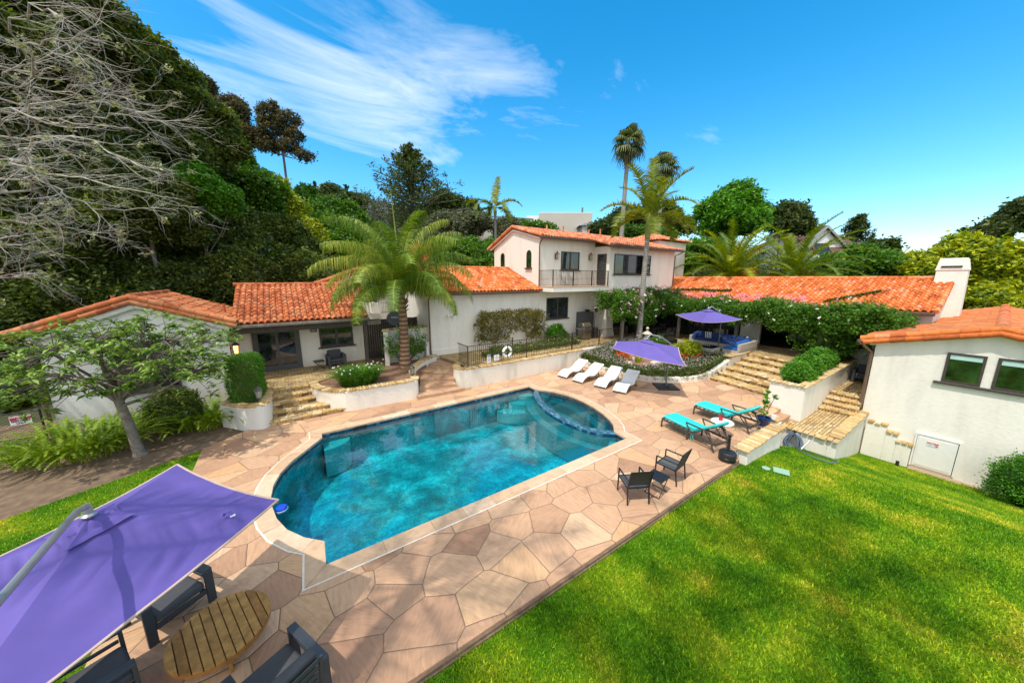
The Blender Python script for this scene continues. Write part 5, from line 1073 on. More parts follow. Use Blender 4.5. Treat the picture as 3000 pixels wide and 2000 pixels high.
def misc():
    c = (10.12, 3.78, 0); t = thing('umbrella_stand', 'empty black parasol stand at the lawn edge near the low wall', 'parasol stand', c)
    mk('base', B().lathe([(.21,0),(.225,.03),(.225,.12),(.215,.13),(.225,.14),(.225,.24),(.20,.27),(.05,.29)], c, 28), 'plastic_black', t, smooth=True)
    mk('tube', B().lathe([(.05,.28),(.042,.33),(.035,.72),(.045,.73),(.045,.78),(.02,.79)], c, 16), 'plastic_black', t, smooth=True); mk('knob', B().tube([(c[0],c[1],.70),(c[0]-.09,c[1]-.03,.70)], .028, 8), 'plastic_black', t)
    t = thing('garden_spotlight', 'small grey spotlight at the end of the low wall', 'spotlight', (10.42,3.66,0)); mk('housing', B().obox((10.40,3.68,.13),.13,.12,.13,Matrix.Rotation(.5,3,'Y')), 'alu_grey', t, bev=.01); mk('stand', B().tube([(10.42,3.66,0),(10.42,3.66,.08)],.015,6), 'iron_black', t)
    # pots
    c = (13.55, 4.10, 0); t = thing('plant_pot', 'dark blue glazed pot with a leafy sapling beside the far chaise', 'potted plant', c)
    mk('pot', B().lathe([(.13,0),(.17,.08),(.21,.30),(.23,.32),(.23,.37),(.19,.37),(.18,.32)], c, 24), 'pot_blue', t, smooth=True)
    mk('stem', B().tube([(13.55,4.1,.3),(13.53,4.12,.7),(13.58,4.08,1.1),(13.5,4.1,1.28)], .012, 6).tube([(13.55,4.1,.3),(13.66,4.0,.8),(13.75,3.9,1.2)], .010, 6), 'bark_grey', t)
    c2 = (11.68, 4.70, .50); t2 = thing('flower_pot', 'small red pot of sprigs on the round side table', 'potted plant', c2); mk('pot', B().lathe([(.05,0),(.075,.12),(.07,.12)], c2, 14), 'sign_red', t2, smooth=True)
    V, F, r = leaves(np.array([[11.68,4.70,.72,.09]]), 60, .05, .02); np_mesh('sprigs', V, F, 'olive_leaf', t2, r)
    b = solo('electric_box', B().box(13.72,13.80,3.82,3.95,.30,.48), 'white_plastic', 'small white electrical box on the curb behind the blue pot', 'electrical box', bev=.01)
    b = solo('valve_cover', B().obox((10.92,2.72,-.085), .30, .36, .03, Matrix.Rotation(.35,3,'Z')), 'valve_green', 'square pale green valve lid in the lawn', 'valve cover', bev=.008)
    solo('valve_cover', B().lathe([(.10,-.10),(.10,-.075),(.09,-.07)], (10.75,3.02,0), 18), 'valve_green', 'small round pale green valve lid in the lawn', 'valve cover', smooth=True)
    # hose on its reel hook
    t = thing('garden_hose', 'coiled blue grey garden hose hanging on the landing wall', 'hose', (15.3,3.9,-1))
    b = B(); rg = random.Random(4)
    for k in range(11):
        pts = []; w = rg.uniform(.16, .34); h = rg.uniform(.45, .80); ox = rg.uniform(-.05, .05)
        for i in range(25): a = 2*pi*i/24; pts.append((15.55-.22*(1-cos(a))*.5*rg.uniform(.9, 1.1)-.02*k, 3.62+w*sin(a)*(.55+.45*(1-cos(a))/2)+ox, -.56-h*(1-cos(a))/2))
        b.tube(pts, .016, 6)
    mk('coil', b, 'hose_blue', t, smooth=True)
    pts = [(15.4,3.5,-.80),(15.2,3.2,-1.0),(14.85,2.9,-.86),(14.6,2.45,-.77),(14.2,2.2,-.63),(13.7,2.1,-.46),(13.3,2.25,-.36),(13.3,2.65,-.36),(13.7,3.0,-.46),(14.4,3.25,-.70),(15.2,3.5,-.98)]
    mk('loose_end', B().tube(arc_path3(pts), .016, 6), 'hose_blue', t, smooth=True); mk('hook', B().tube([(15.62,3.64,-.56),(15.40,3.64,-.54),(15.34,3.64,-.44)], .03, 8), 'iron_black', t)
    mk('handle', B().tube([(14.4,3.15,-.69),(14.6,3.05,-.44),(14.66,3.02,-.36)], .022, 6), 'alu_grey', t)
    t = solo('path_light', B().tube([(19.6,1.35,-2.3),(19.6,1.35,-2.0)], .05, 8), 'plastic_black', 'small black path light in the lawn below the stepped wall', 'path light')
    # life ring and fence notices
    c = Vector((9.16, 13.98, 1.46)); t = thing('life_ring', 'white life ring with black straps hanging on the pool railing', 'life ring', c)
    n, m = 32, 10; V = []; F = []
    for i in range(n):
        a = 2*pi*i/n
        for j in range(m): q = 2*pi*j/m; rr = .235+.07*cos(q); V.append((c.x+rr*cos(a), c.y-.05+.06*sin(q), c.z+rr*sin(a)))
    F = [(i*m+j, ((i+1)%n)*m+j, ((i+1)%n)*m+(j+1)%m, i*m+(j+1)%m) for i in range(n) for j in range(m)]; mk('ring', B().add(V, F), 'white_plastic', t, smooth=True)
    for a in (pi/2, pi, -pi/2, 0): mk('strap', B().obox((c.x+.235*cos(a), c.y-.05, c.z+.235*sin(a)), .158 if abs(cos(a)) > .5 else .055, .135, .055 if abs(cos(a)) > .5 else .158), 'plastic_black', t, bev=.01)
misc_later = misc
def arc_path3(pts, n=6):
    P = [pts[0]] + list(pts) + [pts[-1]]; out = []
    for i in range(1, len(P)-2):
        for j in range(n):
            t = j/n; a, b, c, d = (np.array(q, float) for q in P[i-1:i+3]); out.append(tuple(.5*((2*b)+(-a+c)*t+(2*a-5*b+4*c-d)*t*t+(-a+3*b-3*c+d)*t**3)))
    out.append(tuple(pts[-1])); return out
XU = (1,0,0)
sign_board('pool_rules_sign', 'tall white pool rules notice on the railing left of the life ring', (8.10,13.98,1.22), XU, UZ, .20, .42, [('band',0,.16,.18,.07,'sign_black'),('text',0,.16,'POOL RULES',.030,'sign_white'),('text',0,.09,'NO DIVING',.022,'sign_black'),('text',0,.05,'NO GLASS',.022,'sign_black'),('text',0,.01,'NO RUNNING',.022,'sign_black'),('text',0,-.03,'SHOWER BEFORE',.018,'sign_black'),('text',0,-.06,'ENTERING POOL',.018,'sign_black'),('text',0,-.10,'SWIM AT YOUR',.018,'sign_black'),('text',0,-.13,'OWN RISK',.018,'sign_black')])
sign_board('spa_notice', 'square white notice with red print between rules board and life ring', (8.55,13.98,1.22), XU, UZ, .32, .30, [('oval',0,.09,.04,.05,'sign_black'),('text',0,.02,'WARNING',.045,'sign_red'),('text',0,-.03,'NO LIFEGUARD',.028,'sign_red'),('text',0,-.07,'ON DUTY',.028,'sign_red')])

def patio():
    # sofa: L shape
    S_ = thing('corner_sofa', 'grey wicker corner sofa with blue cushions on the upper patio', 'sofa', (21.5,9.2,.93)); z = .93
    b = B().box(22.0,22.85,7.75,11.35,z,z+.28); mk('base', b, 'wicker', S_, bev=.01); mk('base', B().box(20.45,21.995,7.75,8.6,z,z+.28), 'wicker', S_, bev=.01)
    mk('backrest', B().box(22.72,22.86,7.75,11.35,z+.282,z+.64), 'wicker', S_, bev=.01); mk('backrest', B().box(20.45,22.715,7.72,7.86,z+.282,z+.64), 'wicker', S_, bev=.01); mk('armrest', B().box(22.0,22.715,11.2,11.35,z+.282,z+.56), 'wicker', S_, bev=.01)
    for k in range(4): mk('seat_cushion', B().box(22.02,22.7,7.95+.81*k,8.74+.81*k,z+.283,z+.42), 'cushion_blue', S_, bev=.04, seg=3)
    mk('seat_cushion', B().box(20.47,21.2,7.88,8.58,z+.283,z+.42), 'cushion_bright', S_, bev=.04, seg=3); mk('seat_cushion', B().box(21.22,22.0,7.88,8.58,z+.283,z+.42), 'cushion_bright', S_, bev=.04, seg=3)
    for k in range(4): mk('back_cushion', B().obox((22.60,8.40+.82*k,z+.60),.20,.76,.42,Matrix.Rotation(.15,3,'Y')@Matrix.Rotation(random.uniform(-.05,.05),3,'X')), 'cushion_blue', S_, bev=.08, seg=4)
    mk('back_cushion', B().obox((22.3,11.05,z+.58),.55,.20,.36), 'cushion_blue', S_, bev=.08, seg=4)
    for x in (20.95,21.75): mk('back_cushion', B().obox((x,7.98,z+.58),.74,.2,.34,Matrix.Rotation(.15,3,'X')), 'cushion_bright', S_, bev=.08, seg=4)
    for i, (x, y, a) in enumerate(((22.42,10.35,R(-80)),(22.2,8.12,R(20)))):
        p = B().box(-.23,.23,-.06,.06,-.21,.21); o = mk('striped_pillow', p, 'stripes', None, bev=.05, seg=3); tag(o, ['black and white striped pillow on the long side of the sofa', 'black and white striped pillow in the sofa corner'][i], 'pillow', 'striped pillows'); o.location = (x, y, z+.64); o.rotation_euler = (.25, 0, a+ (0 if i else 0))
    t = thing('wicker_table', 'low wicker coffee table with glass top in front of the sofa', 'coffee table', (19.9,9.0,.93)); mk('base', B().box(19.55,20.55,8.75,9.55,z,z+.36), 'wicker', t, bev=.01); mk('glass_top', B().box(19.53,20.57,8.73,9.57,z+.362,z+.38), 'pane', t)
    solo('patio_rug', B().box(20.0,22.2,10.9,13.0,z+.004,z+.012), 'rug', 'black and white diamond patterned rug on the patio', 'rug')
    solo('fire_pit_table', B().box(19.5,20.6,11.35,12.1,z,z+.40), 'iron_black', 'dark low box table left of the patterned rug', 'table', bev=.02)
    # dining set
    D = thing('dining_table', 'dark patio dining table under the vine', 'dining table', (21.9,14.0,.93)); mk('table_top', B().box(21.1,22.7,13.3,14.9,z+.70,z+.74), 'frame_black', D, bev=.01)
    for x in (21.2,22.6):
        for y in (13.4,14.8): mk('leg', B().box(x-.03,x+.03,y-.03,y+.03,z,z+.70), 'frame_black', D)
    for i, (x, y, a, l) in enumerate(((21.7,12.95,90,'grey sling dining chair on the left of the near pair'),(22.35,12.95,95,'grey sling dining chair on the right of the near pair'),(20.7,14.2,0,'dark sling chair at the left end of the dining table'),(23.0,14.1,180,'dark sling chair at the right end of the dining table'),(21.9,15.25,-90,'dark sling chair behind the dining table'))): dup(K0, (x, y, z), R(a), l, 'sling chairs around the dining table')
    # pergola
    Pg = thing('pergola', 'timber pergola carrying the flowering vine over the patio', 'pergola', (22,10,.93))
    for x, y in ((23.1,12.75),(23.1,9.05),(22.9,5.0),(19.9,13.7),(18.6,14.15)): mk('post', B().box(x-.09,x+.09,y-.09,y+.09,z,2.85), 'timber_grey', Pg, bev=.01)
    mk('beam', B().box(23.0,23.2,2.7,13.9,2.852,3.05), 'timber_grey', Pg); mk('beam', B().box(18.0,23.2,14.05,14.25,2.852,3.05), 'timber_grey', Pg)
    for k in range(13): mk('rafter', B().box(22.6,25.08,3.0+.82*k,3.08+.82*k,3.052,3.2), 'timber_grey', Pg)
    for k in range(8): mk('rafter', B().box(18.2+.65*k,18.28+.65*k,13.8,15.97,3.052,3.2), 'timber_grey', Pg)
    # grill
    G = thing('gas_grill', 'stainless gas grill with closed lid on the railed walkway', 'grill', (17.35,16.4,.92)); z = .92; x0, y0 = 17.0, 16.1
    mk('cabinet', B().box(x0,x0+.75,y0,y0+.55,z+.08,z+.78), 'steel', G, bev=.01); 
    for k in range(2): dd = mk('door', B().box(x0+.03+.35*k,x0+.36+.35*k,y0-.02,y0-.002,z+.12,z+.66), 'steel_lid', G, bev=.004); mk('handle', B().tube([(x0+.10+.35*k,y0-.05,z+.6),(x0+.30+.35*k,y0-.05,z+.6)],.012,6), 'steel', dd)
    mk('control_panel', B().box(x0,x0+.75,y0-.06,y0-.002,z+.68,z+.82), 'steel', G, bev=.01)
    for k in range(4): mk('knob', B().tube([(x0+.12+.17*k,y0-.06,z+.75),(x0+.12+.17*k,y0-.10,z+.75)],.028,10), 'iron_black', G)
    mk('lid', B().prismx([(y0-.02,z+.83),(y0+.57,z+.83),(y0+.57,z+1.05),(y0+.40,z+1.20),(y0+.16,z+1.18),(y0,z+1.02)], x0, x0+.75), 'steel_lid', G, bev=.03, seg=3); mk('handle', B().tube([(x0+.08,y0-.06,z+.98),(x0+.67,y0-.06,z+.98)],.016,8), 'steel', G)
    mk('side_shelf', B().box(x0-.38,x0-.002,y0,y0+.5,z+.76,z+.81), 'steel', G, bev=.01); mk('side_shelf', B().box(x0+.752,x0+1.05,y0,y0+.5,z+.76,z+.81), 'iron_black', G, bev=.01)
    for q in (x0+.05,x0+.70):
        for w_ in (y0+.05,y0+.5): mk('caster', B().tube([(q-.02,w_,z+.04),(q+.02,w_,z+.04)],.04,10), 'iron_black', G)
    # heater
    c = (18.35,16.25,.92); H_ = thing('patio_heater', 'tall patio heater with round reflector beside the grill', 'patio heater', c)
    mk('reservoir', B().lathe([(.23,0),(.23,.06),(.20,.08),(.20,.72),(.10,.78)], c, 20), 'iron_black', H_, smooth=True); mk('pole', B().lathe([(.045,.75),(.045,1.85)], c, 12), 'steel', H_, smooth=True); mk('burner', B().lathe([(.06,1.85),(.10,1.9),(.14,2.12),(.10,2.16)], c, 18), 'iron_brown', H_, smooth=True); mk('reflector', B().lathe([(.40,2.20),(.39,2.215),(.20,2.27),(.02,2.30)], c, 28), 'alu_grey', H_, smooth=True)
    S2 = thing('storage_cabinet', 'dark upright storage cabinet against the house wall behind the heater', 'cabinet', (17.95,17.1,.92)); mk('body', B().box(17.5,18.75,16.85,17.38,.92,2.75), 'sling_grey', S2, bev=.01)
    for k in range(2): mk('door', B().box(17.52+.62*k,18.12+.62*k,16.82,16.849,.98,2.70), 'sling_grey', S2, bev=.005)
    solo('planter_basket', B().lathe([(.14,0),(.2,.14),(.19,.15)], (18.3,17.05,2.76), 14), 'iron_black', 'dark basket on top of the storage cabinet', 'basket')
    # garden lantern of stone
    c = (19.0,12.5,.72); t = thing('stone_lantern', 'pale carved stone lantern beside the tall palm trunk', 'stone lantern', c)
    mk('pedestal', B().lathe([(.20,0),(.20,.10),(.12,.14),(.11,.52),(.22,.58),(.23,.64)], c, 6), 'stone_pale', t, bev=.01); mk('light_box', B().lathe([(.17,.64),(.18,.90),(.16,.92)], c, 6), 'stone_pale', t); mk('roof', B().lathe([(.30,.92),(.31,.96),(.16,1.08),(.08,1.12)], c, 6), 'stone_pale', t, bev=.01); mk('finial', B().lathe([(.05,1.12),(.06,1.16),(.03,1.19),(.09,1.25),(.10,1.31),(.05,1.38),(.01,1.40)], c, 14), 'stone_pale', t, smooth=True)
    # wall top lamps
    for name, lab, c in (('post_lantern','metal lantern on the end of the curved planter wall',(4.36,14.42,.87)),('post_lantern','metal lantern on the stone rim beside the clipped hedge',(-1.15,14.28,.93))):
        t = thing(name, lab, 'lantern', c); C_0 = Vector(c); b = B()
        for sx in (-1,1):
            for sy in (-1,1): b.bar(C_0+Vector((sx*.06,sy*.06,.10)), C_0+Vector((sx*.095,sy*.095,.36)), .014, .014)
        b.obox(C_0+Vector((0,0,.09)),.14,.14,.02).obox(C_0+Vector((0,0,.37)),.24,.24,.02); mk('cage', b, 'lamp_frame', t); mk('glass', B().lathe([(.075,.10),(.115,.35)], c, 4), 'lamp_glass', t); mk('lamp_roof', B().lathe([(.15,.38),(.07,.46),(.05,.50),(.02,.52)], c, 4), 'lamp_frame', t); mk('foot', B().lathe([(.06,0),(.03,.04),(.04,.09)], c, 10), 'lamp_frame', t)
    # balcony chair set
    for i, x in enumerate((15.95,16.75)):
        t = thing('bistro_chair', ['pale folding bistro chair at the left on the balcony','pale folding bistro chair at the right on the balcony'][i], 'chair', (x,17.0,4.65)); z = 4.65
        for s in (-1,1): mk('leg', B().bar((x+s*.18,16.85,z),(x-s*.18,17.15,z+.45),.015,.015), 'iron_black', t)
        mk('seat', B().box(x-.19,x+.19,16.83,17.17,z+.44,z+.46), 'alu_grey', t); mk('backrest', B().box(x-.19,x+.19,17.17,17.19,z+.62,z+.90), 'white_plastic', t, bev=.01); b = B().bar((x-.19,17.17,z+.4),(x-.19,17.19,z+.9),.015,.015).bar((x+.19,17.17,z+.4),(x+.19,17.19,z+.9),.015,.015); mk('back_frame', b, 'iron_black', t)
    # dish
    D = thing('satellite_dish', 'dark grey satellite dish with white lettering behind the garden wall', 'satellite dish', (4.6,18.1,2.6)); n = Vector((-.15,-1,.35)).normalized(); r_ = Vector((1,-.15,0)).normalized(); r_ = (r_ - n*r_.dot(n)).normalized(); u_ = n.cross(r_); u_ = -u_ if u_.z < 0 else u_; c = Vector((4.72,17.75,3.12)); V = [tuple(c-n*.09)]; F = []; k = 28
    for q, rr in enumerate((.33,.66,1.0)):
        for j in range(k): a = 2*pi*j/k; V.append(tuple(c + r_*(.50*rr*cos(a)) + u_*(.40*rr*sin(a)) - n*(.09*(1-rr*rr))))
    F = [(0,1+j,1+(j+1)%k) for j in range(k)] + [(1+q*k+j,1+(q+1)*k+j,1+(q+1)*k+(j+1)%k,1+q*k+(j+1)%k) for q in range(2) for j in range(k)]
    d = mk('reflector', B().add(V, F), 'dish_grey', D, smooth=True); mk('arm', B().bar(c-u_*.38, c+n*.50-u_*.30, .04, .05), 'dish_grey', D); mk('mast', B().tube([(4.75,17.95,2.0),(4.75,17.95,2.9),tuple(c-n*.1)], .03, 8), 'alu_grey', D)
    txt('lettering', 'DIRECTV', .13, 'sign_white', D, tuple(c+u_*.05-n*.03), tuple(r_), tuple(u_), .012)
    # gates and fences on the left
    Fn = thing('timber_fence', 'dark upright board fence behind the palm bed', 'fence', (4.2,19.4,.6)); b = B()
    for k in range(30): b.box(3.32+.12*k,3.43+.12*k,19.6,19.63,.6,2.9+random.uniform(-.01,.01))
    mk('board_panel', b, 'fence_wood', Fn); mk('rail', B().box(3.3,6.4,19.55,19.6,2.6,2.7), 'fence_wood', Fn)
    Fn = thing("chain_link_gate", "black metal gate with wire mesh left of the cottage", "gate", (-8.5,16.9,-.1)); gx0, gx1, gy, gz = -11.0, -6.95, 16.9, -.1; gy2 = 16.9
    p = lambda x, z: (x, gy2+(gy-gy2)*(x-gx0)/(gx1-gx0), z)
    for x in (gx0,-7.95,gx1): mk('post', B().tube([p(x,gz),p(x,gz+1.15)],.03,8), 'iron_black', Fn)
    for z in (.02,.17,1.02): mk("rail", B().tube([p(gx0,z),p(gx1,z)],.022,6), 'iron_black', Fn)
    b = B()
    for k in range(-14,34):
        for s in (-1,1):
            x0_ = gx0+k*.11; pts = []; t0, t1 = max(0,(gx0-x0_)/1.2), min(1,(gx1-x0_)/1.2)
            if t1 > t0: a0, a1 = (t0, t1); b.tube([p(x0_+1.2*a0, .02+(1.0*a0 if s > 0 else 1.0*(1-a0))), p(x0_+1.2*a1, .02+(1.0*a1 if s > 0 else 1.0*(1-a1)))], .004, 3, False)
    mk('wire_mesh', b, 'iron_black', Fn)
    sign_board('restricted_sign', 'white and red restricted area employees only sign on the wire gate', (-7.34,16.86,.79), (1,0,0), UZ, .42, .29, [('band',0,.07,.40,.13,'sign_red'),('text',0,.102,'RESTRICTED',.070,'sign_white',.0015),('text',0,.038,'AREA',.058,'sign_white',.0015),('text',0,-.03,'EMPLOYEES',.072,'sign_black',.002),('text',0,-.098,'ONLY',.072,'sign_black',.002)])
# ------------------------------------------------------------------ foliage helpers
def leaves(cl, n, L, W, up=.35, spread=.5, rg=RNG, tone=.5):
    """n rhombic leaves scattered in every clump; cl rows are x,y,z,radius"""
    cl = np.asarray(cl, float); k = len(cl); m = k*n
    c = np.repeat(cl[:, :3], n, 0) + rg.normal(size=(m, 3))*np.repeat(cl[:, 3:4], n, 0)*spread
    d = rg.normal(size=(m, 3)); d[:, 2] *= .6; d /= np.linalg.norm(d, axis=1)[:, None]
    nr = rg.normal(size=(m, 3)); nr[:, 2] += up*2.5; s = np.cross(d, nr); s /= np.linalg.norm(s, axis=1)[:, None]+1e-9
    f = rg.uniform(.7, 1.25, (m, 1)); d = d*L*.5*f; s = s*W*.5*f
    V = np.stack([c-d, c+s, c+d, c-s], 1).reshape(-1, 3); F = np.arange(m*4).reshape(-1, 4)
    r = np.clip(np.repeat(rg.random(k), n)*tone + rg.random(m)*(1-tone), 0, 1)
    return V, F, r
def merge(parts):
    V = []; F = []; r = []; o = 0
    for v, f, q in parts: V.append(v); F.append(f+o); r.append(q); o += len(v)
    return np.concatenate(V), np.concatenate(F), np.concatenate(r)
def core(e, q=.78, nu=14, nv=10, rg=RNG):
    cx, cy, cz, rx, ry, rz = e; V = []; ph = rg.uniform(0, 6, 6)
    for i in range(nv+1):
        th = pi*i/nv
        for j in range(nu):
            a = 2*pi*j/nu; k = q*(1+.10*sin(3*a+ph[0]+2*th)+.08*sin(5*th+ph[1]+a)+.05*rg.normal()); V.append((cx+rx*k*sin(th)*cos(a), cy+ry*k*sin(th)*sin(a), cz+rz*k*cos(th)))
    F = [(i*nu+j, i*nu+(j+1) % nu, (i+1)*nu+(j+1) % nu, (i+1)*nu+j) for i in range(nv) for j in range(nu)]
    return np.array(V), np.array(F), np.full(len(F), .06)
def shell(e, n, lo=.72, hi=1.04, rg=RNG, bottom=-.75):
    cx, cy, cz, rx, ry, rz = e; d = rg.normal(size=(n*3, 3)); d /= np.linalg.norm(d, axis=1)[:, None]; d = d[d[:, 2] > bottom][:n]
    ph = rg.uniform(0, 6, 3); w = 1 + .10*np.sin(4*d[:, 0]+ph[0]) + .10*np.sin(5*d[:, 1]+ph[1]+3*d[:, 2])
    k = rg.uniform(lo, hi, len(d))*w
    return np.column_stack([cx+rx*d[:, 0]*k, cy+ry*d[:, 1]*k, cz+rz*d[:, 2]*k])
def lumps(ells):
    out = []
    for e in ells:
        k = 11; s = shell(e, k*2, .55, .80, bottom=-.55); m = min(e[3], e[5])
        for p in s[:k+4]: r = m*RNG.uniform(.30, .52); out.append((p[0], p[1], p[2], r*1.15, r*1.15, r*.85))
        out.append((e[0], e[1], e[2], e[3]*.72, e[4]*.72, e[5]*.72))
    return out
def tree(name, label, cat, mat, ells, kind='', leaf=None, group=None, dens=1.0, trunkbase=None):
    ex = np.array(ells); c = ex[0]; dist = hypot(c[0], c[1]); leaf = leaf or max(.10, min((.0052 if mat != 'bronze_leaf' else .0036)*dist, .55)); parts = []; ells0 = ells; ells = lumps(ells) if kind != 'euc' else ells
    for e in ells:
        area = 4*pi*((e[3]*e[5]+e[3]*e[4]+e[4]*e[5])/3); cr = max(min(e[3], e[5])*.24, leaf*1.5); nc = int(np.clip(area/(cr*cr*.85), 16, 420)*dens)
        nl = int(np.clip(cr*cr*2.6/(leaf*leaf*.5)*1.5, 14, 60))
        s = shell(e, nc); s = np.column_stack([s, np.full(len(s), cr)*RNG.uniform(.7, 1.35, len(s))])
        V, F, r = leaves(s, nl, leaf*1.5, leaf*.75, spread=.55); parts.append((V, F, r))
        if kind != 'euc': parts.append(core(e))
    g0 = hill_h(c[0], c[1]); bz = min(g0, c[2]-c[5]*.9) if kind != 'bush' else g0
    t = thing(name, label, cat, (c[0], c[1], bz), 0, group)
    V, F, r = merge(parts); np_mesh('crown' if cat == 'tree' else 'foliage', V, F, mat, t, r)
    b = B(); base = Vector(trunkbase or (c[0], c[1], bz-.3)); tr = max(.06, c[3]*(.055 if kind != 'euc' else .16)); top = Vector((c[0], c[1], c[2]))
    if kind == 'euc': base = Vector((float(ex[0][0])+.1, float(ex[0][1]), bz-.3)); base.x = float(ex[:, 0].mean()); base.y = float(ex[:, 1].mean()); top = Vector((base.x, base.y, float(ex[:, 2].mean())))
    mid = base.lerp(top, .5 if kind != 'euc' else .84)+Vector((c[3]*.06, -c[3]*.05, 0)); b.tube([base, mid, top], [tr, tr*.75, tr*.45], 8)
    for e in ells0[:9]:
        for q in range(3 if kind != 'euc' else 2):
            dd = RNG.normal(size=3)*.4; b.tube([mid.lerp(top, .3+.25*q), mid.lerp(Vector(e[:3]), .6)+Vector(dd*.3*e[3]), Vector(e[:3])+Vector((dd[0]*e[3], dd[1]*e[3], dd[2]*e[5]))], [tr*.45, tr*.28, tr*.10], 6)
    mk('trunk', b, 'bark_grey', t, smooth=True)
    return t
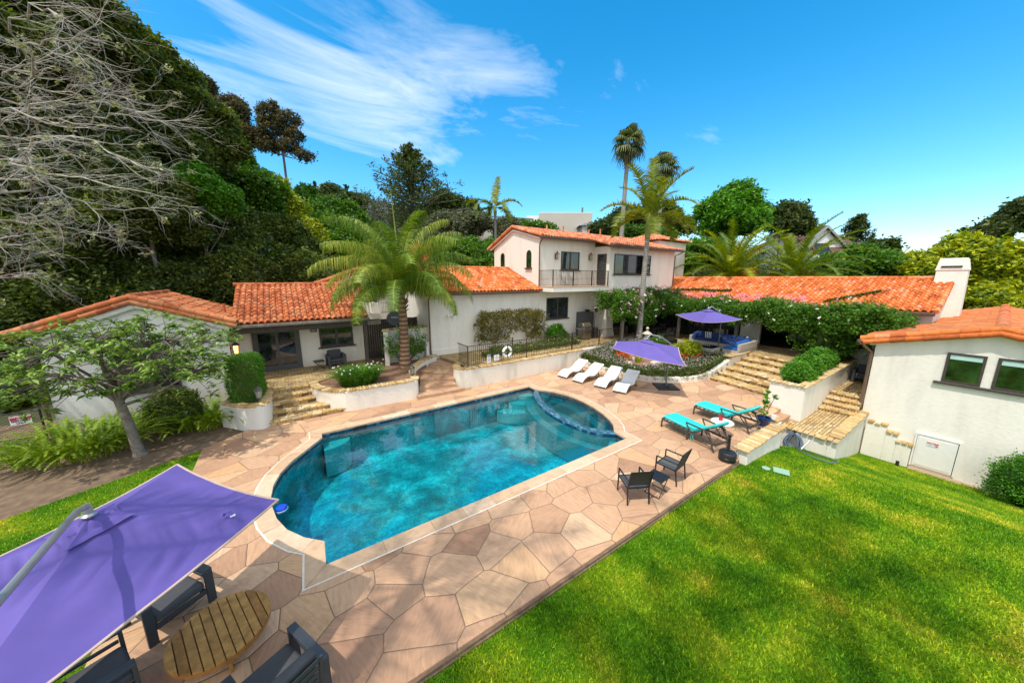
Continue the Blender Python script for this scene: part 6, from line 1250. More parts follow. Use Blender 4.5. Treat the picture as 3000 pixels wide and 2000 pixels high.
TREES = [
 ('shrub','shaded shrubs behind the left slope of the cottage gable','shrub','oak_leaf',[(-9.5,27.5,3.2,3.4,2.4,3.2),(-14.5,24.5,3.0,3.4,2.4,3.4)],'bush'),
 ('shrub','shaded shrubs showing above where the two cottage roofs meet','shrub','oak_leaf',[(-4.5,28.5,3.4,3.4,2.2,3.6),(1.5,30.5,3.4,3.6,2.2,3.6)],'bush'),
 ('shrub','dark shrubs behind the lowest left corner of the cottage roof','shrub','oak_leaf',[(-19.5,19.5,2.4,3.4,2.4,3.4),(-24,14.5,2.4,3.4,3.0,3.4)],'bush'),
 ('oak_tree','huge dark oak filling the upper left corner behind the bare branches','tree','oak_leaf',[(-9.31, 26.87, 14.48, 3.16, 3.16, 4.49), (-7.02, 26.52, 16.99, 1.88, 1.88, 2.19), (-6.3, 33.9, 13.91, 2.6, 2.6, 2.6), (-12.71, 33.41, 10.13, 3.4, 3.4, 3.6)],'left'),
 ('oak_tree','dark oak whose rounded crown tops the slope left of the sky','tree','oak_leaf',[(-6.39, 28.52, 15.64, 2.22, 2.22, 3.86), (-7.25, 29.1, 17.38, 1.51, 1.51, 2.23)],''),
 ('oak_tree','dense oak with crown stepping down toward the eucalyptus','tree','oak_leaf',[(-4.85, 31.1, 15.52, 2.45, 2.45, 3.27), (-3.52, 31.41, 13.94, 2.33, 2.33, 3.17)],''),
 ('oak_tree','broad oak behind the middle of the bare branches','tree','oak_leaf',[(-8.32, 28.62, 11.13, 2.84, 2.84, 3.66), (-9.51, 28.22, 11.75, 2.1, 2.1, 3.29)],''),
 ('oak_tree','shady oak between cottage roof and the bright leaved tree','tree','oak_leaf',[(-5.89, 26.97, 8.73, 2.6, 2.6, 2.89)],''),
 ('oak_tree','low spreading oak hanging over the cottage gable roof','tree','oak_leaf',[(-9.24, 27.43, 6.47, 2.66, 2.66, 2.49)],''),
 ('oak_tree','oak with olive green crown just above the porch roof','tree','oak_leaf',[(-4.05, 32.97, 7.49, 3.6, 3.6, 3.55)],''),
 ('oak_tree','green oak right of the bright leaved tree on the slope','tree','lush_leaf',[(-2.11, 37.7, 12.15, 2.85, 2.85, 3.96), (-3.45, 37.4, 10.05, 2.02, 2.02, 2.36)],''),
 ('bright_tree','bright green large leaved tree in front of the dark oaks','tree','vivid_leaf',[(-3.8, 27.96, 10.25, 1.47, 1.47, 1.6), (-2.62, 27.77, 9.59, 1.16, 1.16, 1.2)],''),
 ('yellow_tree','yellow green tree sloping down beside the porch roof','tree','yellow_leaf',[(1.12, 37.92, 10.55, 1.49, 1.49, 2.6), (2.15, 36.02, 8.34, 1.34, 1.34, 2.2), (0.32, 39.67, 12.84, 1.1, 1.1, 1.84)],''),
 ('oak_tree','dark green oak below the yellow tree, left of the drooping palm','tree','oak_leaf',[(0.25, 34.89, 7.3, 2.68, 2.68, 2.65)],''),
 ('eucalyptus_tree','rusty domed eucalyptus behind the oaks, leftmost of three','tree','bronze_leaf',[(-5.1, 54.24, 25.6, 1.2, 1.2, 1.62), (-6.3, 55.05, 26.11, 1.23, 1.23, 1.71), (-5.06, 54.2, 23.69, 1.58, 1.58, 1.92)],''),
 ('eucalyptus_tree','rusty drooping eucalyptus between the two others','tree','bronze_leaf',[(-2.67, 50.17, 22.81, 1.5, 1.5, 1.71), (-3.77, 50.91, 21.47, 1.69, 1.69, 1.62), (-2.18, 49.83, 20.62, 1.58, 1.58, 1.83)],''),
 ('eucalyptus_tree','tall open eucalyptus with bare trunk against the sky','tree','bronze_leaf',[(0.46, 48.04, 22.81, 0.98, 0.98, 0.89), (2.32, 46.78, 22.14, 1.01, 1.01, 0.81), (2.69, 46.53, 20.62, 0.95, 0.95, 0.65), (0.84, 47.78, 21.3, 1.32, 1.32, 1.14), (2.19, 46.87, 19.42, 1.15, 1.15, 0.61), (0.18, 48.23, 19.59, 1.18, 1.18, 0.89), (3.41, 46.04, 18.45, 0.9, 0.9, 0.41), (-0.34, 48.58, 20.45, 0.85, 0.85, 0.89), (1.08, 47.62, 23.41, 0.46, 0.46, 0.41)],'euc'),
 ('shrub','shaded leafy shrub left of the cottage behind the wire gate','shrub','oak_leaf',[(-10.43, 25.22, 2.96, 1.02, 1.02, 1.37), (-10.49, 25.86, 1.22, 0.81, 0.81, 0.94)],'bush'),
 ('shrub','dark shrub behind the wire gate at the left edge','shrub','oak_leaf',[(-10.23, 23.27, -0.39, 0.84, 0.84, 0.96)],'bush'),
 ('broad_tree','mid green tree left of the drooping palm below the hill houses','tree','lush_leaf',[(5.22, 47.23, 12.22, 3.37, 3.37, 2.98), (3.48, 50.82, 14.18, 2.29, 2.29, 2.01)],''),
 ('broad_tree','dark rounded tree below the arched roof house','tree','dark_leaf',[(13.18, 81.71, 20.51, 3.76, 3.76, 3.05), (10.69, 87.03, 22.55, 2.79, 2.79, 2.53)],''),
 ('broad_tree','leafy green tree behind the drooping palm, left side','tree','lush_leaf',[(5.48, 39.8, 9.18, 2.93, 2.93, 2.56), (6.75, 36.52, 7.66, 2.84, 2.84, 2.07)],''),
 ('hedge_bush','bright green hedge behind the orange roof, left half','hedge','vivid_leaf',[(13.9, 30.45, 7.11, 2.31, 2.31, 1.51)],'bush'),
 ('hedge_bush','bright green hedge behind the orange roof, right half','hedge','lush_leaf',[(15.46, 28.18, 7.2, 2.26, 2.26, 1.62)],'bush'),
 ('round_bush','round olive green bush against the two storey gable','shrub','lush_leaf',[(15.11, 26.0, 6.26, 1.28, 1.28, 0.97)],'bush'),
 ('olive_tree','grey green olive tree right of the drooping palm','tree','olive_leaf',[(19.05, 45.09, 12.55, 1.72, 1.72, 1.46)],''),
 ('olive_tree','grey green olive tree left of the slim palm trunk','tree','olive_leaf',[(21.16, 41.23, 11.81, 2.22, 2.22, 1.68), (22.48, 40.34, 12.25, 1.4, 1.4, 1.17)],''),
 ('olive_tree','grey green olive tree right of the slim palm trunk','tree','olive_leaf',[(25.47, 38.31, 11.6, 1.63, 1.63, 1.4)],''),
 ('pine_tree','dark round pine right of the big cypress','tree','pine_leaf',[(28.07, 65.56, 19.49, 3.06, 3.06, 2.56), (26.33, 66.74, 18.2, 2.35, 2.35, 1.99)],''),
 ('pine_tree','small dark pine left of the slim palm crown','tree','pine_leaf',[(32.27, 62.7, 18.53, 1.83, 1.83, 1.85), (30.84, 63.67, 17.88, 1.55, 1.55, 1.42)],''),
 ('broad_tree','olive green shrubs under the white flat roofed house','tree','lush_leaf',[(37.86, 49.23, 13.94, 4.71, 4.71, 1.13), (30.45, 45.8, 11.81, 2.79, 2.79, 1.4)],''),
 ('broad_tree','broad dark oak behind the two storey roof, left of the tall palms','tree','dark_leaf',[(49.8, 38.71, 14.39, 4.62, 4.62, 2.74), (46.91, 40.67, 13.55, 2.64, 2.64, 1.52)],''),
 ('broad_tree','broad olive green oak behind the two storey roof, right of the tall palms','tree','oak_leaf',[(56.94, 36.28, 15.57, 4.02, 4.02, 2.64), (59.57, 34.49, 14.12, 3.1, 3.1, 2.2)],''),
 ('broad_tree','pale green bush rising just behind the two storey ridge','tree','lush_leaf',[(40.7, 30.38, 11.2, 2.3, 2.3, 1.07), (42.04, 27.06, 10.51, 2.57, 2.57, 0.93)],'bush'),
 ('broad_tree','fresh green shrub against the right corner of the two storey house','tree','lush_leaf',[(38.94, 19.49, 7.76, 2.52, 2.52, 2.12), (35.5, 19.41, 6.4, 1.3, 1.3, 1.46)],'bush'),
 ('round_tree','round bright green tree standing above the date palms','tree','vivid_leaf',[(54.23, 23.61, 13.56, 4.08, 4.08, 4.47)],'trunk'),
 ('round_tree','round dark green pine beside the bright green tree','tree','pine_leaf',[(74.53, 24.33, 15.57, 3.24, 3.24, 3.02), (77.49, 22.32, 14.12, 1.82, 1.82, 2.01)],''),
 ('hedge_bush','tall green hedge right of the date palms below the gabled house','hedge','lush_leaf',[(60.5, 13.31, 6.48, 2.97, 2.97, 1.92), (64.51, 10.58, 7.14, 2.81, 2.81, 2.19)],'bush'),
 ('broad_tree','small dark tree tops poking over the hedge right of the gabled house','tree','dark_leaf',[(86.07, 14.07, 10.41, 0.91, 0.91, 0.61), (88.02, 12.75, 10.58, 0.89, 0.89, 0.73)],''),
 ('yellow_tree','yellow green tree mass left of the big chimney','tree','yellow_leaf',[(65.6, 6.22, 6.19, 2.43, 2.43, 2.77)],'bush'),
 ('yellow_tree','yellow green tree mass behind and above the big chimney','tree','yellow_leaf',[(66.65, 3.09, 6.93, 2.66, 2.66, 3.05)],'bush'),
 ('yellow_tree','brightest yellow green tree at the right edge of the frame','tree','yellow_leaf',[(68.0, -0.24, 5.72, 2.58, 2.58, 3.66)],'bush'),
 ('yellow_tree','yellow green foliage between the chimney and the guest house roof','tree','yellow_leaf',[(64.8, 0.72, 2.36, 2.81, 2.81, 2.25)],'bush'),
 ('oak_tree','dark open tree at the right edge above the yellow foliage','tree','pine_leaf',[(87.86, 0.77, 13.56, 1.83, 1.83, 2.64), (85.65, 2.27, 11.68, 1.31, 1.31, 1.42), (83.3, 3.87, 11.21, 0.9, 0.9, 0.81)],''),
]
LIMBS = [[(-8.21, 18.87, 8.24), (-5.88, 16.68, 9.02), (-4.24, 14.97, 9.01), (-2.89, 13.45, 8.16)], [(-8.36, 19.4, 8.74), (-6.67, 18.25, 10.2), (-4.99, 17.11, 9.91), (-3.82, 16.31, 10.1), (-2.62, 15.5, 10.01)], [(-8.15, 19.68, 10.64), (-6.7, 19.3, 11.77), (-5.32, 18.97, 12.64), (-4.44, 18.97, 12.51)], [(-8.01, 20.0, 12.26), (-5.83, 17.92, 12.14), (-4.58, 16.47, 11.93), (-3.42, 15.07, 12.11)], [(-8.31, 18.94, 7.85), (-6.59, 17.78, 8.44), (-5.42, 16.97, 7.85), (-4.21, 16.16, 7.24), (-2.65, 15.1, 7.55)], [(-8.8, 19.7, 7.1), (-7.15, 19.18, 7.29), (-6.32, 19.22, 7.03), (-6.0, 19.61, 6.87)], [(-8.46, 19.89, 9.46), (-6.64, 18.05, 8.79), (-5.02, 16.34, 8.16), (-3.07, 14.41, 7.65)], [(-9.58, 21.08, 6.3), (-8.01, 20.01, 6.65), (-6.93, 19.27, 6.65)], [(-7.85, 18.63, 9.58), (-5.99, 17.97, 10.55), (-4.6, 17.63, 10.78), (-3.23, 17.3, 10.7)], [(-7.66, 18.92, 11.4), (-5.5, 16.85, 12.31), (-4.29, 15.42, 12.21), (-3.45, 14.25, 11.8)], [(-9.61, 20.67, 5.13), (-8.11, 19.65, 5.24), (-7.3, 19.1, 5.36)], [(-8.26, 20.18, 11.3), (-6.25, 19.42, 11.45), (-4.92, 19.12, 11.7), (-3.75, 18.93, 11.5)]]
for n_, l_, c_, m_, e_, k_ in TREES: tree(n_, l_, c_, m_, e_, k_, dens=.8 if k_ != 'euc' else .55)

# ------------------------------------------------------------------ palms
def frond(out, P, az, el, L, droop, leaf, n, w, hang, fwd=.35, start=.12, rg=RNG, vee=.25, rw=.035, taper=True, nseg=2):
    """pinnate frond appended to out=(V list, F list, r list)"""
    V, F, Rr = out; steps = 14; pts = []; p = np.array(P, float); e = el; tone = rg.random()
    for i in range(steps+1):
        pts.append(p.copy()); d = np.array([cos(az)*cos(e), sin(az)*cos(e), sin(e)]); p = p + d*L/steps; e -= droop/steps*(.5+1.2*i/steps)
    pts = np.array(pts); side = np.array([-sin(az), cos(az), 0])
    for i in range(steps):
        k = len(V); a = rw*(1-i/steps*.8); V += [pts[i]-side*a, pts[i]+side*a, pts[i+1]+side*a*.9, pts[i+1]-side*a*.9]; F.append((k, k+1, k+2, k+3)); Rr.append(.85)
        k = len(V); V += [pts[i]-np.array([0,0,a]), pts[i]+np.array([0,0,a*.3]), pts[i+1]+np.array([0,0,a*.3]), pts[i+1]-np.array([0,0,a])]; F.append((k, k+1, k+2, k+3)); Rr.append(.7)
    for j in range(n):
        t = start+(1-start)*(j+.5)/n; x = t*steps; i = min(int(x), steps-1); q = pts[i]+(pts[i+1]-pts[i])*(x-i); tan = pts[i+1]-pts[i]; tan /= np.linalg.norm(tan); upv = np.cross(tan, side); upv = upv if upv[2] > 0 else -upv
        prof = (min(1, (t-start)*5+.45) * (1-.55*max(0, t-.55)/.45)) if taper else 1
        for s in (-1, 1):
            l = leaf*prof*rg.uniform(.85, 1.12); d = side*s + tan*(fwd+rg.normal()*.10) + upv*(vee+rg.normal()*.12); d /= np.linalg.norm(d)
            a = q; wv = tan*w*.5; tone_ = np.clip(.4*tone+.6*rg.random(), 0, 1); seg = nseg; prev = a; dd = d.copy()
            for g in range(seg):
                nx = prev + dd*l/seg; w0 = w*(1-g/seg*.5)*.5; w1 = w*(1-(g+1)/seg*.92)*.5; k = len(V)
                V += [prev-tan*w0, prev+tan*w0, nx+tan*w1, nx-tan*w1]; F.append((k, k+1, k+2, k+3)); Rr.append(float(tone_)); prev = nx; dd = dd + np.array([0, 0, -hang*(g+1)]); dd /= np.linalg.norm(dd)
def palm(name, label, base, crown, r0, r1, fr, mat, bark, lean=None, shaft=0, group=None, extra=None):
    t = thing(name, label, 'palm tree', base, 0, group); b = B(); B0, C0 = Vector(base), Vector(crown); pts = []; rr = []
    for i in range(13):
        u = i/12; p = B0.lerp(C0, u)+Vector(lean or (0, 0, 0))*sin(pi*u); pts.append(p-(Vector((0, 0, .15)) if i == 0 else Vector((0, 0, 0)))); rr.append(r0+(r1-r0)*u+(.35*r0*max(0, 1-u*7)))
    mk('trunk', b.tube(pts, rr, 14), bark, t, smooth=True)
    if shaft: d = (C0-pts[-3]).normalized(); mk('crown_shaft', B().tube([C0-d*.05, C0+d*shaft*.3, C0+d*shaft*.8, C0+d*shaft], [r1*1.15, r1*1.45, r1*1.1, r1*.5], 12), 'crownshaft', t, smooth=True); C0 = C0+d*shaft*.85
    out = ([], [], [])
    for f in fr: frond(out, tuple(C0+Vector((cos(f[0])*r1*.5, sin(f[0])*r1*.5, 0))), *f)
    np_mesh('crown', np.array(out[0]), np.array(out[1]), mat, t, np.array(out[2]))
    if extra: extra(t, C0)
    return t
rp = random.Random(3)
# drooping queen palm beside the porch
fr = []
for k in range(36):
    az = k*2.399; u = k/36; el = R(87-70*u); fr.append((az, el, rp.uniform(4.6, 5.2)*(1-.28*u), R(82+42*u), 1.05, 120, .030, 1.9, .20, .08, RNG, -.05, .035, True, 3))
def spear(t, c):
    b = B().tube([c, c+Vector((-.03, .06, 2.2)), c+Vector((-.14, .12, 4.6))], [.05, .035, .012], 8); mk('spear_leaf', b, 'crownshaft', t)
    b = B()
    for k in range(26): a = rp.uniform(0, 6.28); h = rp.uniform(-1.1, -.05); b.bar(c+Vector((cos(a)*.16, sin(a)*.16, h)), c+Vector((cos(a)*.34, sin(a)*.34, h+rp.uniform(.1, .4))), .10, .03)
    mk('leaf_boots', b, 'queen_bark', t)
palm('queen_palm', 'big drooping palm beside the cottage porch with a rough brown trunk', (4.64,16.5,.70), (4.70,16.6,4.55), .26, .17, fr, 'queen_leaf', 'queen_bark', (.05,0,0), extra=spear)
# king palm in front of the villa
fr = []
for (az, el, L, dr) in ((.2,86,3.9,20),(2.6,74,3.6,45),(4.9,70,3.6,50),(1.2,68,3.4,60),(3.6,58,3.4,70),(5.9,52,3.6,45),(2.05,40,3.3,80),(4.3,38,3.3,85),(.75,34,3.2,80),(2.75,16,3.6,75),(5.4,14,3.6,78),(-.45,5,3.1,80),(3.5,-2,2.7,70),(1.4,8,2.8,80),(4.75,2,2.8,85),(5.9,22,3.6,55)): fr.append((az+.4, R(el), L, R(dr), .72, 64, .075, .30, .45, .10, RNG, .45, .035, True, 2))
palm('king_palm', 'tall smooth trunked palm with green crown shaft in front of the villa', (19.55,13.45,.75), (19.86,13.58,7.75), .19, .14, fr, 'palm_leaf', 'palm_bark', (-.10,-.03,0), 1.45)
mk('camera_box', B().box(19.55,19.70,13.22,13.36,4.02,4.12).box(19.62,19.66,13.3,13.5,4.0,4.2), 'white_plastic', bpy.data.objects['king_palm'], bev=.01)
fr = []
for k, (az, el, L, dr) in enumerate(((.3,84,3.3,12),(2.4,40,3.4,85),(5.6,38,3.2,95),(3.3,28,3.0,100),(4.6,22,2.9,95),(1.3,30,3.0,100),(.2,8,2.8,90),(2.9,-4,2.7,80),(5.1,-8,2.7,80))): fr.append((az, R(el), L, R(dr), .78, 46, .12, .35, .4, .12, RNG, .3, .05, True, 2))
palm('slim_palm', 'slim palm rising left of the two storey house', (19.9,32.45,1.5), (19.84,32.47,11.9), .17, .13, fr, 'palm_leaf', 'palm_bark', None, .9)
# date palms behind the long roof
for (nm, bs, cr, lab, sd) in (('date_palm', (32.9,13.9,0), (32.9,13.9,5.3), 'spreading date palm behind the long tiled roof, the left of two', 1), ('date_palm', (38.6,11.2,0), (38.6,11.2,5.2), 'spreading date palm behind the long tiled roof, right one with orange fruit stalks', 2)):
    fr = []; q = random.Random(sd)
    for k in range(46): az = k*2.399+sd; u = k/46; fr.append((az, R(86-92*u), q.uniform(4.6, 5.6)*(1 if sd == 1 else 1.12), R(60+30*u), .62, 70, .085, .04, .75, .07, RNG, .35, .05, True, 1))
    def fruit(t, c, sd=sd):
        b = B(); V = []; 
        for k in range(7 if sd == 2 else 2):
            a = 3.4+k*.45+sd; p = c+Vector((cos(a)*1.5, sin(a)*1.5, .25+.1*(k % 2))); cl = np.array([[p.x, p.y, p.z, .42]]); V.append(leaves(cl, 160, .34, .03))
        v, f, r = merge(V); np_mesh('fruit_stalks', v, f, 'date_orange', t, r)
    palm(nm, lab, bs, cr, .45, .40, fr, 'date_leaf', 'queen_bark', extra=fruit, group='date palms behind the long roof')
# fan palms
def fan_palm(label, base, crown, seed, n=34, L=1.5, group='tall fan palms'):
    t = thing('fan_palm', label, 'palm tree', base, 0, group); q = random.Random(seed); B0, C0 = Vector(base), Vector(crown)
    mk('trunk', B().tube([B0, B0.lerp(C0, .4)+Vector((.15, 0, 0)), B0.lerp(C0, .8), C0], [.42, .30, .25, .24], 12), 'palm_bark', t, smooth=True)
    V = []; F = []; Rr = []
    for k in range(n):
        az = k*2.399; u = k/n; el = R(88-150*u); d = np.array([cos(az)*cos(el), sin(az)*cos(el), sin(el)]); P = np.array(C0) + d*1.25*q.uniform(.8, 1.1); a0 = np.array(C0); side = np.array([-sin(az), cos(az), 0]); up = np.cross(d, side); tone = q.random()*(1-.4*u)
        j = len(V); V += [a0-side*.03, a0+side*.03, P+side*.02, P-side*.02]; F.append((j, j+1, j+2, j+3)); Rr.append(.5)
        for i in range(19):
            b_ = R(-125+250*i/18); dd = d*cos(b_)+side*sin(b_); dd = dd/np.linalg.norm(dd); l = L*(.75+.25*cos(b_))*q.uniform(.85, 1.1); m1 = P+dd*l*.55; m2 = m1+(dd*.7+np.array([0, 0, -.75-.5*u]))*l*.45; w = np.cross(dd, up); w = w/np.linalg.norm(w)*.085
            j = len(V); V += [P-w*.3, P+w*.3, m1+w, m1-w]; F.append((j, j+1, j+2, j+3)); Rr.append(min(1, tone+.2*q.random())); j = len(V); V += [m1-w, m1+w, m2+w*.15, m2-w*.15]; F.append((j, j+1, j+2, j+3)); Rr.append(min(1, tone+.2*q.random()))
    np_mesh('crown', np.array(V), np.array(F), 'fan_leaf', t, np.array(Rr))
    cl = np.column_stack([np.full(10, C0.x), np.full(10, C0.y), C0.z-np.linspace(.2, 2.6, 10), np.full(10, .42)]); v, f, r = leaves(cl, 60, .8, .07, up=-.5); np_mesh('dead_skirt', v, f, 'dead_leaf', t, r)
fan_palm('tallest fan palm with a ringed pale trunk left of the tall king palm', (36.8,29.4,1.0), (37.3,29.1,21.6), 1); fan_palm('fan palm mostly hidden behind the tall king palm crown', (45.5,29.5,2.0), (45.6,29.5,20.3), 5, 30, 1.7)
# big layered cypress
def layered(name, label, base, top, w, mat, n, leaf, seed=0, droop=.0):
    t = thing(name, label, 'tree', base); q = random.Random(seed); B0 = Vector(base); H = top-base[2]; cl = []; b = B().tube([B0, (base[0], base[1], top-.3)], [H*.035, H*.006], 8)
    for k in range(n):
        u = (k+.5)/n; z = base[2]+H*(.14+.84*u); az = k*2.399+q.uniform(-.4, .4); L = w*(1.05-u**1.0)*q.uniform(.55, 1.15)+.5; d = Vector((cos(az), sin(az), .16+.1*q.random()-droop)); e = Vector((base[0], base[1], z))+d*L; b.tube([(base[0], base[1], z-.2), e], [H*.010, H*.003], 5)
        m = 7
        for i in range(m):
            s = .25+.75*i/(m-1); p = Vector((base[0], base[1], z))+d*L*s; ww = L*.16*(1.25-s)+leaf; cl.append((p.x+q.uniform(-ww, ww), p.y+q.uniform(-ww, ww), p.z+.12*L*s*s, ww*.8))
    cl = np.array(cl); V, F, r = leaves(cl, 22, leaf*1.7, leaf*.6, up=.9, spread=.6); V[:, 2] = V[:, 2]; np_mesh('crown', V, F, mat, t, r); mk('trunk', b, 'bark_grey', t, smooth=True)
layered('cypress_tree', 'big dark layered cypress standing alone against the sky', (20.2,61.2,10.5), 27.4, 11.5, 'pine_leaf', 100, .32, 2, .06)
layered('conifer_tree', 'small layered conifer behind the brown roofed house', (108,21,6), 18.8, 5.0, 'pine_leaf', 40, .45, 4, -.05)
for (x, y, z0, z1, w, lab) in ((15.3,170.9,32,45.4,.85,'taller slim cypress beside the round windowed hill house'),(16.9,169.9,32,40.8,1.0,'shorter slim cypress right beside the tallest one on the hill'),(24.4,152.7,30,41.6,1.0,'slim cypress left of the arched roof house'),(25.6,151.9,30,38.8,1.1,'shorter slim cypress touching the arched roof house')):
    e = (x, y, (z0+z1)/2, w, w, (z1-z0)/2); t = thing('slim_cypress', lab, 'tree', (x, y, z0), 0, 'slim cypresses on the hill'); V, F, r = merge([leaves(np.column_stack([shell(e, 120, .8, 1), np.full(len(shell(e, 120, .8, 1)), .4)]) if False else np.column_stack([x+RNG.normal(size=150)*w*.35, y+RNG.normal(size=150)*w*.35, np.linspace(z0, z1-.3, 150), .5*w*np.sin(np.linspace(.9, .08, 150)*pi/2)+.1]), 26, .6, .25), core((x, y, (z0+z1)/2, w, w, (z1-z0)/2), .75)]); np_mesh('crown', V, F, 'dark_leaf', t, r)

# ------------------------------------------------------------------ bare lichen covered tree at left
def bare():
    q = random.Random(21); t = thing('bare_tree', 'leafless pale branched tree reaching in from the left edge', 'tree', (-19.5,4.5,-.1)); b = B(); mossp = []
    def grow(p, d, L, r, lev):
        n = 5; pts = [p.copy()]; dd = d.copy()
        for i in range(n):
            dd = (dd + Vector((q.gauss(0, .16), q.gauss(0, .16), q.gauss(0, .13)))).normalized(); pts.append(pts[-1]+dd*L/n)
        b.tube(pts, [r*(1-.55*i/n) for i in range(n+1)], 5 if r > .02 else 3, False)
        if lev <= 0: return
        for i in range(1, n+1):
            for _ in range(2 if lev > 1 else 1):
                if q.random() < .42:
                    nd = (dd + Vector((q.gauss(0, .55), q.gauss(0, .55), q.gauss(0, .40)))).normalized(); grow(pts[i], nd, L*q.uniform(.42, .68), max(r*.5*(1-.4*i/n), .004), lev-1)
        if q.random() < .10: mossp.append((*pts[-1], .10))
    for l in LIMBS:
        pts = arc_path3([(-19.3,4.6,l[0][2]-1)] + [tuple(p) for p in l], 5); pts = [Vector(p)+Vector((q.gauss(0, .07), q.gauss(0, .07), q.gauss(0, .06))) for p in pts]; n = len(pts)
        b.tube(pts, [.036*(1-.80*i/(n-1))+.005 for i in range(n)], 6, False)
        for i in range(4, n, 1):
            d = (pts[i]-pts[i-1]).normalized()
            for _ in range(1 if i % 3 else 2): grow(pts[i], (d+Vector((q.gauss(0, .5), q.gauss(0, .5), q.gauss(0, .42)))).normalized(), q.uniform(.7, 1.5), .017*(1-.5*i/n), 2)
    mk('branches', b, 'bark_bare', t); mk('trunk', B().tube([(-19.5,4.5,-.3),(-19.4,4.55,3),(-19.3,4.6,8),(-19.2,4.8,14)], [.45,.36,.26,.12], 12), 'bark_bare', t, smooth=True)
    V, F, r = leaves(np.array(mossp), 14, .12, .05, up=-.3); np_mesh('lichen_tufts', V, F, 'moss', t, r)
bare()

# ------------------------------------------------------------------ garden plants
def rosette_tree():
    q = random.Random(5); t = thing('small_tree', 'small spreading tree with pale leaf rosettes in front of the cottage gable', 'tree', (-4.14,13.95,-.06)); b = B(); tips = []
    base = Vector((-4.14,13.95,-.1)); fork = Vector((-4.28,13.9,1.55)); b.tube([base, (-4.16,13.95,.1), (-4.2,13.92,.8), fork], [.20,.135,.115,.105], 12)
    b.tube([fork, fork+Vector((-.08, 0, .7)), fork+Vector((-.1, .05, 1.3))], [.11,.09,.05], 10)
    e = (-3.95, 13.75, 2.85, 2.45, 1.9, 1.32); tips = [Vector(p) for p in shell(e, 430, .55, 1.02, bottom=-.72)]
    hubs = []
    for k in range(26):
        h = Vector(shell(e, 40, .50, .66)[k]); s0 = fork.lerp(fork+Vector((-.08, .03, 1.1)), q.random()**1.5); m = s0.lerp(h, .5)+Vector((q.gauss(0, .15), q.gauss(0, .15), q.uniform(-.22, .05))); b.tube([s0, m, h], [.05,.035,.020], 6); hubs += [h, m]
    for p in tips:
        h = min(hubs, key=lambda x: (x-p).length+q.random()*.25); b.tube([h, h.lerp(p, .5)+Vector((q.gauss(0, .06), q.gauss(0, .06), q.gauss(0, .05))), p], [.013,.009,.005], 4, False)
    mk('trunk', b, 'bark_grey', t, smooth=True)
    P = np.array([tuple(p) for p in tips]); V = []; F = []; Rr = []
    rg = RNG
    for p in P:
        tone = rg.random()
        for j in range(14):
            az = rg.uniform(0, 6.28); el = rg.uniform(-.35, .75); d = np.array([cos(az)*cos(el), sin(az)*cos(el), sin(el)]); s = np.array([-sin(az), cos(az), 0.]); l = rg.uniform(.13, .24); w = l*.17; a = p+rg.normal(size=3)*.03; m = a+d*l*.55; e = a+d*l+np.array([0, 0, -.22*l]); up = np.cross(d, s); k = len(V)
            V += [a, m+s*w+up*.01, e, m-s*w+up*.01]; F.append((k, k+1, k+2, k+3)); Rr.append(float(np.clip(.5*tone+.5*rg.random(), 0, 1)))
    np_mesh('crown', np.array(V), np.array(F), 'magnolia_leaf', t, np.array(Rr))
rosette_tree()
def bush(name, label, cl_ells, mat, leaf, z0, flowers=None, cat='shrub', n=1.0, coreq=.75, group=None, kind=None, hi=1.0):
    parts = []
    for e in cl_ells:
        area = 4*pi*((e[3]*e[5]+e[3]*e[4]+e[4]*e[5])/3); cr = max(leaf*2.2, min(e[3:6])*.22); nc = int(np.clip(area/(cr*cr), 30, 500)*n); nl = int(np.clip(cr*cr*3/(leaf*leaf*.5)*1.2, 12, 45)); s = shell(e, nc, .75, hi, bottom=-.6)
        parts.append(leaves(np.column_stack([s, np.full(len(s), cr)]), nl, leaf*1.5, leaf*.7, spread=.5)); 
        if coreq: parts.append(core(e, coreq))
    V, F, r = merge(parts); c = cl_ells[0]; t = thing(name, label, cat, (c[0], c[1], z0), 0, group); np_mesh('foliage', V, F, mat, t, r)
    if flowers:
        for fm, k, sz in flowers:
            P = np.concatenate([shell(e, max(3, int(k/len(cl_ells))), .98, 1.08, bottom=-.3) for e in cl_ells]); V, F, r = leaves(np.column_stack([P, np.full(len(P), sz*.5)]), 7, sz, sz*.7, up=.8, spread=.6); np_mesh('flowers', V, F, fm, t, r)
    mk('stem', B().tube([(c[0], c[1], z0-.1), (c[0], c[1], c[2])], [.05, .02], 6), 'bark_grey', t)
    return t
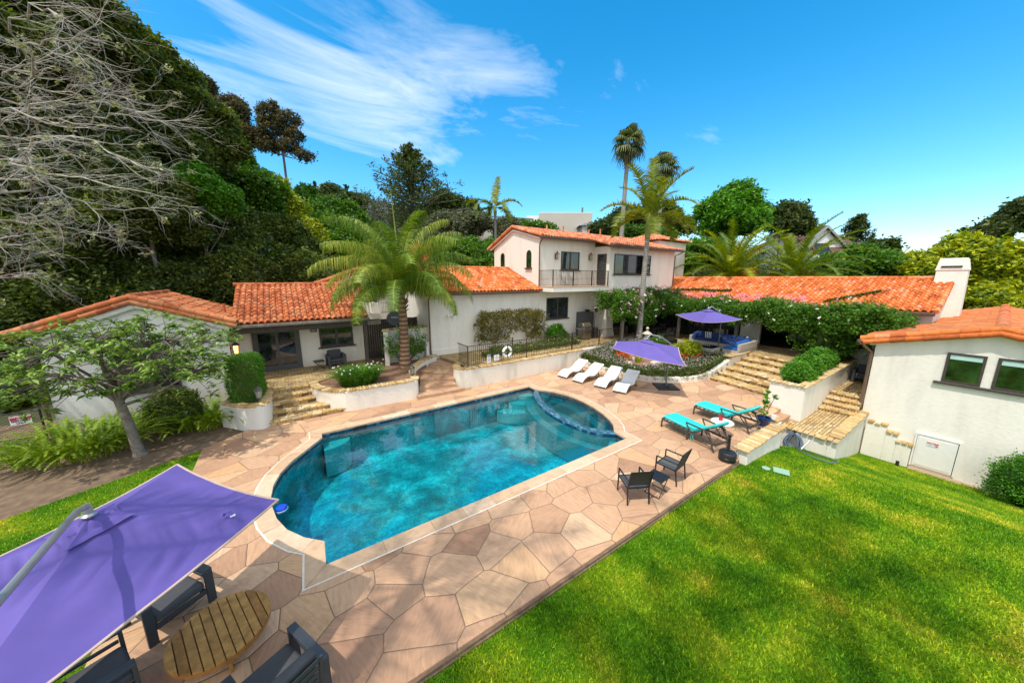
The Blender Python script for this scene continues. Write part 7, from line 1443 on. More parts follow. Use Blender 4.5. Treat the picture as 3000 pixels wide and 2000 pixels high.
# clipped hedge (box form)
def boxleaf(name, label, x0, x1, y0, y1, z0, z1, mat, leaf, dens, cat='hedge', flowers=None, rough=.03, core_=True, gaps=None):
    n = int(dens*2*((x1-x0)*(y1-y0)+(x1-x0)*(z1-z0)+(y1-y0)*(z1-z0))/(leaf*leaf)); P = RNG.uniform(0, 1, (n, 3)); f = RNG.integers(0, 5, n)
    wts = np.array([(y1-y0)*(z1-z0)]*2+[(x1-x0)*(z1-z0)]*2+[(x1-x0)*(y1-y0)]); f = RNG.choice(5, n, p=wts/wts.sum())
    P[f == 0, 0] = 0; P[f == 1, 0] = 1; P[f == 2, 1] = 0; P[f == 3, 1] = 1; P[f == 4, 2] = 1
    Q = np.column_stack([x0+(x1-x0)*P[:, 0], y0+(y1-y0)*P[:, 1], z0+(z1-z0)*P[:, 2]]); c = np.array([(x0+x1)/2, (y0+y1)/2, (z0+z1)/2]); h = np.array([(x1-x0)/2, (y1-y0)/2, (z1-z0)/2]); q = (Q-c)/h
    # round the edges a little
    k = (np.abs(q)**5).sum(1)**(1/5); q = q/k[:, None]*np.minimum(1, 1+0*k)[:, None]; Q = c+q*h + RNG.normal(size=Q.shape)*rough
    Q += (np.sin(Q[:, [1, 2, 0]]*4.1)+np.sin(Q[:, [2, 0, 1]]*7.3))*rough*.8
    if gaps is not None: Q = Q[~gaps(Q)]
    parts = [leaves(np.column_stack([Q, np.full(len(Q), leaf*.8)]), 2, leaf*1.5, leaf*.75, up=.15, spread=.5, tone=.25)]
    V, F, r = merge(parts); t = thing(name, label, cat, ((x0+x1)/2, (y0+y1)/2, z0)); np_mesh('foliage', V, F, mat, t, r)
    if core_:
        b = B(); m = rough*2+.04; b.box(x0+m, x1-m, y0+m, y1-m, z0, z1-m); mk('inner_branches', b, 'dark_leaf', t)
    mk('stem', B().tube([((x0+x1)/2, (y0+y1)/2, z0-.3), ((x0+x1)/2, (y0+y1)/2, z0+.2)], .05, 8), 'bark_grey', t)
    if flowers:
        for fm, k, sz in flowers:
            S_ = Q[RNG.choice(len(Q), min(k, len(Q)), False)]; S_ = S_+np.sign(S_-c)*.03; V, F, r = leaves(np.column_stack([S_, np.full(len(S_), sz*.4)]), 6, sz, sz*.7, up=.8); np_mesh('flowers', V, F, fm, t, r)
    return t
boxleaf('clipped_hedge', 'tall boxy clipped green hedge in the round planter at the steps', -2.0,-1.02,14.55,15.9,.78,2.42, 'vivid_leaf', .035, .75, rough=.03)
boxleaf('trained_hedge', 'reddish green hedge trained flat on the villa wing wall', 9.0,14.2,16.75,17.3,1.30,3.18, 'autumn_leaf', .075, .95, rough=.07, core_=False, gaps=lambda Q: ((np.abs(Q[:, 0]-12.0) < .75) & (Q[:, 2] < 1.95-.35*np.abs(Q[:, 0]-12))) )
bush('wall_shrub', 'rounded bright green shrub left of the gas grill', [(15.1,16.9,1.45,.70,.45,.62),(15.7,16.8,1.15,.4,.4,.4)], 'vivid_leaf', .06, .92)
boxleaf('border_planting', 'low green border with tiny white flowers behind the railing', 8.6,16.0,15.15,16.1,.85,1.28, 'cover_leaf', .06, .5, 'plant bed', [('petal_white', 110, .045)], rough=.07)
bush('planter_shrub', 'bright green shrub in the raised planter, nearest the pool', [(18.0,4.5,1.15,.85,.5,.42),(19.2,4.5,1.2,.7,.5,.5)], 'vivid_leaf', .06, .8, hi=1.05); bush('planter_shrub', 'bright green shrub in the middle of the raised planter', [(20.4,4.5,1.3,.9,.5,.6),(21.6,4.5,1.25,.6,.5,.5)], 'vivid_leaf', .06, .8)
bush('dark_shrub', 'dark leaved shrub at the far end of the raised planter', [(23.6,4.4,1.45,.75,.5,.65)], 'dark_leaf', .07, .8)
bush('corner_bush', 'rounded clipped bush at the guest house wall by the right edge', [(19.15,-1.55,-1.25,.85,.90,1.0)], 'vivid_leaf', .05, -2.35, n=1.4, coreq=.85)
def fern(name, label, c, r, n, L, seed, mat='fern_leaf', arch=95):
    q = random.Random(seed); t = thing(name, label, 'fern', c); out = ([], [], [])
    for k in range(n):
        a = q.uniform(0, 6.28); rr = r*sqrt(q.random()); p = (c[0]+cos(a)*rr, c[1]+sin(a)*rr*.6, c[2]); az = a+q.gauss(0, .7); frond(out, p, az, R(q.uniform(48, 82)), L*q.uniform(.7, 1.15), R(arch*q.uniform(.7, 1.1)), .075, 30, .034, .12, .25, .10, RNG, .1, .010, True, 1)
    np_mesh('fronds', np.array(out[0]), np.array(out[1]), mat, t, np.array(out[2]))
fern('fern', 'large bright fern clump left of the small tree trunk', (-5.55,14.9,-.05), 1.25, 260, 1.35, 1); fern('fern', 'bright fern clump between the small tree and the hedge planter', (-2.75,15.4,-.05), .85, 190, 1.35, 2); fern('fern', 'darker fern clump behind the small tree against the cottage wall', (-5.6,16.4,-.05), .9, 90, 1.05, 3)
bush('flowering_shrub', 'dark shrub with a few pale flowers between the two fern clumps', [(-3.75,16.1,.55,.75,.6,.75),(-3.5,15.4,.3,.5,.4,.45)], 'oak_leaf', .05, -.06, [('petal_purple', 14, .06)], coreq=.6)
def grass_clump(name, label, c, r, n, h, mat, seed, flowers=0):
    q = np.random.default_rng(seed); t = thing(name, label, 'plant', c); a = q.uniform(0, 6.28, n); rr = r*.45*np.sqrt(q.random(n)); b = np.column_stack([c[0]+np.cos(a)*rr*1.5, c[1]+np.sin(a)*rr, np.full(n, c[2])]); az = a+q.normal(size=n)*.5; ln = q.uniform(.3, 1, n)*r*.9; H = h*q.uniform(.6, 1.1, n); w = .011
    sd = np.column_stack([-np.sin(az), np.cos(az), np.zeros(n)])*w; m = b+np.column_stack([np.cos(az)*ln*.4, np.sin(az)*ln*.4, H*.75]); e = b+np.column_stack([np.cos(az)*ln, np.sin(az)*ln, H*.85])
    V = np.stack([b-sd, b+sd, m+sd, m-sd, m-sd, m+sd, e+sd*.1, e-sd*.1], 1).reshape(-1, 3); np_mesh('blades', V, np.arange(n*8).reshape(-1, 4), mat, t, np.repeat(q.random(n), 2))
    if flowers:
        P = np.column_stack([c[0]+q.normal(size=flowers)*r*.6, c[1]+q.normal(size=flowers)*r*.35, c[2]+h*q.uniform(.8, 1.15, flowers), np.full(flowers, .03)]); V, F, rr = leaves(P, 9, .055, .03, up=.9); np_mesh('flowers', V, F, 'petal_white', t, rr)
grass_clump('strap_leaf_plant', 'clump of fine upright grassy leaves with white flowers in the planter', (2.25,15.0,.72), 1.0, 1500, .80, 'blade_leaf', 3, 26)
grass_clump('spiky_plant', 'small yellow spiky plant among the stones of the island bed', (16.1,11.0,.50), .35, 60, .55, 'yellow_leaf', 4)
# hibiscus
def hibiscus():
    q = random.Random(8); t = thing('hibiscus_shrub', 'open shrub with orange flowers against the garden wall behind the palm', 'shrub', (4.9,17.35,.72)); b = B(); tips = []
    for k in range(16):
        a = q.uniform(-.4, 3.6); e = Vector((4.95+cos(a)*q.uniform(.3, 1.15), 17.25+.15*sin(a)-.1, .9+q.uniform(.6, 1.9))); m = Vector((4.9,17.35,.7)).lerp(e, .5)+Vector((q.gauss(0, .1), 0, q.gauss(0, .1))); b.tube([(4.9,17.35,.6), m, e], [.03,.018,.006], 5)
        tips += [m.lerp(e, u)+Vector((q.gauss(0, .12), q.gauss(0, .12), q.gauss(0, .12))) for u in (.1,.3,.5,.7,.85,1)]
    mk('branches', b, 'bark_grey', t); V, F, r = leaves(np.array([(*p, .16) for p in tips]), 26, .10, .05); np_mesh('foliage', V, F, 'vivid_leaf', t, r)
    P = np.array([(*tips[i], .05) for i in range(3, len(tips), 11)]); V, F, r = leaves(P, 9, .12, .09, up=.3); np_mesh('flowers', V, F, 'petal_orange', t, r)
hibiscus()
# island ground cover
def cover():
    def region(n, test, x0=14.4, x1=20, y0=7.9, y1=14.2):
        P = np.column_stack([RNG.uniform(x0, x1, n), RNG.uniform(y0, y1, n)]); return P[test(P)]
    zf = lambda P: .18+.72*np.clip(((P[:, 0]-14.3)*.8+np.maximum(P[:, 1]-8, 0)*.35)/5.2, 0, 1)
    edge = arc_path([(14.5,13.9),(14.42,12.4),(14.45,11.0),(14.62,10.05),(15.2,9.25),(15.95,8.65),(16.9,8.22),(17.95,8.0),(19.6,7.95)], 4)
    ex = np.array([p[0] for p in edge]); ey = np.array([p[1] for p in edge])
    def inside_(P): return (P[:, 1] > np.interp(P[:, 0], ex[np.argsort(ex)], ey[np.argsort(ex)])) | (P[:, 1] > 11)
    def dist(P): return np.sqrt(((P[:, None, 0]-ex)**2+(P[:, None, 1]-ey)**2)).min(1)
    P = region(9000, inside_); d = dist(P); P = P[(d < 1.25) | (P[:, 1] > 12.6) | ((P[:, 0] > 17.4) & (P[:, 1] < 9.8))]
    bare_ = (np.hypot((P[:, 0]-16.6)/1.5, (P[:, 1]-10.9)/1.2) < 1); P = P[~bare_]
    P = np.concatenate([P, P+RNG.normal(size=P.shape)*.04]); z = zf(P)+RNG.uniform(.05, .26, len(P)); V, F, r = leaves(np.column_stack([P, z, np.full(len(P), .09)]), 7, .07, .035, spread=.6)
    # spill over the wall
    k = RNG.integers(0, len(ex), 700); S_ = np.column_stack([ex[k]+RNG.normal(size=700)*.10, ey[k]+RNG.normal(size=700)*.10, RNG.uniform(.14, .50, 700), np.full(700, .09)]); V2, F2, r2 = leaves(S_, 12, .06, .03)
    V, F, r = merge([(V, F, r), (V2, F2, r2)]); g = np_mesh('ground_cover', V, F, 'cover_leaf', None, r); tag(g, 'low trailing ground cover with tiny pink flowers on the island bed', 'ground cover', None, 'stuff')
    Q = P[RNG.choice(len(P), 2100)]; V, F, r = leaves(np.column_stack([Q, zf(Q)+RNG.uniform(.26, .36, len(Q)), np.full(len(Q), .03)]), 3, .038, .03, up=.9); o = np_mesh('flowers', V, F, 'petal_lilac', g, r)
    for i, (x, y, rr) in enumerate(((15.9,11.9,.5),(16.4,12.3,.35),(17.9,9.4,.35),(18.5,8.9,.4),(18.9,9.1,.3))):
        P = np.column_stack([x+RNG.normal(size=22)*rr*.5, y+RNG.normal(size=22)*rr*.4, zf(np.array([[x, y]]))[0]+RNG.uniform(.1, .38, 22), np.full(22, .06)]); t = thing('red_flowers', ['red flowers at the far left of the island bed','red flowers beside the bare soil left of the parasol','red flowers under the yellow green bush','red flowers nearest the island wall right of the parasol','red flowers at the right end of the red flower row'][i], 'flowers', (x, y, .5), 0, 'red flowers in the island bed'); V, F, r = leaves(P, 12, .07, .05, up=.7); np_mesh('petals', V, F, 'petal_red', t, r); P[:, 2] -= .08; V, F, r = leaves(P, 16, .08, .04); np_mesh('foliage', V, F, 'vivid_leaf', t, r)
    bush('rose_bush', 'yellow green leafy bush left of the wicker coffee table', [(18.6,9.5,1.25,.65,.55,.42),(18.0,10.2,1.05,.5,.5,.35)], 'yellow_leaf', .06, .6, coreq=.4); bush('rose_bush', 'green bush with white blooms beside the stone lantern', [(18.9,11.7,1.15,.55,.5,.42)], 'lush_leaf', .055, .65, [('petal_white', 9, .08)], coreq=.4)
    for i, (x, y, s) in enumerate(((15.4,11.2,.34),(16.7,10.3,.42),(16.1,12.1,.26),(17.6,10.6,.30),(16.4,11.55,.24))):
        q = random.Random(i); b = B(); V, F, r = core((x, y, .50+.02*i, s, s*.7, s*.4), 1.0, 9, 6); b.add([tuple(v) for v in V], [tuple(f) for f in F]); solo('rock', b, 'stone_pale', ['pale rock at the left of the bare island soil','largest pale rock under the deck parasol edge','small pale rock near the far red flowers','pale rock right of the bare island soil','small pale rock beside the spiky plant'][i], 'rock', 'rocks in the island bed', smooth=True)
cover()
# vine over the pergola
def vine():
    t = thing('flowering_vine', 'dense green vine with pink and white flowers covering the pergola', 'vine', (23.3,9,3)); cl = []
    def vol(n, x0, x1, y0, y1, z0, z1, top=None):
        P = RNG.uniform(0, 1, (n, 3)); Q = np.column_stack([x0+(x1-x0)*P[:, 0], y0+(y1-y0)*P[:, 1], z0+(z1-z0)*P[:, 2]]); return Q
    A_ = vol(1500, 22.35, 24.9, 2.6, 13.6, 3.0, 3.75); A_[:, 2] += .18*np.sin(A_[:, 1]*1.9)+.12*np.sin(A_[:, 1]*4.3+A_[:, 0]*2)
    B_ = vol(1500, 17.6, 25.0, 13.7, 15.7, 3.15, 4.15); B_[:, 2] += .2*np.sin(B_[:, 0]*2.1)+.12*np.sin(B_[:, 0]*5)
    fr_ = vol(620, 22.1, 22.6, 2.8, 13.4, 2.65, 3.6); fr_[:, 2] += .2*np.sin(fr_[:, 1]*2.6)
    fb = vol(520, 17.3, 23.0, 13.4, 13.9, 2.75, 4.0); fb[:, 2] += .2*np.sin(fb[:, 0]*2.9)
    h1 = vol(200, 19.3, 21.3, 13.5, 14.2, 2.15, 3.3); h2 = vol(90, 17.6, 18.6, 13.7, 14.3, 2.5, 3.4)
    tr = np.column_stack([23.0+RNG.normal(size=420)*.32, 4.75+RNG.normal(size=420)*.50, RNG.uniform(1.15, 3.3, 420)]); w = (tr[:, 2]-1.0)/2.3; tr[:, 1] = 4.75+(tr[:, 1]-4.75)*(.55+1.3*w)+ .15*w
    rt = vol(160, 22.3, 24.6, 2.2, 3.4, 2.7, 3.5); hang = vol(120, 22.3, 22.8, 5.3, 7.2, 2.45, 3.0)
    P = np.concatenate([A_, B_, fr_, fb, h1, h2, tr, rt, hang]); V, F, r = leaves(np.column_stack([P, np.full(len(P), .20)]), 26, .13, .065, spread=.55, tone=.35); np_mesh('foliage', V, F, 'lush_leaf', t, r)
    Q = np.concatenate([B_[RNG.choice(1500, 110)]+[0, -.5, .35], fb[RNG.choice(520, 45)]+[0, -.2, .1], A_[RNG.choice(1500, 16)]+[.0, 0, .4]]); V, F, r = leaves(np.column_stack([Q, np.full(len(Q), .09)]), 9, .09, .06, up=.6); np_mesh('pink_flowers', V, F, 'petal_pink', t, r)
    Q = np.column_stack([RNG.uniform(24.3, 25.6, 190), RNG.uniform(6, 15.5, 190), np.full(190, 0.)]); Q[:, 2] = 3.62+(Q[:, 0]-24.6)*.316+.20; V, F, r = leaves(np.column_stack([Q, np.full(len(Q), .12)]), 9, .09, .05, up=.6); np_mesh('pink_flowers', V, F, 'petal_pink', t, r)
    Q = np.concatenate([fr_[RNG.choice(620, 18)]+[-.25, 0, .1], A_[RNG.choice(1500, 14)]+[0, 0, .45], B_[RNG.choice(1500, 22)]+[0, -.7, .35], fb[RNG.choice(520, 26)]+[0, -.25, 0]]); V, F, r = leaves(np.column_stack([Q, np.full(len(Q), .05)]), 8, .10, .07, up=.7); np_mesh('white_flowers', V, F, 'petal_white', t, r)
    b = B()
    for k in range(6): a = random.uniform(0, 6.28); b.tube([(23.0+.1*cos(a), 4.75+.12*sin(a), .9), (23+.2*cos(a+1), 4.75+.25*sin(a+1), 1.9), (23.0+.4*cos(a+2), 4.8+.5*sin(a+2), 3.1)], [.045,.035,.02], 6)
    for k in range(4): a = random.uniform(0, 6.28); b.tube([(19.9+.1*cos(a), 13.7+.1*sin(a), .9), (19.9+.15*cos(a+1), 13.7, 2.0), (20.1+.3*cos(a+2), 13.9, 3.2)], [.05,.035,.02], 6)
    mk('stems', b, 'bark_grey', t)
    # runner on the roof
    Q = np.column_stack([26.3+RNG.normal(size=120)*.08, np.linspace(11.0, 14.6, 120), np.zeros(120)]); Q[:, 0] += .12*np.sin(Q[:, 1]*3); Q2 = np.column_stack([np.linspace(25.0, 26.9, 70), np.linspace(5.6, 3.8, 70), np.zeros(70)]); Q = np.concatenate([Q, Q2]); Q[:, 2] = 3.62+(Q[:, 0]-24.6)*.316+.16; V, F, r = leaves(np.column_stack([Q, np.full(len(Q), .08)]), 14, .10, .05); np_mesh('runner', V, F, 'cover_leaf', t, r)
vine()
# sapling leaves in the blue pot
V, F, r = leaves(np.array([[13.53,4.11,.75,.14],[13.56,4.09,.95,.13],[13.5,4.1,1.15,.12],[13.72,3.93,1.1,.08],[13.5,4.12,.55,.12],[13.55,4.1,1.3,.08]]), 18, .13, .07); SAP = (V, F, r)
# woodland on the far hill
def woods():
    n = 5200; P = []
    while len(P) < n:
        d = RNG.uniform(58, 235); t = RNG.uniform(-.9, 1.9); x = d*CA+d*t*SA; y = d*SA-d*t*CA
        if abs(t) < 2 and not (-.42 < t < .30 and 60 < d < 100 and RNG.random() < .6): P.append((x, y, hill_h(x, y)+RNG.uniform(.2, 2.2)+ (1.2 if d > 120 else 0), RNG.uniform(1.2, 3.0)))
    P = np.array(P); V, F, r = leaves(P, 26, 1.3, .75, spread=.55, tone=.7); tag(np_mesh('hillside_woods', V, F, 'dark_leaf', None, r), 'bluish dark scrub and woods covering the distant hill', 'woods', None, 'stuff')
woods()
# tall palms outside the frame: they throw the shadow bands on the lawn
fr = []
for k in range(15): fr.append((k*2.399, R(80-95*k/15), 3.4, R(75), .62, 40, .05, .3, .4, .14, RNG, .3, .04, True, 1))
p0 = palm('garden_palm', 'palm standing behind the viewer, its shadow falls across the lawn', (.6,-2.4,-.1), (2.0,-.6,10.2), .2, .15, fr, 'palm_leaf', 'palm_bark')
dup(p0, (-1.9,-2.6,-.1), .9, 'second palm behind the viewer, farther along the lawn'); dup(p0, (-4.6,1.3,-.1), .3, 'third palm outside the frame left of the viewer')
misc(); patio()
pp_ = bpy.data.objects['plant_pot']; np_mesh('foliage', *SAP[:2], 'vivid_leaf', pp_, SAP[2])

# ------------------------------------------------------------------ houses beyond
def far_houses():
    H = thing('gabled_house', 'white house with brown shingle roof and big gable above the hedge', 'house', (85,21,6)); u = Vector((.82,-.57,0)).normalized(); dpt = Vector((.56,.83,0)); A0 = Vector((85.1,20.8,0))
    P = lambda s, d, z: tuple(A0+u*s+dpt*d+Vector((0, 0, z)))
    def gab(b, s0, s1, zb, ze, za, d0, d1):
        sm = (s0+s1)/2; b.add([P(s0,d0,zb),P(s1,d0,zb),P(s1,d0,ze),P(sm,d0,za),P(s0,d0,ze),P(s0,d1,zb),P(s1,d1,zb),P(s1,d1,ze),P(sm,d1,za),P(s0,d1,ze)], [(0,1,2,3,4),(9,8,7,6,5),(0,5,6,1),(1,6,7,2),(4,9,5,0)])
    def slab(b, s0, z0, s1, z1, d0, d1, th=.25): b.add([P(s0,d0,z0),P(s1,d0,z1),P(s1,d1,z1),P(s0,d1,z0),P(s0,d0,z0+th),P(s1,d0,z1+th),P(s1,d1,z1+th),P(s0,d1,z0+th)], [(3,2,1,0),(4,5,6,7),(0,1,5,4),(1,2,6,5),(2,3,7,6),(3,0,4,7)])
    b = B(); gab(b, -4.0, 4.0, 6, 11.0, 14.5, 0, 10); mk('wall', b, 'far_white', H); b = B(); slab(b, -4.9,10.3,0,14.6,-.6,10); slab(b, 4.9,10.3,0,14.6,-.6,10); mk('roof', b, 'shingle_brown', H)
    b = B(); slab(b, -4.95,10.05,0,14.35,-.66,-.58,.5); slab(b, 4.95,10.05,0,14.35,-.66,-.58,.5); mk('gable_trim', b, 'alu_grey', H)
    b = B(); gab(b, 3.5, 8.5, 6, 9.4, 11.2, -3, 3); mk('wall', b, 'far_white', H); b = B(); slab(b, 3.0,9.2,6,11.5,-3.6,6); slab(b, 9.0,9.2,6,11.5,-3.6,6); mk('roof', b, 'shingle_brown', H); b = B(); slab(b, 2.95,8.95,6,11.25,-3.66,-3.58,.4); slab(b, 9.05,8.95,6,11.25,-3.66,-3.58,.4); mk('gable_trim', b, 'alu_grey', H)
    b = B(); slab(b, -11,9.5,-3,13.0,1,9); slab(b, 3,13.1,9.5,13.1,4,5.5,.1); mk('roof', b, 'shingle_brown', H); b = B(); b.add([P(1.5,3,11),P(8.5,3,11),P(8.5,3,11.6),P(1.5,3,11.6)], [(0,1,2,3)]); b.add([P(1.5,2.4,11.6),P(8.8,2.4,11.6),P(8.8,6,13.9),P(1.5,6,13.9)], [(0,1,2,3)]); mk('dormer_roof', b, 'shingle_brown', H)
    b = B(); b.add([P(2.0,3.2,9.5),P(8.0,3.2,9.5),P(8.0,3.2,11.6),P(2.0,3.2,11.6)], [(0,1,2,3)]); mk('wall', b, 'far_white', H)
    b = B(); slab(b, -4.9,9.9,-1.9,11.0,-.8,-.3,.1); b.add([P(-4.4,-1.2,9.7),P(-1.4,-1.2,9.7),P(-1.4,-.02,10.9),P(-4.4,-.02,10.9)], [(0,1,2,3)]).add([P(1.2,-1.2,9.7),P(4.2,-1.2,9.7),P(4.2,-.02,10.9),P(1.2,-.02,10.9)], [(0,1,2,3)]); mk('porch_roof', b, 'shingle_brown', H)
    w = mk('window', B().add([P(-1.5,-.1,9.6),P(1.3,-.1,9.6),P(1.3,-.1,11.6),P(-1.5,-.1,11.6)], [(0,1,2,3)]), 'frame_dark', H); mk('pane', B().add([P(-1.35,-.14,9.7),P(-.15,-.14,9.7),P(-.15,-.14,11.5),P(-1.35,-.14,11.5)], [(0,1,2,3)]), 'far_glass', w); mk('pane', B().add([P(-.05,-.14,9.7),P(1.15,-.14,9.7),P(1.15,-.14,11.5),P(-.05,-.14,11.5)], [(0,1,2,3)]), 'far_glass', w)
    b = B().prism([P(-9.6,0,0)[:2],P(-7.2,0,0)[:2],P(-7.2,1.5,0)[:2],P(-9.6,1.5,0)[:2]], 6, 12.6); b.prism([P(-9.9,-.3,0)[:2],P(-6.9,-.3,0)[:2],P(-6.9,1.8,0)[:2],P(-9.9,1.8,0)[:2]], 12.602, 13.1); c = mk('chimney', b, 'far_white', H); mk('chimney_cap', B().prism([P(-9.2,.2,0)[:2],P(-7.6,.2,0)[:2],P(-7.6,1.4,0)[:2],P(-9.2,1.4,0)[:2]], 13.102, 13.7), 'alu_grey', c); mk('vent_pipe', B().tube([P(-4.8,2,11.5),P(-4.8,2,13.6)], .28, 8), 'tile_pale', H)
    R_ = Vector((.8273,-.5618,0)); F_ = Vector((.5618,.8273,0))
    def hb(b, c, w, d, z0, z1): c = Vector(c); q = [c-R_*w/2-F_*d/2, c+R_*w/2-F_*d/2, c+R_*w/2+F_*d/2, c-R_*w/2+F_*d/2]; b.prism([(p.x, p.y) for p in q], z0, z1); return b
    H = thing('flat_roof_house', 'long low dark grey roofed house behind the slim palm', 'house', (42,68,12)); mk('wall', hb(B(), (42.3,68.2,0), 13, 8, 12, 17.9), 'far_wall', H); b = B(); c = Vector((42.3,68.2,0)); p0_ = c-R_*8-F_*5; p1 = c+R_*8-F_*5; b.add([(p0_.x,p0_.y,18.3),(p1.x,p1.y,17.4),tuple(c+R_*8+F_*4+Vector((0,0,19.0))),tuple(c-R_*8+F_*4+Vector((0,0,20.2))),(p0_.x,p0_.y,18.6),(p1.x,p1.y,17.7),tuple(c+R_*8+F_*4+Vector((0,0,19.3))),tuple(c-R_*8+F_*4+Vector((0,0,20.5)))], [(3,2,1,0),(4,5,6,7),(0,1,5,4),(1,2,6,5),(2,3,7,6),(3,0,4,7)]); mk('roof', b, 'roof_grey', H)
    mk('window', hb(B(), (42.3-F_.x*4.05,68.2-F_.y*4.05,0), 9, .2, 16.2, 17.6), 'far_glass', H)
    H = thing('white_box_house', 'pale windowless boxy house above the two storey roof', 'house', (62,66,14)); mk('wall', hb(B(), (61.5,67.0,0), 13.0, 9, 12, 20.9), 'far_wall', H, bev=.1); mk('side_wing', hb(B(), (55.2,71.2,0), 4, 6, 12, 20.4), 'far_white', H); mk('roof_stack', B().tube([(63.4,62.2,19.0),(63.4,62.2,22.3)], .22, 8), 'roof_grey', H)
    H = thing('dark_roof_house', 'low dark roofed house right of the pale box house', 'house', (64.5,59,12)); mk('wall', hb(B(), (64.7,58.9,0), 7.5, 6, 12, 17.4), 'far_wall', H); b = B(); c = Vector((64.7,58.9,0)); b.add([tuple(c-R_*4.6-F_*3.4+Vector((0,0,17.3))),tuple(c+R_*4.6-F_*3.4+Vector((0,0,17.3))),tuple(c+R_*2.2+Vector((0,0,18.4))),tuple(c-R_*2.2+Vector((0,0,18.4))),tuple(c+R_*4.6+F_*3.4+Vector((0,0,17.3))),tuple(c-R_*4.6+F_*3.4+Vector((0,0,17.3)))], [(0,1,2,3),(1,4,2),(4,5,3,2),(5,0,3),(0,5,4,1)]); mk('roof', b, 'roof_grey', H)
    H = thing('arched_roof_house', 'hill house with a low arched glass roof under the cypresses', 'house', (26,133,26)); c = Vector((26.0,133.6,0)); pts = [(-4.2*cos(a), 30.9+3.0*sin(a)) for a in np.linspace(0, pi, 14)]; b = B()
    V = [tuple(c+R_*x-F_*3+Vector((0,0,z))) for x, z in pts]+[tuple(c+R_*x+F_*4+Vector((0,0,z))) for x, z in pts]; n = 14; b.add(V, [tuple(range(n)), tuple(range(2*n-1, n-1, -1))]+[(i, n+i, n+i+1, i+1) for i in range(n-1)]); mk('glass_vault', b, 'far_glass', H)
    b = B()
    for i in range(n-1): b.bar(c+R_*pts[i][0]*1.05-F_*3.1+Vector((0,0,pts[i][1]+.1)), c+R_*pts[i+1][0]*1.05-F_*3.1+Vector((0,0,pts[i+1][1]+.1)), .4, .35)
    for x in (-3.9,-2,0,2,3.9): b.bar(c+R_*x-F_*3.15+Vector((0,0,30.6)), c+R_*x-F_*3.15+Vector((0,0,30.9+2.8*sqrt(max(0, 1-(x/4.2)**2)))), .14, .14)
    mk('arch_frame', b, 'roof_grey', H); mk('wall', hb(B(), (26,133.6,0), 10, 8, 22, 30.6), 'roof_grey', H); mk('side_wing', hb(B(), (32.0,129.4,0), 5, 5, 22, 30.9), 'roof_grey', H)
    H = thing('round_window_house', 'grey white hill house with two round windows', 'house', (11,162,34)); c = Vector((11.2,161.6,0)); mk('wall', hb(B(), tuple(c), 8.5, 6, 28, 38.2), 'far_wall', H); mk('side_wall', hb(B(), tuple(c+R_*5.2-F_*.5), 2.4, 5, 28, 38.6), 'far_white', H)
    b = B().add([tuple(c+R_*4.0-F_*3.2+Vector((0,0,38.6))),tuple(c+R_*12-F_*3.2+Vector((0,0,38.6))),tuple(c+R_*9.5+Vector((0,0,41.2))),tuple(c+R_*6.0+Vector((0,0,41.2)))], [(0,1,2,3)]); mk('roof', b, 'roof_grey', H)
    for s in (-2.9,.4):
        q = c+R_*s-F_*3.3+Vector((0,0,37.1)); w = mk('round_window', B().tube([q+F_*.2, q-F_*.5], 1.0, 16), 'far_white', H); mk('pane', B().tube([q-F_*.5, q-F_*.56], .55, 14), 'far_glass', w)
    H = thing('hill_chimney', 'small white rooftop block left of the arched roof house', 'building', (23,152,34)); mk('block', hb(B(), (22.4,152.6,0), 2.0, 2, 30, 38.6), 'far_white', H); mk('cap', hb(B(), (22.4,152.6,0), 2.5, 2.5, 38.602, 38.9), 'roof_grey', H)
    c = Vector((23.0,62.0,0))
    # clay bank
    e = (17.4,44.0,8.5,1,1,1); V = [(15.0,47.0,7.2),(24.5,40.5,6.4),(24.9,41.0,9.2),(15.4,47.5,10.0),(20.5,50,9.5)]; solo('clay_bank', B().add(V, [(0,1,2,3),(3,2,4),(0,3,4),(1,4,2),(0,4,1)]), 'clay_bank', 'bare rust coloured earth bank under the olive trees', 'bank')
    # villa's rear wing seen behind the palm
    H = thing('rear_house', 'white rear building with tiled rake and small balcony behind the drooping palm', 'house', (4,25,0)); b = B().prismy([(1.0,.0),(9.0,.0),(9.0,4.5),(5.2,5.9),(1.0,4.5)], 25.0, 25.3); b.box(4.78,5.0,24.0,25.0,2.8,3.55).box(5.002,5.35,24.0,24.2,2.8,3.53).box(6.25,6.9,24.0,24.2,2.8,3.53); mk('wall', b, 'stucco', H)
    b = B(); barrels(b, (.6,24.9,4.45), (5.2,24.9,6.1), .11, .42); barrels(b, (.6,24.9,4.28), (5.2,24.9,5.93), .10, .42); barrels(b, (9.4,24.9,4.45), (5.2,24.9,6.1), .11, .42); mk('rake_tiles', b, 'tile_aged', H, smooth=True)
    v = Vector((4.6,0,1.65)); b = B(); tiles(b, (.6,25.0,4.40), (0,1,0), v, 4, v.length, .26, .42); mk('roof', b, 'tile_aged', H, smooth=True)
    window(H, 'y', 25.0, 4.95, 5.35, 3.3, 4.25, 1, sill=False); window(H, 'y', 25.0, 7.0, 7.6, 3.1, 4.4, 1, sill=False)
    b = B()
    for k in range(9): b.box(5.36+.11*k,5.375+.11*k,24.09,24.11,2.85,3.5)
    b.box(5.35,6.25,24.08,24.12,3.5,3.53).box(5.35,6.25,24.08,24.12,2.82,2.85); mk('balcony_rail', b, 'iron_brown', H)
    lantern('wall_lantern', 'copper lantern on the white rear building behind the palm', (5.75,25.0,4.0), (0,-1), 1.2)
far_houses()
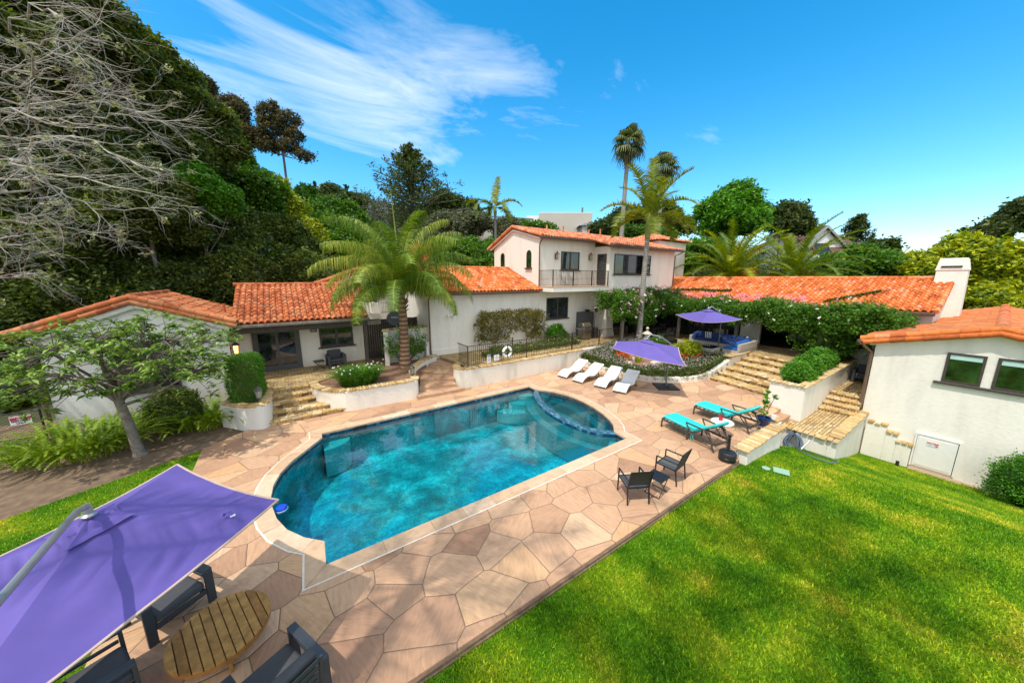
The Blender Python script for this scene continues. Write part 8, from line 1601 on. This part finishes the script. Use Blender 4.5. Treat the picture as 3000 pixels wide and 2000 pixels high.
# ------------------------------------------------------------------ sky, sun, camera
def world():
    w = bpy.data.worlds.new('World'); sc.world = w; w.use_nodes = True; n = w.node_tree; n.nodes.clear()
    def N(t, **k):
        q = n.nodes.new('ShaderNode' + t)
        for a, b in k.items():
            if a.startswith('i_'): q.inputs[a[2:].replace('_', ' ')].default_value = b
            else: setattr(q, a, b)
        return q
    L = n.links.new
    SUN = Vector((-.5, -.14, 1)).normalized(); el = math.asin(SUN.z); az = atan2(SUN.x, SUN.y)
    sky = N('TexSky', sky_type='NISHITA', sun_disc=False, sun_elevation=el, sun_rotation=az, altitude=100, air_density=1.0, dust_density=.8, ozone_density=2.6)
    hs = N('HueSaturation', i_Hue=.487, i_Saturation=1.44, i_Value=1.5); L(sky.outputs[0], hs.inputs['Color'])
    tc = N('TexCoord'); sp = N('SeparateXYZ'); L(tc.outputs['Generated'], sp.inputs[0])
    # project the view direction on a high flat layer so that the wisps run in perspective
    mz = N('Math', operation='MAXIMUM'); mz.inputs[1].default_value = .05; L(sp.outputs[2], mz.inputs[0])
    az_ = N('Math', operation='ADD'); az_.inputs[1].default_value = .12; L(mz.outputs[0], az_.inputs[0])
    dx = N('Math', operation='DIVIDE'); dy = N('Math', operation='DIVIDE'); L(sp.outputs[0], dx.inputs[0]); L(az_.outputs[0], dx.inputs[1]); L(sp.outputs[1], dy.inputs[0]); L(az_.outputs[0], dy.inputs[1])
    cb = N('CombineXYZ'); L(dx.outputs[0], cb.inputs[0]); L(dy.outputs[0], cb.inputs[1])
    mp = N('Mapping'); mp.inputs['Rotation'].default_value = (0, 0, R(-62)); mp.inputs['Scale'].default_value = (.55, 1.25, 1); mp.inputs['Location'].default_value = CLOUD_LOC; L(cb.outputs[0], mp.inputs[0])
    a = N('TexNoise', i_Scale=1.9, i_Detail=12, i_Roughness=.64, i_Distortion=.55); L(mp.outputs[0], a.inputs['Vector'])
    # the wisps gather in one bank
    dist = N('VectorMath', operation='DISTANCE'); dist.inputs[1].default_value = CLOUD_C; L(cb.outputs[0], dist.inputs[0])
    rb = N('MapRange'); rb.inputs['From Min'].default_value = .1; rb.inputs['From Max'].default_value = 1.25; rb.inputs['To Min'].default_value = .13; rb.inputs['To Max'].default_value = -.16; L(dist.outputs['Value'], rb.inputs['Value'])
    s = N('Math', operation='ADD'); L(a.outputs[0], s.inputs[0]); L(rb.outputs[0], s.inputs[1])
    r = N('ValToRGB'); r.color_ramp.elements[0].position = .50; r.color_ramp.elements[0].color = (0, 0, 0, 1); r.color_ramp.elements[1].position = .88; r.color_ramp.elements[1].color = (.70, .70, .70, 1); L(s.outputs[0], r.inputs[0])
    # unseen bright cloud cover overhead and behind the camera, added for neutral fill light
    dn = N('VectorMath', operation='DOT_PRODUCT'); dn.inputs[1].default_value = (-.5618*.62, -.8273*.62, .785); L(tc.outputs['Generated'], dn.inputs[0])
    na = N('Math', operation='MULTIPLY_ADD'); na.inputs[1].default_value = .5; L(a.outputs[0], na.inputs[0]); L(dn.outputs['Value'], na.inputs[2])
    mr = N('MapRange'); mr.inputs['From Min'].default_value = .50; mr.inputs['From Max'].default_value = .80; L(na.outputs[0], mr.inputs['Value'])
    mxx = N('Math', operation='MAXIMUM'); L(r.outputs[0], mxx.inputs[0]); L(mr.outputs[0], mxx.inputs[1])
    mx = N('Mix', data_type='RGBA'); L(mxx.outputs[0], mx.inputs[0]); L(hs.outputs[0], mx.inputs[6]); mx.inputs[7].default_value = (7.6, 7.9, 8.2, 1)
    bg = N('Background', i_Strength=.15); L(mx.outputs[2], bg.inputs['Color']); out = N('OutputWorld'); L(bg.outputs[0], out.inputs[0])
    l = bpy.data.lights.new('sun', 'SUN'); l.energy = 3.1; l.angle = R(.6); l.color = (1, .93, .82); o = bpy.data.objects.new('sun', l); COL.objects.link(o)
    o.rotation_euler = (-SUN).to_track_quat('-Z', 'Y').to_euler(); o.location = (-10, -6, 40)
CLOUD_LOC = (1.3, .4, 0); CLOUD_C = (.36, 1.55, 0)
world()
cam = bpy.data.cameras.new('camera'); cam.sensor_width = 36; cam.lens = 970.35/3000*36; cam.clip_start = .05; cam.clip_end = 3000
co = bpy.data.objects.new('camera', cam); COL.objects.link(co); co.location = (0, 0, 5.2); co.rotation_euler = (pi/2-.1896, 0, .9742-pi/2); sc.camera = co
sc.view_settings.view_transform = 'Standard'; sc.view_settings.look = 'None'; sc.view_settings.exposure = .28; sc.view_settings.gamma = 1
sc.cycles.max_bounces = 7; sc.cycles.transparent_max_bounces = 12; sc.cycles.caustics_reflective = False; sc.cycles.caustics_refractive = False
